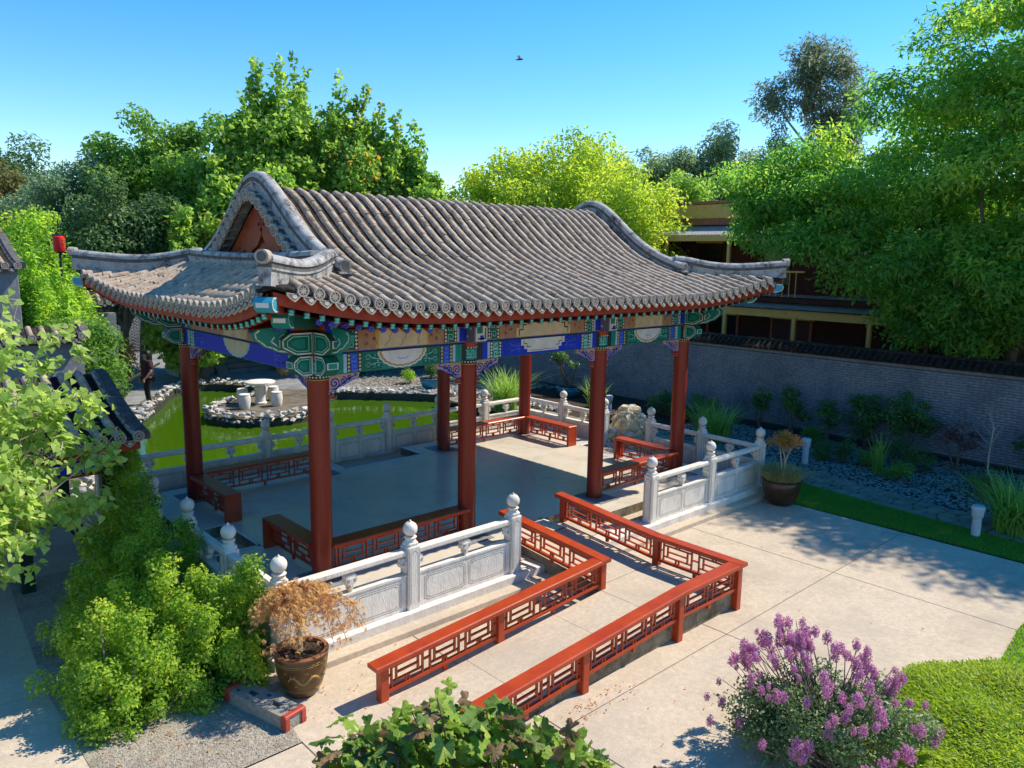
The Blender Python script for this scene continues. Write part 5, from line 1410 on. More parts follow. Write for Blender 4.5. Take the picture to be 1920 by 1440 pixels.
# ------------------------------------------------------------------ table and stools on the pond spit
tb = thing('stone_table', 'round white stone table on carved pedestal beside the pond', 'table', (1.62, 11.85, -.42))
mb = MB(); mb.lathe([(.44, .66), (.46, .675), (.46, .72), (.43, .735)], (0, 0, 0), 32, 'white_stone'); mb.build('table_top', tb, True)
mb = MB(); mb.lathe([(.19, 0), (.20, .05), (.16, .09), (.15, .2), (.17, .4), (.18, .52), (.15, .58), (.2, .66)], (0, 0, 0), 18, 'white_stone'); mb.build('pedestal', tb, True)
for lb, x, y in (('white barrel stone stool in front of the table, nearer the red corner column', .90, 11.40), ('white barrel stone stool in front of the table, on its right', 1.86, 11.22), ('white barrel stone stool behind the table on its left', 1.25, 12.35), ('white barrel stone stool behind the table on its right', 2.22, 12.2)):
    st = thing('stone_stool', lb, 'stool', (x, y, -.42), 'stone stools round the pond table')
    mb = MB(); mb.lathe([(.14, 0), (.155, .03), (.17, .12), (.185, .25), (.175, .37), (.16, .42)], (0, 0, 0), 18, 'white_stone'); mb.build('barrel', st, True)
    mb = MB(); mb.lathe([(.165, .421), (.168, .445), (.15, .46)], (0, 0, 0), 18, 'white_stone'); mb.build('seat', st, True)

# ------------------------------------------------------------------ bollard lights
def bollard(label, x, y, h):
    t = thing('bollard_light', label, 'bollard', (x, y, -.40), 'pale garden bollard lights')
    mb = MB(); mb.lathe([(.075, 0), (.075, h*.62)], (0, 0, 0), 18, 'bollard'); mb.build('body', t, True)
    mb = MB(); mb.lathe([(.078, h*.62), (.095, h*.66), (.10, h*.84), (.09, h*.86)], (0, 0, 0), 18, 'bollard'); mb.build('lamp_head', t, True)
    mb = MB(); mb.lathe([(.11, h*.86), (.113, h*.92), (.10, h*.985), (.04, h)], (0, 0, 0), 18, 'bollard'); mb.build('cap', t, True)
bollard('pale blue-grey bollard light at the lawn edge beside the big strappy plant', 5.90, -7.30, .58)
bollard('pale bollard light behind the pot with the small red-tipped tree', 8.28, -2.95, .62)
bollard('pale bollard light just above the golden rock heap', 9.05, 3.75, .60)
bollard('grey bollard light in the shade beyond the pond plaza', 3.6, 25.0, .75)

# ------------------------------------------------------------------ steps behind the pond
stp = thing('stone_steps', 'shaded grey stone steps with sloping side blocks behind the pond', 'steps', (3.5, 18.6, -.42))
for i in range(5):
    mb = MB(); mb.bev((1.2, i*.32, .08+i*.16), (2.6, .36, .16), 'asphalt', .01); mb.build('step', stp)
mb = MB(); mb.prism([(-.35, 0), (1.6, 0), (1.6, .86), (.9, .86)], (-.55, 0, 0), (0, 1, 0), (0, 0, 1), (1, 0, 0), .4, 'asphalt'); mb.build('side_block', stp)
mb = MB(); mb.bev((-1.3, .7, .38), (1.4, 1.3, .76), 'asphalt', .02); mb.build('end_block', stp)
mb = MB(); mb.bev((1.2, 2.2, .38), (3.0, 1.2, .75), 'asphalt', .02); mb.build('landing', stp)

# ------------------------------------------------------------------ side gallery with tiled roof (left), hall, lantern
def small_roof(t, x0, x1, yr, half, zr, ze, o, parent_mesh='roof', sp=.24, edge_tiles=True, near=160, rm='tile'):
    """ridge parallel to x at y=yr; t local origin o"""
    o = Vector(o)
    def zz(v): f = abs(v)/half; return zr-(zr-ze)*(1-(1-f)**1.35) if f < 1 else ze
    mb = MB(); vs_ = np.linspace(-half, half, 25)
    V = [(x-o.x, yr+v-o.y, zz(v)-o.z) for x in (x0, x1) for v in vs_]
    mb.add(V, [(i, i+1, 26+i, 25+i) for i in range(24)], 'tile_dark'); r_ = mb.build(parent_mesh, t, True)
    s = r_.modifiers.new('thickness', 'SOLIDIFY'); s.thickness = .06; s.offset = 0
    n = int((x1-x0)/sp); mats = []; pans = []
    for k in range(n+1):
        x = x1-.06-k*sp
        if x < x0: break
        for sg in (-1, 1):
            pth = [(x-o.x, yr+sg*v-o.y, zz(v)+.03-o.z) for v in np.linspace(0, half, 30)]
            Q = chop(pth, TL)
            for i in range(len(Q)-1): mats.append(((0 if sg < 0 else 5)-Q[i][0]*.1, frame(Q[i+1], Q[i], (1, 0, 0)) @ Matrix.Diagonal((1.12, 1, 1.12, 1))))
            ob('tile_end', DISC, r_, mw=facing(Vector(Q[0])+Vector((0, sg*.03, .006)), Vector((0, sg, 0)), None) @ Matrix.Diagonal((1.12, 1, 1.12, 1)))
            pth = [(x-sp/2-o.x, yr+sg*v-o.y, zz(v)+.012-o.z) for v in np.linspace(0.05, half+.01, 30)]
            Q = chop(pth, .115)
            for i in range(len(Q)-1): pans.append(frame(Q[i+1], Q[i], (1, 0, 0)) @ Matrix.Diagonal((1.2, 1, 1.2, 1)))
            ob('drip_tile', DRIP, r_, mw=facing(Vector(pth[-1])-Vector((0, 0, .05)), Vector((0, sg, 0)), None))
    mats.sort(key=lambda a: a[0])
    for _, m in mats[:near]: ob('roof_tile', TILE, r_, mw=m)
    V, F = batch([m for _, m in mats[near:]], _tv, _tri); tag(ob('roof_tiles', npmesh('roof_tiles', V, F, rm, smooth=True), r_), kind='stuff')
    V, F = batch(pans, pv, pt_); tag(ob('pan_tiles', npmesh('pan_tiles', V, F, 'tile_dark'), r_), kind='stuff')
    for xe in (x0, x1):
        pth = [(xe-o.x, yr+v-o.y, zz(v)-o.z) for v in np.linspace(-half, half, 30)]
        mb = MB(); mb.sweep([(.11, -.03), (.11, .06), (.07, .12), (-.07, .12), (-.11, .06), (-.11, -.03)], pth, (1, 0, 0), 'ridge_dark' if xe == x1 else 'plaster'); mb.build('verge_ridge', t, True)
    return r_
gl = thing('side_gallery', 'low covered gallery with grey tiled roof and dark green posts left of the hedge', 'gallery', (-9, 2.1, -.42))
GO = (-9, 2.1, -.42)
small_roof(gl, -13.0, -5.5, 2.1, 1.95, 2.38, 1.72, GO)
def gpart(nm, c, d, mt, par=None):
    mb = MB(); mb.bev((c[0]-GO[0], c[1]-GO[1], c[2]-GO[2]), d, mt, .01); return mb.build(nm, par or gl)
for x in (-12.4, -10.6, -8.7, -6.95, -5.85):
    for y in (.75, 3.45): gpart('post', (x, y, .55), (.17, .17, 1.95), 'post_green')
for y in (.75, 3.45):
    gpart('beam', (-9.1, y, 1.45), (7.2, .12, .14), 'board_red'); gpart('frieze', (-9.1, y, 1.28), (7.1, .06, .16), 'p_blue'); gpart('lower_rail', (-9.1, y, 1.16), (7.1, .05, .05), 'board_red')
gpart('eave_board', (-9.25, .28, 1.60), (7.5, .05, .12), 'board_red'); gpart('eave_board', (-9.25, 3.92, 1.60), (7.5, .05, .12), 'board_red')
gpart('gable_board', (-5.56, 2.1, 1.75), (.05, 3.2, .35), 'board_red')
hl = thing('side_hall', 'grey-roofed brick hall with maroon front cut off by the left edge', 'hall', (-7.4, 11.0, -.42))
HO = (-7.4, 11.0, -.42)
small_roof(hl, -9.5, -5.15, 11.0, 1.95, 4.62, 3.92, HO, near=20)
def hpart(nm, c, d, mt):
    mb = MB(); mb.bev((c[0]-HO[0], c[1]-HO[1], c[2]-HO[2]), d, mt, .01); return mb.build(nm, hl)
hpart('wall', (-7.4, 11.2, 1.7), (3.9, 3.2, 4.2), 'maroon_wall'); hpart('brick_pier', (-5.38, 11.0, 1.75), (.42, 3.5, 4.3), 'wall_brick'); hpart('door', (-6.0, 9.55, 1.5), (.8, .12, 2.4), 'door_red'); hpart('sign_board', (-5.86, 9.5, 2.6), (.2, .05, .9), 'p_cream')
lw = thing('low_wall', 'low tiled wall below the hall at the left edge', 'wall', (-6.5, 8.0, -.42))
mb = MB(); mb.box((0, 0, 1.35), (4.4, .3, 2.7), 'wall_brick'); mb.build('wall', lw)
small_roof(lw, -8.7, -4.3, 8.0, .34, 2.62, 2.42, (-6.5, 8.0, -.42), near=12)
lw2 = thing('tiled_wall', 'dark tiled brick wall in shade left of the far roof corner', 'wall', (-2.4, 16.5, -.42))
mb = MB(); mb.box((0, 0, 1.35), (2.4, .35, 2.7), 'wall_brick'); mb.build('wall', lw2)
small_roof(lw2, -3.6, -1.2, 16.5, .5, 2.95, 2.62, (-2.4, 16.5, -.42), near=12, rm='tile_dark')
ln = thing('lantern_post', 'red lantern hanging on a black pole among the trees at left', 'lantern', (-3.0, 15.0, -.42))
mb = MB(); mb.tube([(0, 0, 0), (0, 0, 4.95)], [.045, .035], 10, 'metal_black'); mb.tube([(0, 0, 5.35), (0, 0, 5.6)], [.02, .015], 8, 'metal_black'); mb.build('pole', ln, True)
mb = MB(); mb.lathe([(.09, 4.66), (.15, 4.69), (.165, 4.74), (.165, 5.06), (.15, 5.11), (.09, 5.14)], (0, 0, 0), 20, 'lantern_red'); lo = mb.build('lantern', ln, True)
mb = MB(); mb.lathe([(.10, 4.63), (.10, 4.665)], (0, 0, 0), 14, 'metal_black'); mb.lathe([(.10, 5.135), (.10, 5.17), (.03, 5.22)], (0, 0, 0), 14, 'metal_black'); mb.build('cap', lo)
mb = MB()
for k, (u, v, l, h) in enumerate(((0, 5.02, .09, .014), (-.03, 4.97, .014, .09), (.03, 4.96, .014, .08), (0, 4.92, .10, .014), (0, 4.86, .014, .10), (0, 4.80, .08, .014))):
    a = -0.95+u/.165; mb.box((.170*math.cos(a), .170*math.sin(a), v), (.008, l, h), 'p_gold', a)
mb.build('gold_lettering', lo)

# ------------------------------------------------------------------ pots, block
def pot(name, label, x, y, z, R, H, mat, cat='pot', grp=None, gold=True):
    t = thing(name, label, cat, (x, y, z), grp)
    pr_ = [(R*.60, 0), (R*.66, H*.04), (R*.82, H*.25), (R*.95, H*.5), (R*1.02, H*.75), (R*1.0, H*.9), (R*.98, H*.94)]
    mb = MB(); mb.lathe(pr_, (0, 0, 0), 36, mat, cap=False); mb.build('body', t, True)
    mb = MB(); mb.lathe([(R*.98, H*.93), (R*1.07, H*.95), (R*1.08, H*.985), (R*1.04, H), (R*.90, H), (R*.88, H*.9)], (0, 0, 0), 36, 'pot_rim' if gold else mat, cap=False); mb.build('rim', t, True)
    mb = MB(); rg = np.random.default_rng(3)
    V = [(0, 0, H*.93)]; 
    for rr_ in (.3, .6, .9):
        for k in range(24): V.append((R*rr_*math.cos(k*math.pi/12), R*rr_*math.sin(k*math.pi/12), H*.90+rg.uniform(-.012, .03)))
    F = [(0, 1+k, 1+(k+1) % 24) for k in range(24)]+[(1+i*24+k, 1+(i+1)*24+k, 1+(i+1)*24+(k+1) % 24, 1+i*24+(k+1) % 24) for i in range(2) for k in range(24)]
    mb.add(V, F, 'soil'); mb.build('soil', t)
    if gold:
        mb = MB()
        for zf in (.18, .22, .80, .84): 
            rr_ = np.interp(zf*H, [p[1] for p in pr_], [p[0] for p in pr_])+.003; mb.lathe([(rr_, zf*H-.004), (rr_+.003, zf*H), (rr_, zf*H+.004)], (0, 0, 0), 36, 'pot_gold', cap=False)
        # relief dragon band: wavy body with scales and clouds
        for half in (0, 1):
            pts = []
            for i in range(40):
                a = -2.6+half*3.14+i*.055; zf = .50+.10*math.sin(i*.42)*(1-i/60); rr_ = np.interp(zf*H, [p[1] for p in pr_], [p[0] for p in pr_])+.002
                pts.append((rr_*math.cos(a), rr_*math.sin(a), zf*H))
            mb.tube(pts, [.004+.012*math.sin(math.pi*min(1, (i+3)/42)) for i in range(40)], 6, 'pot_gold')
            for i in range(2, 38, 3):
                p = Vector(pts[i]); nrm_ = Vector((p.x, p.y, 0)).normalized(); mb.tube([p+Vector((0, 0, .012)), p+Vector((0, 0, .035))+nrm_*.002], [.007, .002], 5, 'pot_gold')
            for j in range(6):
                a = -2.7+half*3.14+j*.42; zf = .36 if j % 2 else .66; rr_ = np.interp(zf*H, [p[1] for p in pr_], [p[0] for p in pr_])+.002
                mb.tube([(rr_*math.cos(a+du), rr_*math.sin(a+du), zf*H+dz) for du, dz in ((-.06, 0), (-.02, .012), (.02, .0), (.06, .008))], .005, 5, 'pot_gold')
        mb.build('dragon_relief', t)
    return t
blk = thing('concrete_block', 'grey concrete fence-foot block with red plastic ends in front of the pot', 'block', (-5.76, -4.12, -.378))
blk.rotation_euler = (0, 0, rad(-76))
def wedge(mb, L, W_, H, mat): mb.bev((0, 0, H/2), (L, W_, H), mat, .03)
mb = MB(); L_, W_, H_ = .92, .25, .15
# body as frame round two sockets
def rectb(x0, x1, y0, y1, z0=0, z1=H_): mb.box(((x0+x1)/2, (y0+y1)/2, (z0+z1)/2), (x1-x0, y1-y0, z1-z0), 'block_grey')
xs_ = [-.42, -.25, -.11, .11, .25, .42]
rectb(-.42, -.25, -.125, .125); rectb(-.11, .11, -.125, .125); rectb(.25, .42, -.125, .125)
for a, b in ((-.25, -.11), (.11, .25)): rectb(a, b, -.125, -.035); rectb(a, b, .035, .125); mb.box(((a+b)/2, 0, .02), (b-a, .07, .04), 'mortar')
mb.build('body', blk)
mb = MB()
for x, y in ((-.34, .06), (-.34, -.06), (0, .06), (0, -.06), (.34, .06), (.34, -.06)): mb.lathe([(.024, H_+.001), (.024, H_+.002)], (x, y, 0), 12, 'mortar')
mb.build('hole', blk)
for s_ in (-1, 1):
    mb = MB(); 
    mb.bev((s_*.445, 0, H_+.004), (.07, .27, .03), 'plastic_red', .01); mb.bev((s_*.472, .105, H_/2), (.02, .06, H_), 'plastic_red', .006); mb.bev((s_*.472, -.105, H_/2), (.02, .06, H_), 'plastic_red', .006)
    mb.bev((s_*.44, .128, H_/2+.02), (.08, .012, H_-.02), 'plastic_red', .005); mb.bev((s_*.44, -.128, H_/2+.02), (.08, .012, H_-.02), 'plastic_red', .005)
    mb.box((s_*.44, 0, H_/2-.01), (.05, .24, H_-.03), 'block_grey'); mb.build('plastic_end', blk)
# ------------------------------------------------------------------ trees
def limb(mb, a, b, r0, r1, mat, rng, bend=.15, n=6, seg=5):
    a, b = np.array(a, float), np.array(b, float); L = np.linalg.norm(b-a); off = rng.normal(size=3)*bend*L
    pts = [a+(b-a)*t+off*math.sin(math.pi*t)*.6 for t in np.linspace(0, 1, seg)]
    mb.tube(pts, list(np.linspace(r0, r1, seg)), n, mat, cap=False); return pts
def tree(name, label, cat, base, clumps, per, Ls, Ws, mat, seed, trunk_r=.2, fork=.35, trunks=1, bark='bark', group=None, limbs=14, up=.3, droop=.2, outw=.35, extra=None, shell=2.2, jit=.7):
    rng = np.random.default_rng(seed); t = thing(name, label, cat, base, group); B = np.array(base)
    cl = np.array(clumps, float); top = cl[:, 2].max()
    V, F, a = cloud(cl, per, Ls, Ws, rng, up=up, droop=droop, outw=outw, shell=shell, jit=jit)
    ob('crown', npmesh('crown', V-B, F, mat, a), t)
    if extra:
        idx, m2, p2 = extra
        V, F, a = cloud(cl[idx], p2, Ls, Ws, rng, up=up, droop=droop, outw=outw, shell=shell)
        ob('turning_leaves', npmesh('turning_leaves', V-B, F, m2, a), t)
    mb = MB()
    cen = cl[:, :3].mean(0)
    for k in range(trunks):
        o = np.array([rng.normal()*.3, rng.normal()*.3, 0]) if trunks > 1 else np.zeros(3)
        f = np.array([(cen[0]-B[0])*.45+o[0]*3, (cen[1]-B[1])*.45+o[1]*3, (top-B[2])*fork])
        limb(mb, o, f, trunk_r, trunk_r*.6, bark, rng, .04, 9)
        for c in cl[rng.permutation(len(cl))[:limbs//trunks]]:
            limb(mb, f*rng.uniform(.7, 1.0), c[:3]-B, trunk_r*.38, trunk_r*.06, bark, rng, .12, 5)
    mb.build('trunk', t, True)
    return t
def ball(c, r, n, rng, cs=(.5, .9), shell=.6, flat=.8):
    """clumps spread through an ellipsoid, denser near its surface"""
    d = nrm(rng.normal(size=(n, 3))); q = rng.random(n)**shell
    P = np.array(c)+d*np.array(r)*q[:, None]; s = rng.uniform(cs[0], cs[1], n)
    return np.column_stack([P, s, s, s*flat])
def spires(list_, rng, step=.55):
    out = []
    for x, y, z0, z1, r in list_:
        z = z0; lean = rng.normal(0, .03, 2)
        while z < z1:
            f = (z-z0)/(z1-z0); rr_ = r*(1-f)**.7+.13
            for k in range(3 if f < .7 else 1):
                a = rng.uniform(0, 6.28); d = rr_*rng.uniform(.1, 1.05); q = rng.uniform(.5, 1.15)
                out.append((x+d*math.cos(a)+lean[0]*(z-z0), y+d*math.sin(a)+lean[1]*(z-z0), z+rng.uniform(-.1, .2), rr_*.55*q, rr_*.55*q, (rr_*.6+.3)*q))
            z += step*(.55+.5*(1-f))
    return out
r1 = np.random.default_rng(101)
SG = 'upright green trees behind the pavilion roof'
def maple(label, base, sp, body, per, seed, aut):
    cl = spires(sp, r1)+[tuple(c) for c in body]
    cl += [tuple(c) for c in ball((base[0], base[1], 2.0), (1.7, 1.4, 2.0), 30, r1, (.5, .8))]  # unseen low foliage added so the pond mirrors leaves instead of bare sky
    cl = np.array(cl); idx = [i for i in range(len(cl)) if aut and (i*7919 % 11) < aut]
    tree('liquidambar_tree', label, 'tree', base, cl, int(per*.9), .22, .17, 'leaf_maple', seed, .22, .3, group=SG, limbs=10, extra=(idx, 'leaf_autumn', 45) if idx else None, up=.25, outw=.3, jit=.9)
maple('tallest upright tree behind the near gable, with three pointed green spires', (5.4, 18, -.4), [(4.8, 18.2, 6.0, 11.3, 1.0), (5.6, 18, 6.5, 11.8, .9), (6.4, 18.1, 6.5, 11.9, 1.0), (6.0, 17.6, 6.0, 10.6, 1.0), (4.1, 18.0, 5.5, 10.0, 1.0), (7.2, 17.8, 5.0, 10.0, 1.0), (3.2, 17.6, 4.5, 8.8, 1.0)], ball((5.4, 18, 6.3), (2.9, 2.0, 3.0), 95, r1, (.6, 1.0)), 260, 41, 0)
maple('upright tree with yellow-tinged leaves behind the middle of the tiled ridge', (8.2, 17, -.4), [(7.9, 17.2, 6.0, 11.3, 1.0), (8.7, 17, 6.0, 10.9, .95), (7.3, 16.7, 5.0, 9.6, .9), (8.3, 16.3, 5.0, 9.2, 1.0), (9.2, 16.6, 5.0, 9.9, .9)], ball((8.3, 16.8, 6.1), (2.1, 1.8, 2.9), 75, r1, (.55, .95)), 260, 42, 4)
maple('narrower upright tree, right-hand one of the spired group behind the ridge', (10.1, 16, -.4), [(9.8, 16, 5.5, 10.2, .9), (10.5, 16, 5.0, 9.7, .9), (9.3, 15.6, 4.5, 8.9, .9), (10.2, 15.4, 4.0, 8.2, .9)], ball((10.0, 15.9, 5.4), (1.6, 1.6, 2.6), 55, r1, (.5, .9)), 250, 43, 2)
maple('low spired tree at the end of the group where the sky dips lowest', (10.5, 15, -.4), [(10.5, 15, 4.5, 8.2, .75), (10.95, 15, 4.0, 7.0, .6)], ball((10.5, 15, 4.2), (1.0, 1.4, 2.2), 30, r1, (.5, .85)), 240, 44, 1)
maple('bright leafy tree filling the space just left of the near gable', (2.0, 17.5, -.4), [(2.9, 16.9, 3.6, 7.1, .75), (2.1, 16.8, 3.5, 6.4, .75), (1.2, 16.8, 3.3, 5.7, .75), (3.9, 17.2, 4.0, 7.7, .85), (4.4, 16.6, 3.5, 6.4, .75)], ball((2.6, 17.4, 4.4), (2.3, 1.6, 1.7), 40, r1, (.5, .85)), 250, 45, 1)
GG = 'broad green trees at the back left'
tree('broad_tree', 'broad rounded tree standing highest in the left mass of foliage', 'tree', (1.4, 22, -.4), ball((1.9, 22, 6.4), (2.5, 2.2, 3.3), 85, r1, (.55, .95)), 250, .20, .12, 'leaf_green', 51, .25, group=GG)
tree('broad_tree', 'dark leafy tree between the left mass and the spired trees', 'tree', (3.2, 20.5, -.4), ball((3.3, 20.5, 6.3), (2.2, 2.0, 3.4), 70, r1, (.5, .9)), 250, .19, .13, 'leaf_green', 52, .25, group=GG)
tree('broad_tree', 'feathery pale green tree at the left shoulder of the foliage mass', 'tree', (-.8, 22.5, -.4), ball((-.8, 22.5, 5.2), (2.2, 2.0, 2.8), 65, r1, (.5, .9)), 250, .19, .08, 'leaf_pepper', 53, .22, group=GG)
tree('broad_tree', 'dense dark green tree in shade above the far roof corner', 'tree', (-.6, 17.8, -.4), ball((-.4, 17.8, 4.3), (1.9, 1.6, 2.6), 60, r1, (.5, .85)), 260, .15, .10, 'leaf_dark', 54, .2, group=GG)
tree('pine_tree', 'dark blue-green pine against the sky at the far left', 'tree', (-.5, 40, -.4), ball((-.6, 40, 7.4), (3.4, 3, 3.0), 70, r1, (.6, 1.2)), 240, .30, .10, 'leaf_dark', 55, .35)
tree('brown_tree', 'brownish olive tree below the pine at the far left', 'tree', (-3.2, 31, -.4), ball((-3.0, 31, 5.6), (2.9, 2.4, 2.8), 60, r1, (.6, 1.1)), 230, .24, .12, 'leaf_olive', 56, .3)
tree('small_tree', 'light green young tree in front of the brown tree at left', 'tree', (-2.9, 20.5, -.4), ball((-2.7, 20.5, 3.6), (1.9, 1.6, 2.2), 48, r1, (.45, .8)), 240, .15, .09, 'leaf_lime', 57, .15)
BG = 'bright bamboo-like clumps at the left'
for i, (lb, x, y, z1) in enumerate((('bright lime-green bamboo clump beside the red lantern', -2.75, 16.0, 4.6), ('bright lime-green bamboo clump between the hall roof and the lantern', -3.75, 14.6, 4.3), ('tall lime-green bamboo clump behind the hall roof', -4.3, 16.5, 4.9), ('lime-green bushy clump in front of the tiled wall, low down', -3.3, 13.4, 3.4))):
    tree('bamboo_clump', lb, 'bamboo', (x, y, -.4), spires([(x+dx, y+dy, .6, z1*k, .55) for dx, dy, k in ((0, 0, 1), (.5, .2, .88), (-.5, .1, .92), (.1, -.4, .8))], r1, .5), 230, .19, .055, 'leaf_lime', 60+i, .06, .2, trunks=3, group=BG, droop=.7, limbs=9)
YG = 'yellow-green trees behind the far half of the roof'
tree('elm_tree', 'yellow-green weeping tree behind the middle of the roof ridge', 'tree', (15.0, 15.2, -.4), ball((15.0, 15.0, 4.7), (3.3, 3, 4.1), 180, r1, (.5, 1.0), .45), 210, .22, .10, 'leaf_yellow', 71, .25, group=YG, droop=.8)
tree('elm_tree', 'largest yellow-green weeping tree behind the far gable', 'tree', (18.6, 13.2, -.4), ball((18.2, 13.6, 5.3), (4.6, 3.4, 4.4), 270, r1, (.5, 1.05), .45), 210, .22, .10, 'leaf_yellow', 72, .3, group=YG, droop=.8)
tree('elm_tree', 'yellow-green tree between the far gable and the ochre building', 'tree', (16.2, 8.3, -.4), ball((16.0, 8.8, 4.4), (2.0, 2.3, 3.6), 110, r1, (.45, .9), .45), 220, .18, .09, 'leaf_yellow', 73, .2, group=YG, droop=.8)
tree('green_tree', 'mid-green tree beside the ochre parapet', 'tree', (25.5, 13.5, -.4), ball((25.5, 13.5, 5.6), (2.6, 2.6, 3.2), 70, r1, (.6, 1.0)), 240, .22, .12, 'leaf_maple', 74, .25)
PG = 'grey-green distant trees on the skyline'
for i, (lb, x, y, zt_, rx) in enumerate((('distant grey-green tree on the skyline, left one of the row', 41.5, 29, 13.2, 3.6), ('distant grey-green tree on the skyline, middle one of the row', 45.0, 27.5, 13.9, 3.2), ('tallest distant grey-green tree next to the big right-hand tree', 49.5, 25, 15.2, 4.4))):
    tree('pepper_tree', lb, 'tree', (x, y, -.4), ball((x, y, zt_-5.0), (rx, rx, 5.0), 80, r1, (.7, 1.4)), 210, .38, .13, 'leaf_pepper', 80+i, .4, group=PG, droop=.7)
tree('gum_tree', 'tall thin-crowned gum tree with dark grey foliage against the sky', 'tree', (53.2, 19, -.4), np.concatenate([ball((53.0, 20.3, 19.6), (2.0, 2.3, 2.6), 42, r1, (.6, 1.2)), ball((54.2, 18.2, 17.8), (2.0, 1.8, 3.4), 30, r1, (.6, 1.1)), ball((50.4, 22.4, 17.0), (1.3, 1.5, 2.5), 26, r1, (.5, .9)), ball((53, 17, 15), (2, 2.0, 3), 22, r1, (.6, 1.1)), ball((50.6, 21.9, 13.5), (1.0, 1.0, 2.5), 14, r1, (.45, .8)), ball((53.4, 18.6, 13.6), (2.2, 2.4, 3.2), 36, r1, (.6, 1.1)), ball((52.4, 20.4, 16.6), (1.6, 1.6, 2.0), 20, r1, (.5, 1.0))]), 85, .40, .11, 'leaf_gum', 85, .35, .7, droop=.8, limbs=18, bark='bark_pale')
# the big feathery tree beyond the wall on the right
rb = np.random.default_rng(7)
def crownpts(n):
    P = []
    while len(P) < n:
        x, y, z = rb.uniform(10.4, 18), rb.uniform(-13.5, 3.0), rb.uniform(1.9, 11.6)
        # egg-shaped envelope, lower to the left
        ytop = 11.6-.75*max(0, (y+4.6))**1.1-.15*max(0, -8-y)
        q = ((x-14.2)/3.7)**2+((z-5.6)/(max(1.5, ytop-5.6) if z > 5.6 else 3.9))**2
        zlow = 2.3+.72*max(0, y+3.4)**1.05+.05*abs(y+5)
        if q < 1 and q > .10 and z > zlow: P.append((x, y, z))
    P = np.array(P); s = rb.uniform(.45, .95, n); return np.column_stack([P, s*1.1, s*1.1, s*.55])
bigc = np.concatenate([crownpts(720), ball((13.0, .2, 6.0), (1.5, 2.1, 1.6), 90, rb, (.45, .85), .5, .6), ball((12.6, -4.4, 3.3), (1.5, 1.8, 1.0), 55, rb, (.4, .8), .5, .6), ball((14.5, -7.2, 7.2), (2.0, 2.8, 2.8), 80, rb, (.5, .9), .5, .6)])
tree('robinia_tree', 'huge feathery tree overhanging the brick wall on the right', 'tree', (14.2, -5.2, -.4), bigc, 250, .18, .066, 'leaf_pinnate', 91, .2, .3, trunks=4, bark='bark', limbs=40, droop=.5, up=.4, outw=.3)

# ------------------------------------------------------------------ shrubs below the wall
def shrub(name, label, cat, base, clumps, per, Ls, Ws, mat, seed, stems=3, sr=.012, bark='bark', group=None, **kw):
    rng = np.random.default_rng(seed); t = thing(name, label, cat, base, group); B = np.array(base); cl = np.array(clumps, float)
    V, F, a = cloud(cl, per, Ls, Ws, rng, **kw); ob('foliage', npmesh('foliage', V-B, F, mat, a), t)
    mb = MB()
    for c in cl[rng.permutation(len(cl))[:stems]]: limb(mb, rng.normal(size=3)*np.array([.03, .03, 0]), c[:3]-B, sr*1.6, sr*.5, bark, rng, .1, 6)
    mb.build('stem', t, True); return t
rs = np.random.default_rng(5)
CG = 'glossy camellia shrubs planted along the brick wall'
def cam(label, x, y, h, r, seed, n=14, lo=.35):
    cl = ball((x, y, -.4+h*(lo+(1-lo)/2)), (r, r, h*(1-lo)/2), n, rs, (.12, .24), .6, .6); shrub('camellia', label, 'shrub', (x, y, -.4), cl, 70, .085, .045, 'leaf_camellia', seed, 6, .013, group=CG)
cam('light green young camellia just right of the far corner column', 10.0, .9, 1.15, .5, 201, 16, .2)
cam('young thin camellia by the wall, first right of the strappy daylilies', 11.0, -.2, 1.2, .36, 202, 14, .4)
cam('tall thin camellia by the wall with two leafy tiers', 10.85, -1.3, 1.45, .40, 203, 18, .25)
cam('small open camellia by the wall left of the two dense ones', 10.7, -2.35, 1.1, .33, 204, 12, .4)
cam('dense camellia against the wall, left of the big pair', 10.9, -3.25, 1.55, .62, 205, 34, .2)
cam('dense camellia against the wall, right of the big pair', 10.8, -4.25, 1.6, .72, 206, 40, .3)
cam('small dark camellia near the wall joint at the right edge', 11.1, -6.9, 1.0, .45, 207, 16, .3)
cam('low dark camellia behind the rockery', 10.3, 2.6, .8, .5, 208, 18, .1)
cl = ball((10.4, -5.5, .5), (.42, .42, .35), 16, rs, (.12, .25), .6, .45); shrub('plum_maple', 'purple-leaved Japanese maple sapling in front of the wall', 'shrub', (10.4, -5.5, -.4), cl, 55, .10, .03, 'leaf_plum', 211, 6, .014)
sp_ = thing('bare_sapling', 'leafless grey sapling beside the purple maple', 'sapling', (9.35, -6.5, -.4)); mb = MB()
limb(mb, (0, 0, 0), (.05, .02, 1.35), .022, .012, 'bark_pale', rs, .03)
for k in range(9): limb(mb, (.04, .02, .9+k*.06), (.04+rs.normal()*.18, rs.normal()*.18, 1.25+k*.07), .007, .003, 'bark_pale', rs, .1, 5)
mb.build('trunk', sp_, True)
LG = 'low mounded shrubs along the gravel bed'
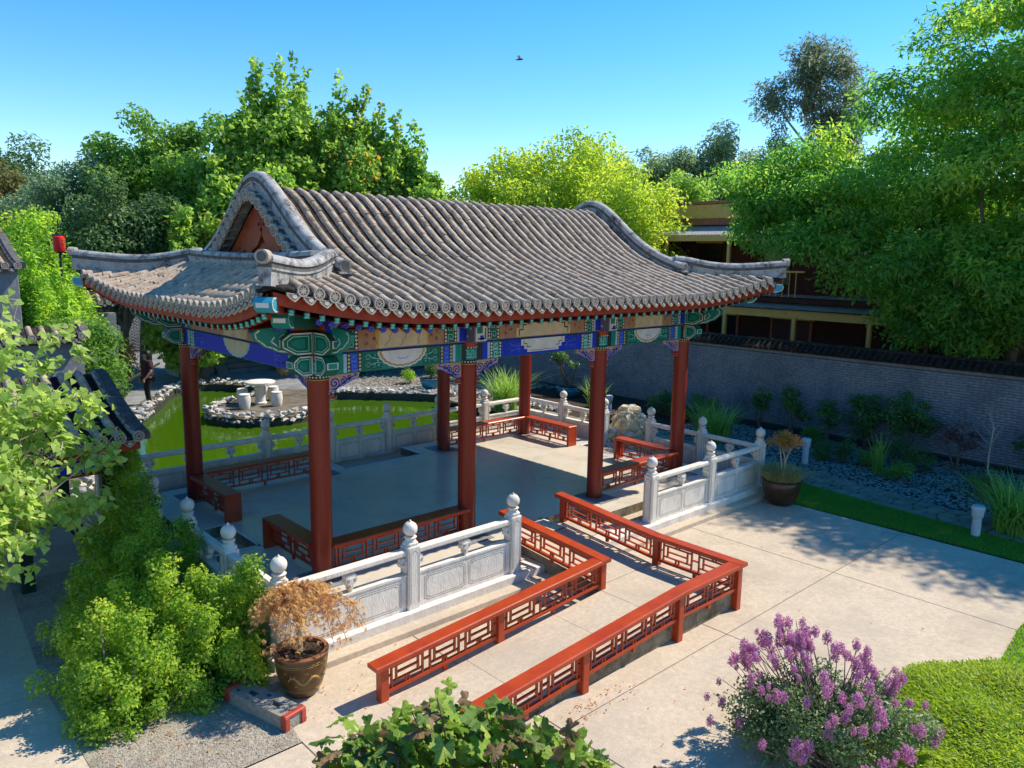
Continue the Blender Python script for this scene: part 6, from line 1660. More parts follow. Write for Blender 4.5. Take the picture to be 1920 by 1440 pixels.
for i, (lb, x, y, r, h, mt) in enumerate((('leafy low shrub filling the bed between the dense camellias and the path', 9.6, -5.0, .45, .6, 'leaf_camellia'), ('dark fern-like shrub left of the purple maple', 9.9, -4.4, .45, .7, 'leaf_dark'), ('low green shrub in the bed below the bare sapling', 8.7, -6.6, .42, .5, 'leaf_camellia'), ('small rounded shrub near the wall behind the far bollard', 10.2, -2.2, .4, .55, 'leaf_green'), ('low green shrub just right of the far bollard', 8.95, -3.05, .34, .5, 'leaf_camellia'), ('round grey-green shrub second from the far bollard', 9.0, -3.55, .36, .62, 'leaf_dark'), ('low shrub left of the iris in the gravel bed', 9.2, -4.0, .34, .5, 'leaf_green'), ('yellow-green low shrub right of the iris', 8.5, -4.95, .38, .48, 'leaf_green'), ('low dark shrub behind the dappled balustrade', 9.3, .2, .5, .45, 'leaf_dark'), ('dark low hedge behind the rockery', 10.2, 1.7, .55, .55, 'leaf_dark'), ('reddish low shrub below the far corner column', 9.9, .5, .45, .5, 'leaf_orange'), ('small light green shrub on the pebble bank beyond the pond', 7.6, 12.2, .3, .55, 'leaf_lime'))):
    cl = ball((x, y, -.4+h*.5), (r*.75, r*.75, h*.4), 14, rs, (.12, .2)); shrub('mound_shrub', lb, 'shrub', (x, y, -.4), cl, 90, .06, .022, mt, 220+i, 3, group=LG)
def strap(label, x, y, n, h, wd, seed, mat='blade', r=.25, lean=1.0, z=-.4, name='daylily', group='strappy-leaved clumps in the beds'):
    rng = np.random.default_rng(seed); a = rng.uniform(0, 6.28, n); d = r*rng.random(n)**.6
    P = np.stack([d*np.cos(a), d*np.sin(a), np.zeros(n)], 1); V, F, v = blades(P, h, wd, rng, lean, 5, .3)
    t = thing(name, label, 'plant', (x, y, z), group); ob('leaves', npmesh('leaves', V, F, mat, v), t); return t
strap('tall strappy daylily clump right of the far corner column', 8.7, -.15, 330, .95, .028, 301, r=.45, lean=.75)
strap('large strappy daylily clump spilling over the path at the right edge', 6.75, -7.75, 520, .95, .030, 302, r=.42, lean=.95)
strap('upright iris with pale blades in the gravel bed', 8.75, -4.45, 46, .85, .032, 303, r=.12, lean=.3)
strap('arching grass clump behind the far corner column of the pavilion', 7.0, 6.2, 420, 1.25, .024, 304, r=.35, lean=.8)
strap('arching grass clump at the pond edge right of the bonsai', 9.6, 4.8, 120, .9, .02, 305, r=.25, lean=.6)
strap('second strappy clump past the large one at the right edge', 7.5, -9.2, 380, .9, .030, 306, r=.4, lean=.9)
# shrubs left, behind the pond
cl = ball((-1.2, 17.2, .6), (.8, .7, .95), 30, rs, (.25, .42)); shrub('orange_shrub', 'orange-flowering leafy shrub near the walking person', 'shrub', (-1.2, 17.2, -.4), cl, 90, .13, .06, 'leaf_orange', 231, 4, .02)
cl = ball((-3.0, 13.0, .55), (.95, .8, .85), 44, rs, (.25, .45)); shrub('dark_shrub', 'dark glossy shrub between the gallery roof and the person', 'shrub', (-3.0, 13.0, -.4), cl, 130, .14, .055, 'leaf_camellia', 232, 5, .02, droop=.8)
cl = ball((-3.6, 10.6, 1.5), (1.0, .8, 1.3), 40, rs, (.25, .45)); shrub('peach_tree', 'drooping long-leaved young tree rising above the gallery roof', 'tree', (-3.6, 10.6, -.4), cl, 130, .17, .05, 'leaf_green', 233, 6, .025, droop=1.0)
cl = ball((7.2, 15.6, .3), (1.6, .8, .8), 40, rs, (.3, .5)); shrub('dark_shrub', 'dark shrubbery in front of the far wall beyond the pond', 'shrub', (7.2, 15.6, -.4), cl, 110, .12, .05, 'leaf_dark', 234, 5, .02)
cl = ball((4.6, 16.2, .1), (.35, .3, .4), 12, rs, (.12, .22)); shrub('red_tipped_shrub', 'small red-tipped shrub seen under the painted beam', 'shrub', (4.6, 16.2, -.4), cl, 70, .10, .03, 'leaf_bronze', 235, 4)
# ------------------------------------------------------------------ potted plants
p1_ = pot('glazed_pot', 'brown glazed pot with dragon relief holding the bronze maple', -5.28, -4.02, -.378, .275, .50, 'glaze')
mpl = thing('weeping_maple', 'weeping bronze-leaved maple growing in the brown glazed pot', 'tree', (-5.28, -4.02, .07))
rm_ = np.random.default_rng(77); mb = MB(); limb(mb, (0, 0, 0), (-.02, .02, .52), .022, .018, 'bark_pale', rm_, .02, 8)
parts_ = []
for k in range(34):
    a = k*2.4+rm_.uniform(-.2, .2); R_ = rm_.uniform(.15, .70)*(1.08 if math.cos(a-.2) > 0 else .95)
    pts = []
    for t_ in np.linspace(0, 1, 9):
        pts.append((R_*t_**.8*math.cos(a), R_*t_**.8*math.sin(a), .50+.28*(1-R_*.55)*math.sin(math.pi*min(1, t_*.62+.08))-(.62*R_)*t_**3.2))
    mb.tube(pts, list(np.linspace(.009, .0025, 9)), 5, 'bark', cap=False)
    n = 80; ti = rm_.uniform(.32, 1, n); P = np.stack([np.interp(ti, np.linspace(0, 1, 9), [p[i] for p in pts]) for i in range(3)], 1)+rm_.normal(size=(n, 3))*np.array([.05, .05, .03])
    # palmate leaves: five narrow fingers
    for f in range(5):
        ang = (f-2)*.5; az = rm_.uniform(0, 6.28, n) if f == 0 else az
        D = np.stack([np.cos(az+ang)*.8, np.sin(az+ang)*.8, -np.full(n, .75)], 1); Nn = nrm(np.stack([np.cos(az)*.6, np.sin(az)*.6, np.full(n, .8)], 1)+rm_.normal(size=(n, 3))*.2)
        V, F = leafgeo(P, Nn, D, np.full(n, .062)*(1-.12*abs(f-2)), np.full(n, .0085), .1); v = np.clip(rm_.normal(.5, .2, n)+.12*math.sin(k), .01, .99); parts_.append((V, F, np.repeat(v, 2)))
mb.build('branches', mpl, True)
V, F, a = join(parts_); ob('crown', npmesh('crown', V, F, 'leaf_bronze', a), mpl)
p2_ = pot('glazed_pot', 'dark brown glazed pot beside the far corner of the balustrade', 4.95, -4.12, -.378, .36, .50, 'glaze_dark', gold=False)
rim = strap('grassy tufts spilling over the rim of the dark brown pot', 4.95, -4.12, 1500, .30, .011, 311, 'blade_dry', .36, 1.2, .09, 'mondo_grass', None)
cl = ball((4.97, -4.1, .86), (.30, .30, .16), 18, rs, (.10, .18), .6, .6); shrub('small_maple', 'small red-tipped maple tree standing in the dark brown pot', 'tree', (4.95, -4.12, .08), cl, 110, .055, .016, 'leaf_orange', 241, 4, .012, 'bark_pale')
pt3 = pot('blue_pot', 'turquoise bowl pot holding a small bonsai by the brick wall', 10.4, 6.7, -.41, .42, .34, 'pot_blue', gold=False)
cl = np.concatenate([ball((10.15, 6.95, .95), (.25, .25, .18), 12, rs, (.14, .22)), ball((10.5, 6.6, .7), (.15, .15, .1), 5, rs, (.1, .16))]); shrub('bonsai', 'dark cloud-pruned bonsai in the turquoise bowl by the wall', 'tree', (10.4, 6.7, -.1), cl, 100, .06, .03, 'leaf_camellia', 242, 5, .03)
pt4 = pot('blue_pot', 'turquoise bowl pot on the pebble bank behind the pond', 7.6, 10.9, -.41, .36, .36, 'pot_blue', gold=False)
cl = ball((7.6, 10.9, .25), (.25, .25, .2), 10, rs, (.12, .2)); shrub('bowl_plant', 'dark plant growing in the turquoise bowl on the pebble bank', 'plant', (7.6, 10.9, -.05), cl, 80, .07, .03, 'leaf_camellia', 243, 4)

# ------------------------------------------------------------------ hedge beside the gable end
rh = np.random.default_rng(19)
HG = 'small-leaved hedge bushes by the gable end'
def hedge(label, pts, per, seed):
    """pts: x,y,ztop,r upright bush spires"""
    cl = []
    for x, y, zt_, r in pts:
        z = -.3
        while z < zt_:
            f = (z+.38)/(zt_+.38); rr_ = 1.12*r*(1-.75*f**2.2)
            for k in range(3):
                a = rh.uniform(0, 6.28); d = rr_*rh.uniform(.1, 1.0); s = rh.uniform(.07, .19)*(1.15-.4*f); cl.append((x+d*math.cos(a), y+d*math.sin(a), z, s, s, s*1.15))
            z += .13
    x, y = pts[0][0], pts[0][1]
    shrub('hedge_bush', label, 'shrub', (x, y, -.38), cl, int(per*1.7), .038, .031, 'leaf_hedge', seed, 8, .010, group=HG, outw=.8, up=.5)
hedge('sunlit front bush of the hedge nearest the gravel, bright yellow-green', [(-7.0, -3.45, .35, .38), (-6.75, -3.3, .62, .36), (-6.4, -3.35, .42, .4), (-6.05, -3.35, .5, .38), (-6.95, -3.05, .75, .34), (-7.15, -3.25, .25, .3), (-5.8, -3.5, .3, .3)], 95, 401)
hedge('tallest sunlit hedge bush with a rounded bright top', [(-6.25, -2.75, 1.08, .42), (-5.95, -2.9, .78, .36), (-6.6, -2.6, .8, .4), (-5.75, -3.1, .62, .34), (-6.15, -3.05, .72, .36)], 95, 402)
hedge('slim bright hedge bush touching the corner balustrade post', [(-5.52, -3.25, .98, .22), (-5.62, -2.95, .65, .3), (-5.7, -3.55, .22, .28)], 95, 403)
hedge('shaded dark hedge bush behind the bright ones', [(-6.3, -1.75, 1.0, .5), (-6.9, -1.9, .75, .48), (-6.0, -1.3, 1.1, .42), (-7.1, -2.5, .6, .4), (-6.6, -1.2, .95, .5)], 95, 404)
hedge('shaded hedge bush climbing beside the stone balustrade near the gallery', [(-5.75, -.4, 1.35, .42), (-5.65, .5, 1.55, .4), (-6.15, -.5, 1.2, .45), (-5.6, -1.4, 1.0, .35), (-5.55, 1.2, 1.5, .35)], 95, 405)

# ------------------------------------------------------------------ heart-leaved tree at the left edge
def flat_leaf(poly, name, mat, cup=.12, fold=.15):
    """leaf mesh from half outline (u along, v half width); base at origin, tip at +y"""
    V = []; F = []; n = len(poly)
    for u, v in poly: V.append((0, u, -cup*u*u)); V.append((v, u, fold*v-cup*u*u)); V.append((-v, u, fold*v-cup*u*u))
    for i in range(n-1):
        a, b = 3*i, 3*(i+1); F += [(a, a+1, b+1, b), (a, b, b+2, a+2)]
    mb = MB(); mb.add(V, F, mat); me = bpy.data.meshes.new(name); me.from_pydata(V, [], F); me.materials.append(MATS[mat]); me.polygons.foreach_set('use_smooth', [True]*len(F))
    return me
heart = [(-.03, .0), (-.05, .17), (.06, .36), (.25, .40), (.5, .30), (.75, .14), (1.0, .005)]
HL = []
for i, vv in enumerate((.15, .4, .6, .85)):
    me = flat_leaf(heart, 'leaf', 'leaf_heart'); a = me.attributes.new('v', 'FLOAT', 'FACE'); a.data.foreach_set('value', [vv]*len(me.polygons)); HL.append(me)
rt = np.random.default_rng(23)
ht = thing('heart_leaf_tree', 'young heart-leaved tree with pale leaves leaning over the gallery roof', 'tree', (-7.9, -1.3, -.38)); HB_ = np.array((-7.9, -1.3, -.38))
mb = MB(); P_ = []
tw = []
limb(mb, (0, 0, 0), (.15, .2, 1.5), .055, .04, 'bark_pale', rt, .05, 8)
targets = [(-7.6, -1.0, 3.3), (-7.2, -.9, 3.5), (-7.0, -.6, 3.75), (-6.7, -.5, 3.3), (-7.9, -1.2, 2.9), (-7.4, -1.4, 2.7), (-6.9, -1.0, 2.7), (-6.5, -.8, 2.6), (-6.2, -.5, 2.5), (-6.1, -.9, 2.15), (-6.4, -1.3, 1.95), (-6.9, -1.6, 2.1), (-7.3, -1.7, 1.9), (-7.6, -1.9, 1.6), (-7.35, -2.0, 1.35), (-6.9, -1.7, 1.55), (-6.45, -1.3, 1.5), (-7.8, -2.0, 2.2), (-8.2, -1.8, 2.6), (-7.0, -1.2, 3.1), (-7.5, -1.6, 3.0), (-6.8, -.3, 3.0), (-7.9, -1.6, 3.3), (-7.55, -2.2, 1.1), (-6.3, -.2, 2.9), (-7.0, -.2, 3.4)]
for k, tg in enumerate(targets):
    tg = np.array(tg)-HB_; st_ = np.array((.15, .2, 1.5))*rt.uniform(.65, 1.0)
    pts = limb(mb, st_, tg, .018, .004, 'bark_pale', rt, .12, 6, 8); tw.append(pts)
    for j in range(5):
        f = rt.integers(3, 8); e = pts[f]+rt.normal(size=3)*np.array([.26, .26, .16]); q = limb(mb, pts[f], e, .006, .002, 'bark_pale', rt, .1, 5, 5); tw.append(q)
for k in range(10):     # bare twigs
    p = tw[rt.integers(len(tw))][3]; limb(mb, p, p+rt.normal(size=3)*np.array([.35, .35, .2]), .005, .0015, 'bark_pale', rt, .1, 5)
mb.build('trunk', ht, True)
cand = []
for pts in tw:
    pts = np.array(pts); n = 26 if len(pts) < 8 else 32; s = rt.uniform(.25, 1, n)
    for i in range(n):
        f = s[i]*(len(pts)-1); k = min(int(f), len(pts)-2); p = pts[k]+(pts[k+1]-pts[k])*(f-k)+rt.normal(size=3)*.06
        y = np.array([rt.normal(), rt.normal(), -.55]); y /= np.linalg.norm(y); z = np.array([.35, -.35, .8])+rt.normal(size=3)*.45; z -= y*(z@y); z /= np.linalg.norm(z); x = np.cross(y, z); sc_ = rt.uniform(.075, .125)
        m = Matrix(((x[0]*sc_, y[0]*sc_, z[0]*sc_, p[0]), (x[1]*sc_, y[1]*sc_, z[1]*sc_, p[1]), (x[2]*sc_, y[2]*sc_, z[2]*sc_, p[2]), (0, 0, 0, 1)))
        cand.append((np.linalg.norm(p+HB_-np.array(CAMP))/sc_, m))
cand.sort(key=lambda a: a[0])
for i, (_, m) in enumerate(cand[:300]): ob('leaf', HL[i % 4], ht, mw=m)
lv = np.array([v.co[:] for v in HL[0].vertices]); lt = np.array([t_ for f in HL[0].polygons for t_ in ((f.vertices[0], f.vertices[1], f.vertices[2]), (f.vertices[0], f.vertices[2], f.vertices[3]))])
V, F = batch([m for _, m in cand[300:]], lv, lt); tag(ob('foliage', npmesh('foliage', V, F, 'leaf_heart', np.repeat(rt.random(len(cand)-300), len(lt)), True), ht), kind='stuff')

# ------------------------------------------------------------------ crepe myrtle, juniper mound, vine
rc = np.random.default_rng(31)
cb = (-2.2, -8.5, -.38)
cm = thing('crepe_myrtle', 'purple flowering crepe myrtle bush in the lower right', 'shrub', cb)
cl = np.concatenate([ball((-2.2, -8.35, .12), (.62, .72, .38), 80, rc, (.12, .22), .45, .8), ball((-2.55, -8.0, .05), (.35, .4, .33), 26, rc, (.1, .18)), ball((-1.75, -8.7, .05), (.45, .5, .33), 30, rc, (.1, .18))])
V, F, a = cloud(cl, 120, .042, .026, rc, up=.5); ob('foliage', npmesh('foliage', V-np.array(cb), F, 'leaf_crepe', a), cm)
mb = MB()
FLW = []
for i in range(4):
    n = 150; d = nrm(rc.normal(size=(n, 3))); P = d*np.array([.055, .055, .085])*rc.random((n, 1))**.4
    V, F = leafgeo(P, nrm(d+rc.normal(size=(n, 3))*.7), rc.normal(size=(n, 3)), np.full(n, .024), np.full(n, .02), .35); FLW.append(npmesh('flower_cluster', V, F, 'flower', np.repeat(np.clip(rc.normal(.5, .25, n), .01, .99), 2)))
tips = []
for k in range(110):
    a = rc.uniform(0, 6.28); q = rc.random()**.5; x, y = -2.2+.85*q*math.cos(a), -8.35+.95*q*math.sin(a)
    # taller and denser towards the pavilion side
    zt_ = .34+.36*(1-q*q)+.20*max(0, (y+8.45))+rc.uniform(-.1, .12)
    if q > .8: zt_ -= .25
    tips.append((x, y, zt_))
tips += [(-1.95, -8.15, .98), (-1.75, -8.2, .95), (-2.2, -8.0, .8), (-2.35, -7.9, .62), (-2.6, -7.85, .35), (-2.75, -7.95, .15), (-2.55, -8.15, .25), (-1.2, -8.6, .62), (-1.1, -8.9, .45), (-1.0, -9.25, .22), (-1.25, -9.4, .1), (-2.0, -9.2, .55)]
tips = tips[:110]+[(x-.25, y+.25, z-.10) for x, y, z in tips[110:]]
for x, y, z in tips:
    p = Vector((x-cb[0], y-cb[1], z-cb[2])); limb(mb, (rc.normal()*.06, rc.normal()*.06, 0), p, .010, .003, 'bark', rc, .06, 5)
    for j in range(rc.integers(1, 3)):
        ob('flower_cluster', FLW[rc.integers(4)], cm, loc=p+Vector((rc.normal()*.035, rc.normal()*.035, rc.uniform(-.10, .05))), rz=rc.uniform(0, 6.28), sc=rc.uniform(.4, .95))
mb.build('stems', cm, True)
jm = thing('juniper_mound', 'low yellow-green groundcover mound behind the purple bush', 'shrub', (.3, -9.6, -.38))
n = 60000; a = rc.uniform(0, 6.28, n); q = np.sqrt(rc.random(n)); lob = 1+.08*np.sin(a*3+.6)+.05*np.sin(a*7)
X = -.42+1.78*q*lob*np.cos(a); Y = -9.62+1.5*q*lob*np.sin(a); Z = -.37+.17*(1-q**3.2)*(1+.35*np.sin(X*5.1+1)*np.sin(Y*4.3))+rc.uniform(-.03, .02, n)
P = np.stack([X-.3, Y+9.6, Z+.38], 1); Nn = nrm(np.array([0, 0, .8])+rc.normal(size=(n, 3))*.55); D = np.stack([np.cos(a+rc.normal(0, .8, n)), np.sin(a+rc.normal(0, .8, n)), rc.uniform(.0, .55, n)], 1)
s_ = rc.uniform(.7, 1.4, n); V, F = leafgeo(P, Nn, D, .045*s_, .013*s_, .15)
vv = np.clip(rc.normal(.36, .15, n)+.25*(rc.random(n) < .07)+.1*np.sin(X*3)*np.sin(Y*2.7), .01, .99); ob('foliage', npmesh('foliage', V, F, 'juniper', np.repeat(vv, 2)), jm)
mb = MB(); mb.lathe([(1.34, 0), (1.2, .05), (.9, .08), (.3, .10)], (-.72, -.02, 0), 24, 'soil'); mb.build('earth_core', jm, True)
# vine in the foreground
VL = []
ang_l = [(-1.0, .30), (-.72, .52), (-.50, .42), (-.30, .66), (-.05, .55), (.16, .86), (.33, .72), (.5, 1.0)]
def vine_leaf(mat, seed):
    rg = np.random.default_rng(seed); V = [(0, 0, 0)]; outline = []
    # five-lobed, toothed leaf, tip at +y
    for k in range(41):
        t_ = -math.pi*.86+k*(2*math.pi*.86)/40
        lobes = .52+.30*abs(math.cos(t_*2.5))**1.3*(1 if abs(t_) < 2.2 else .7)+.18*math.exp(-(t_/.35)**2)+rg.normal()*.02+(.03 if k % 2 else -.02)
        outline.append((lobes*math.sin(t_), lobes*math.cos(t_)))
    for f in (.5, 1.0):
        for x, y in outline:
            r_ = math.hypot(x, y)*f; th = math.atan2(x, y); V.append((x*f, y*f+.15, .10*math.cos(th*5)*r_*f-.28*(r_**2)+.05*rg.normal()*f))
    V[0] = (0, .15, 0); n = len(outline); F = [(0, 1+k, 2+k) for k in range(n-1)]+[(1+k, 1+n+k, 2+n+k, 2+k) for k in range(n-1)]
    me = bpy.data.meshes.new('leaf'); me.from_pydata(V, [], F); me.materials.append(MATS[mat]); me.polygons.foreach_set('use_smooth', [True]*len(F)); return me
VL = [vine_leaf(m_, 500+i) for i, m_ in enumerate(['vine_green', 'vine_dark', 'vine_lime', 'vine_green', 'vine_purple', 'vine_dark', 'vine_lime', 'vine_green', 'vine_purple', 'vine_dark'])]
VB = np.array((-7.1, -9.15, -.38))
vn = thing('climbing_vine', 'broad-leaved climbing vine with green and bronzed leaves at the bottom edge', 'vine', tuple(VB))
rv = np.random.default_rng(61); mb = MB()
for k in range(12):
    b = np.array([-7.1+rv.normal()*.25, -9.15+rv.normal()*.25, -.38]); limb(mb, b-VB, np.array([-7.02+rv.normal()*.3, -9.07+rv.normal()*.25, 2.0])-VB, .02, .008, 'bark', rv, .05, 6)
cand = []
for k in range(950):
    # mound of leaves whose crest faces the courtyard; axis u runs across the view
    u = rv.uniform(-1.0, 1.0); v = rv.uniform(-1, 1)
    crest = 2.43-.34*abs(u+.2)**1.6-(.22 if u > .62 else 0)
    z = crest-.28*v*v-rv.random()**2*.35+.10*rv.normal()*.6
    x = -6.94+.78*u*.74-.30*v*.66; y = -9.03-.78*u*.68-.30*v*.75
    p = np.array([x, y, z])
    zz = nrm(np.array([.25, -.25, .9])+rv.normal(size=3)*.5); yy = np.array([rv.normal()-.2, rv.normal()-.3, -.45]); yy -= zz*(yy@zz); yy = nrm(yy); xx = np.cross(yy, zz); sc_ = rv.uniform(.038, .088)
    pl = p-VB
    m = Matrix(((xx[0]*sc_, yy[0]*sc_, zz[0]*sc_, pl[0]), (xx[1]*sc_, yy[1]*sc_, zz[1]*sc_, pl[1]), (xx[2]*sc_, yy[2]*sc_, zz[2]*sc_, pl[2]), (0, 0, 0, 1)))
    cand.append((-(z+.3*v), m))
    if k % 3 == 0: limb(mb, pl, pl+np.array([rv.normal()*.06, rv.normal()*.06, -.22]), .003, .004, 'bark', rv, .1, 4)
mb.build('stems', vn, True)
cand.sort(key=lambda a: a[0])
for i, (_, m) in enumerate(cand[:300]): ob('leaf', VL[i % len(VL)], vn, mw=m)
lv = np.array([v.co[:] for v in VL[5].vertices]); lt = []
for f in VL[5].polygons:
    ix = list(f.vertices)
    for k in range(1, len(ix)-1): lt.append((ix[0], ix[k], ix[k+1]))
for j, mt in enumerate(('vine_green', 'vine_lime', 'vine_green')):
    V, F = batch([m for _, m in cand[300+j::3]], lv, np.array(lt)); tag(ob('foliage', npmesh('foliage', V, F, mt, None, True), vn), kind='stuff')

# ------------------------------------------------------------------ people and the insect
def skin_mesh(name, verts, edges, radii, mat, parent, root=0, sub=2):
    me = bpy.data.meshes.new(name); me.from_pydata(verts, edges, []); o = ob(name, me, parent)
    md = o.modifiers.new('skin', 'SKIN'); sv = me.skin_vertices[0].data
    for i, r in enumerate(radii): sv[i].radius = r if hasattr(r, '__len__') else (r, r); sv[i].use_root = (i == root)
    md.use_smooth_shade = True
    s = o.modifiers.new('sub', 'SUBSURF'); s.levels = sub; s.render_levels = sub
    me.materials.append(MATS[mat]); return o
def person(label, x, y, rz, shirt, hair_mat='hair', cap=None):
    t = thing('person', label, 'person', (x, y, -.414)); t.rotation_euler = (0, 0, rz)
    # facing +y; z up; height 1.66
    v = [(0, 0, .90), (0, .01, 1.10), (0, .0, 1.32), (0, .01, 1.42), (0, .03, 1.50), (0, .035, 1.60),
         (.17, 0, 1.34), (.24, -.01, 1.08), (.23, .10, .86), (.22, .14, .80), (-.17, 0, 1.34), (-.24, -.01, 1.08), (-.21, .14, .88), (-.19, .19, .84),
         (.09, 0, .82), (.10, .02, .47), (.10, -.02, .09), (.10, .10, .04), (-.09, 0, .82), (-.10, .07, .47), (-.10, .03, .09), (-.10, .15, .04)]
    e = [(0, 1), (1, 2), (2, 3), (3, 4), (4, 5), (2, 6), (6, 7), (7, 8), (8, 9), (2, 10), (10, 11), (11, 12), (12, 13), (0, 14), (14, 15), (15, 16), (16, 17), (0, 18), (18, 19), (19, 20), (20, 21)]
    r = [(.15, .11), (.145, .11), (.15, .10), .055, (.075, .088), (.078, .092), .062, .045, .032, .028, .062, .045, .032, .028, .095, .065, .04, .035, .095, .065, .04, .035]
    skin_mesh('body', v, e, r, 'skin', t)
    skin_mesh('shirt', [(0, 0, .80), (0, .01, 1.02), (0, .0, 1.20), (0, 0, 1.34), (0, .008, 1.405), (.18, 0, 1.345), (.245, -.01, 1.12), (-.18, 0, 1.345), (-.245, -.01, 1.12)], [(0, 1), (1, 2), (2, 3), (3, 4), (3, 5), (5, 6), (3, 7), (7, 8)], [(.20, .20), (.195, .195), (.19, .19), (.165, .16), (.075, .07), .092, .08, .092, .08], shirt, t)
    skin_mesh('trousers', [(0, 0, .88), (.09, 0, .80), (.10, .02, .47), (.10, -.02, .10), (-.09, 0, .80), (-.10, .07, .47), (-.10, .03, .10)], [(0, 1), (1, 2), (2, 3), (0, 4), (4, 5), (5, 6)], [(.165, .125), .11, .08, .06, .11, .08, .06], 'trousers', t)
    for sx, yy in ((1, .04), (-1, .09)): mb = MB(); mb.bev((sx*.10, yy, .04), (.09, .26, .08), 'shoe', .025); mb.build('shoe', t, True)
    mb = MB(); mb.lathe([(.03, 1.38), (.105, 1.42), (.122, 1.50), (.125, 1.59), (.10, 1.67), (.05, 1.705), (.005, 1.71)], (0, .005, 0), 16, hair_mat)
    mb.v = [(a, b*1.08-(.02), c) if b < .055 else (a, .055-.02+(b-.055)*.3, max(c, 1.60)) for a, b, c in mb.v]; mb.build('hair', t, True)
    mb = MB(); mb.tube([(0, .105, 1.575), (0, .128, 1.545), (0, .112, 1.535)], [.008, .014, .008], 8, 'skin'); mb.build('nose', t, True)
    for sx in (-1, 1):
        mb = MB(); mb.lathe([(.011, -.004), (.008, .004), (.002, .006)], (0, 0, 0), 8, 'hair'); mb.v = [(sx*.03+a, .112+c, 1.578+b*.6) for a, b, c in mb.v]; mb.build('eye', t)
        mb = MB(); mb.lathe([(.02, 0), (.016, .012), (.004, .016)], (0, 0, 0), 8, 'skin'); mb.v = [(sx*(.078+c), .02+a, 1.565+b*1.5) for a, b, c in mb.v]; mb.build('ear', t)
        # hand: palm and five fingers
        wx, wy, wz = (.22, .14, .80) if sx > 0 else (-.19, .19, .84)
        mb = MB(); mb.tube([(wx, wy, wz+.01), (wx, wy+.015, wz-.03), (wx, wy+.02, wz-.075)], [.028, .036, .03], 8, 'skin')
        for k in range(4): mb.tube([(wx+(k-1.5)*.004, wy-.012+k*.017, wz-.07), (wx-sx*.006, wy-.010+k*.017, wz-.105), (wx-sx*.022, wy-.006+k*.016, wz-.125+.006*abs(k-1.5))], [.009, .0085, .006], 6, 'skin')
        mb.tube([(wx, wy+.03, wz-.02), (wx-sx*.012, wy+.055, wz-.05), (wx-sx*.02, wy+.058, wz-.08)], [.011, .010, .007], 6, 'skin'); mb.build('hand', t, True)
    mb = MB(); mb.tube([(-.022, .115, 1.505), (0, .121, 1.502), (.022, .115, 1.505)], .005, 6, 'pot_rim'); mb.build('mouth', t)
    if cap:
        mb = MB(); mb.lathe([(.108, 1.585), (.108, 1.63), (.085, 1.69), (.03, 1.72), (.003, 1.722)], (0, .015, 0), 18, cap); mb.bev((0, .16, 1.592), (.15, .12, .012), cap, .005); mb.build('cap', t, True)
    return t
person('person with dark wavy hair in a maroon polo shirt walking left behind the pond', -1.12, 13.8, rad(95), 'shirt')
bugp = Vector((1.579, 0.0, 8.005)); cp = CAMP+(bugp-CAMP)*.16
bug = thing('flying_insect', 'tiny reddish insect flying in the blue sky above the roof', 'insect', tuple(cp))
_rt = Vector((math.cos(YAW), -math.sin(YAW), 0))
bug.rotation_euler = (0, 0, -YAW)
mb = MB(); mb.tube([(-.010, 0, -.0005), (-.007, 0, 0), (-.001, 0, .0012), (.005, 0, .0015), (.010, 0, .002)], [.0008, .0022, .0032, .0028, .0008], 10, 'bug_body'); mb.build('body', bug, True)
for s_ in (-1, 1):
    mb = MB(); mb.prism([(-.004, 0), (-.009, .008), (-.006, .014), (.0, .012), (.002, .002)], (0, s_*.002, .003), (1, 0, 0), (0, s_*.9, .45), (0, -.45*s_, .9), .0004, 'bug_wing'); mb.build('wing', bug)
mb = MB(); mb.tube([(-.0125, 0, -.0008), (-.0095, 0, 0)], [.0014, .0021], 8, 'metal_black'); mb.build('head', bug, True)

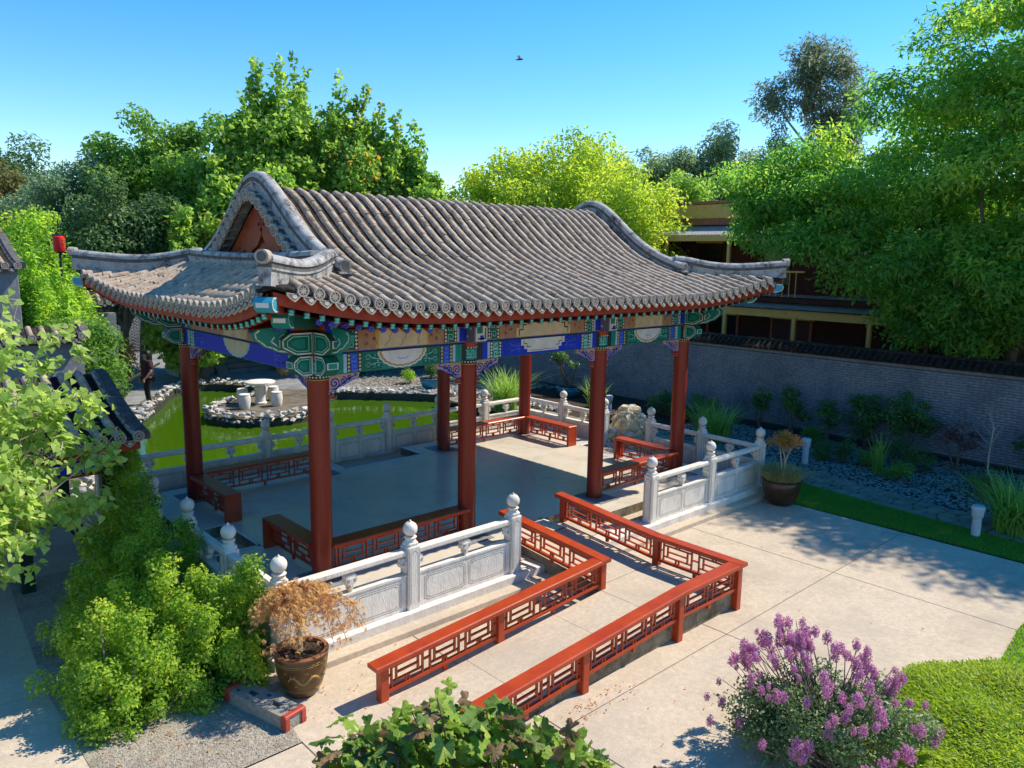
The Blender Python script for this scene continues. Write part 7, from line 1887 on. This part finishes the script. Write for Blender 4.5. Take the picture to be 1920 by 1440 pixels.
# ------------------------------------------------------------------ small wear: fallen leaves, cracks
rf = np.random.default_rng(88)
spots = [(-3.0, -6.25, .35, 90), (-6.6, -4.0, .9, 160), (-5.3, -4.4, .5, 25), (-5.0, -3.85, .9, 20), (-2.2, -8.2, 1.2, 120), (3.5, -5.5, 2.2, 110), (-1.5, -7.0, 2.0, 50), (4.3, -4.2, .6, 40), (-3.0, -3.9, 1.4, 40)]
P = []
for x, y, s, n in spots: P.append(np.column_stack([x+rf.normal(0, s, n), y+rf.normal(0, s*.45, n), np.full(n, -.366)]))
P = np.concatenate(P); P = P[(P[:, 1] < -3.83) | (P[:, 0] < -5.7)]; P = P[~((P[:, 0] > -4.85) & (P[:, 0] < .25) & (P[:, 1] > -6.2) & (P[:, 1] < -4.65))]; n = len(P)
Nn = nrm(np.array([0, 0, 1.0])+rf.normal(size=(n, 3))*.25); s_ = rf.uniform(.5, 1.3, n)
V, F = leafgeo(P, Nn, rf.normal(size=(n, 3)), .034*s_, .018*s_, .3)
tag(ob('fallen_leaves', npmesh('fallen_leaves', V, F, 'leaf_bronze', np.repeat(np.clip(rf.normal(.3, .25, n), .01, .99), 2))), 'dry brown leaves scattered over the paving', 'leaves', kind='stuff')
mb = MB()
for pts in ([(-1.2, .9), (-.9, .55), (-.95, .2), (-.55, -.1), (-.5, -.5), (-.7, -.8)], [(-3.4, 1.5), (-2.9, 1.1), (-2.7, .6), (-2.2, .4), (-1.9, -.1)], [(1.0, -1.9), (1.3, -1.4), (1.2, -1.0), (1.7, -.5), (1.9, .1), (2.4, .4)], [(2.6, 1.6), (2.9, 1.2), (3.3, 1.1), (3.5, .6)], [(-3.2, -1.2), (-2.5, -1.3), (-2.0, -1.0), (-1.3, -1.1)]):
    q = []
    for (x0, y0), (x1, y1) in zip(pts, pts[1:]):
        for t_ in np.linspace(0, 1, 6)[:-1]: q.append((x0+(x1-x0)*t_+rf.normal()*.025, y0+(y1-y0)*t_+rf.normal()*.025))
    for (x0, y0), (x1, y1) in zip(q, q[1:]):
        l = math.hypot(x1-x0, y1-y0)+1e-6; px, py = -(y1-y0)/l*.004, (x1-x0)/l*.004
        mb.add([(x0-px, y0-py, .003), (x1-px, y1-py, .003), (x1+px, y1+py, .003), (x0+px, y0+py, .003)], [(0, 1, 2, 3)], 'groove')
tag(mb.build('floor_cracks', base), kind='stuff')
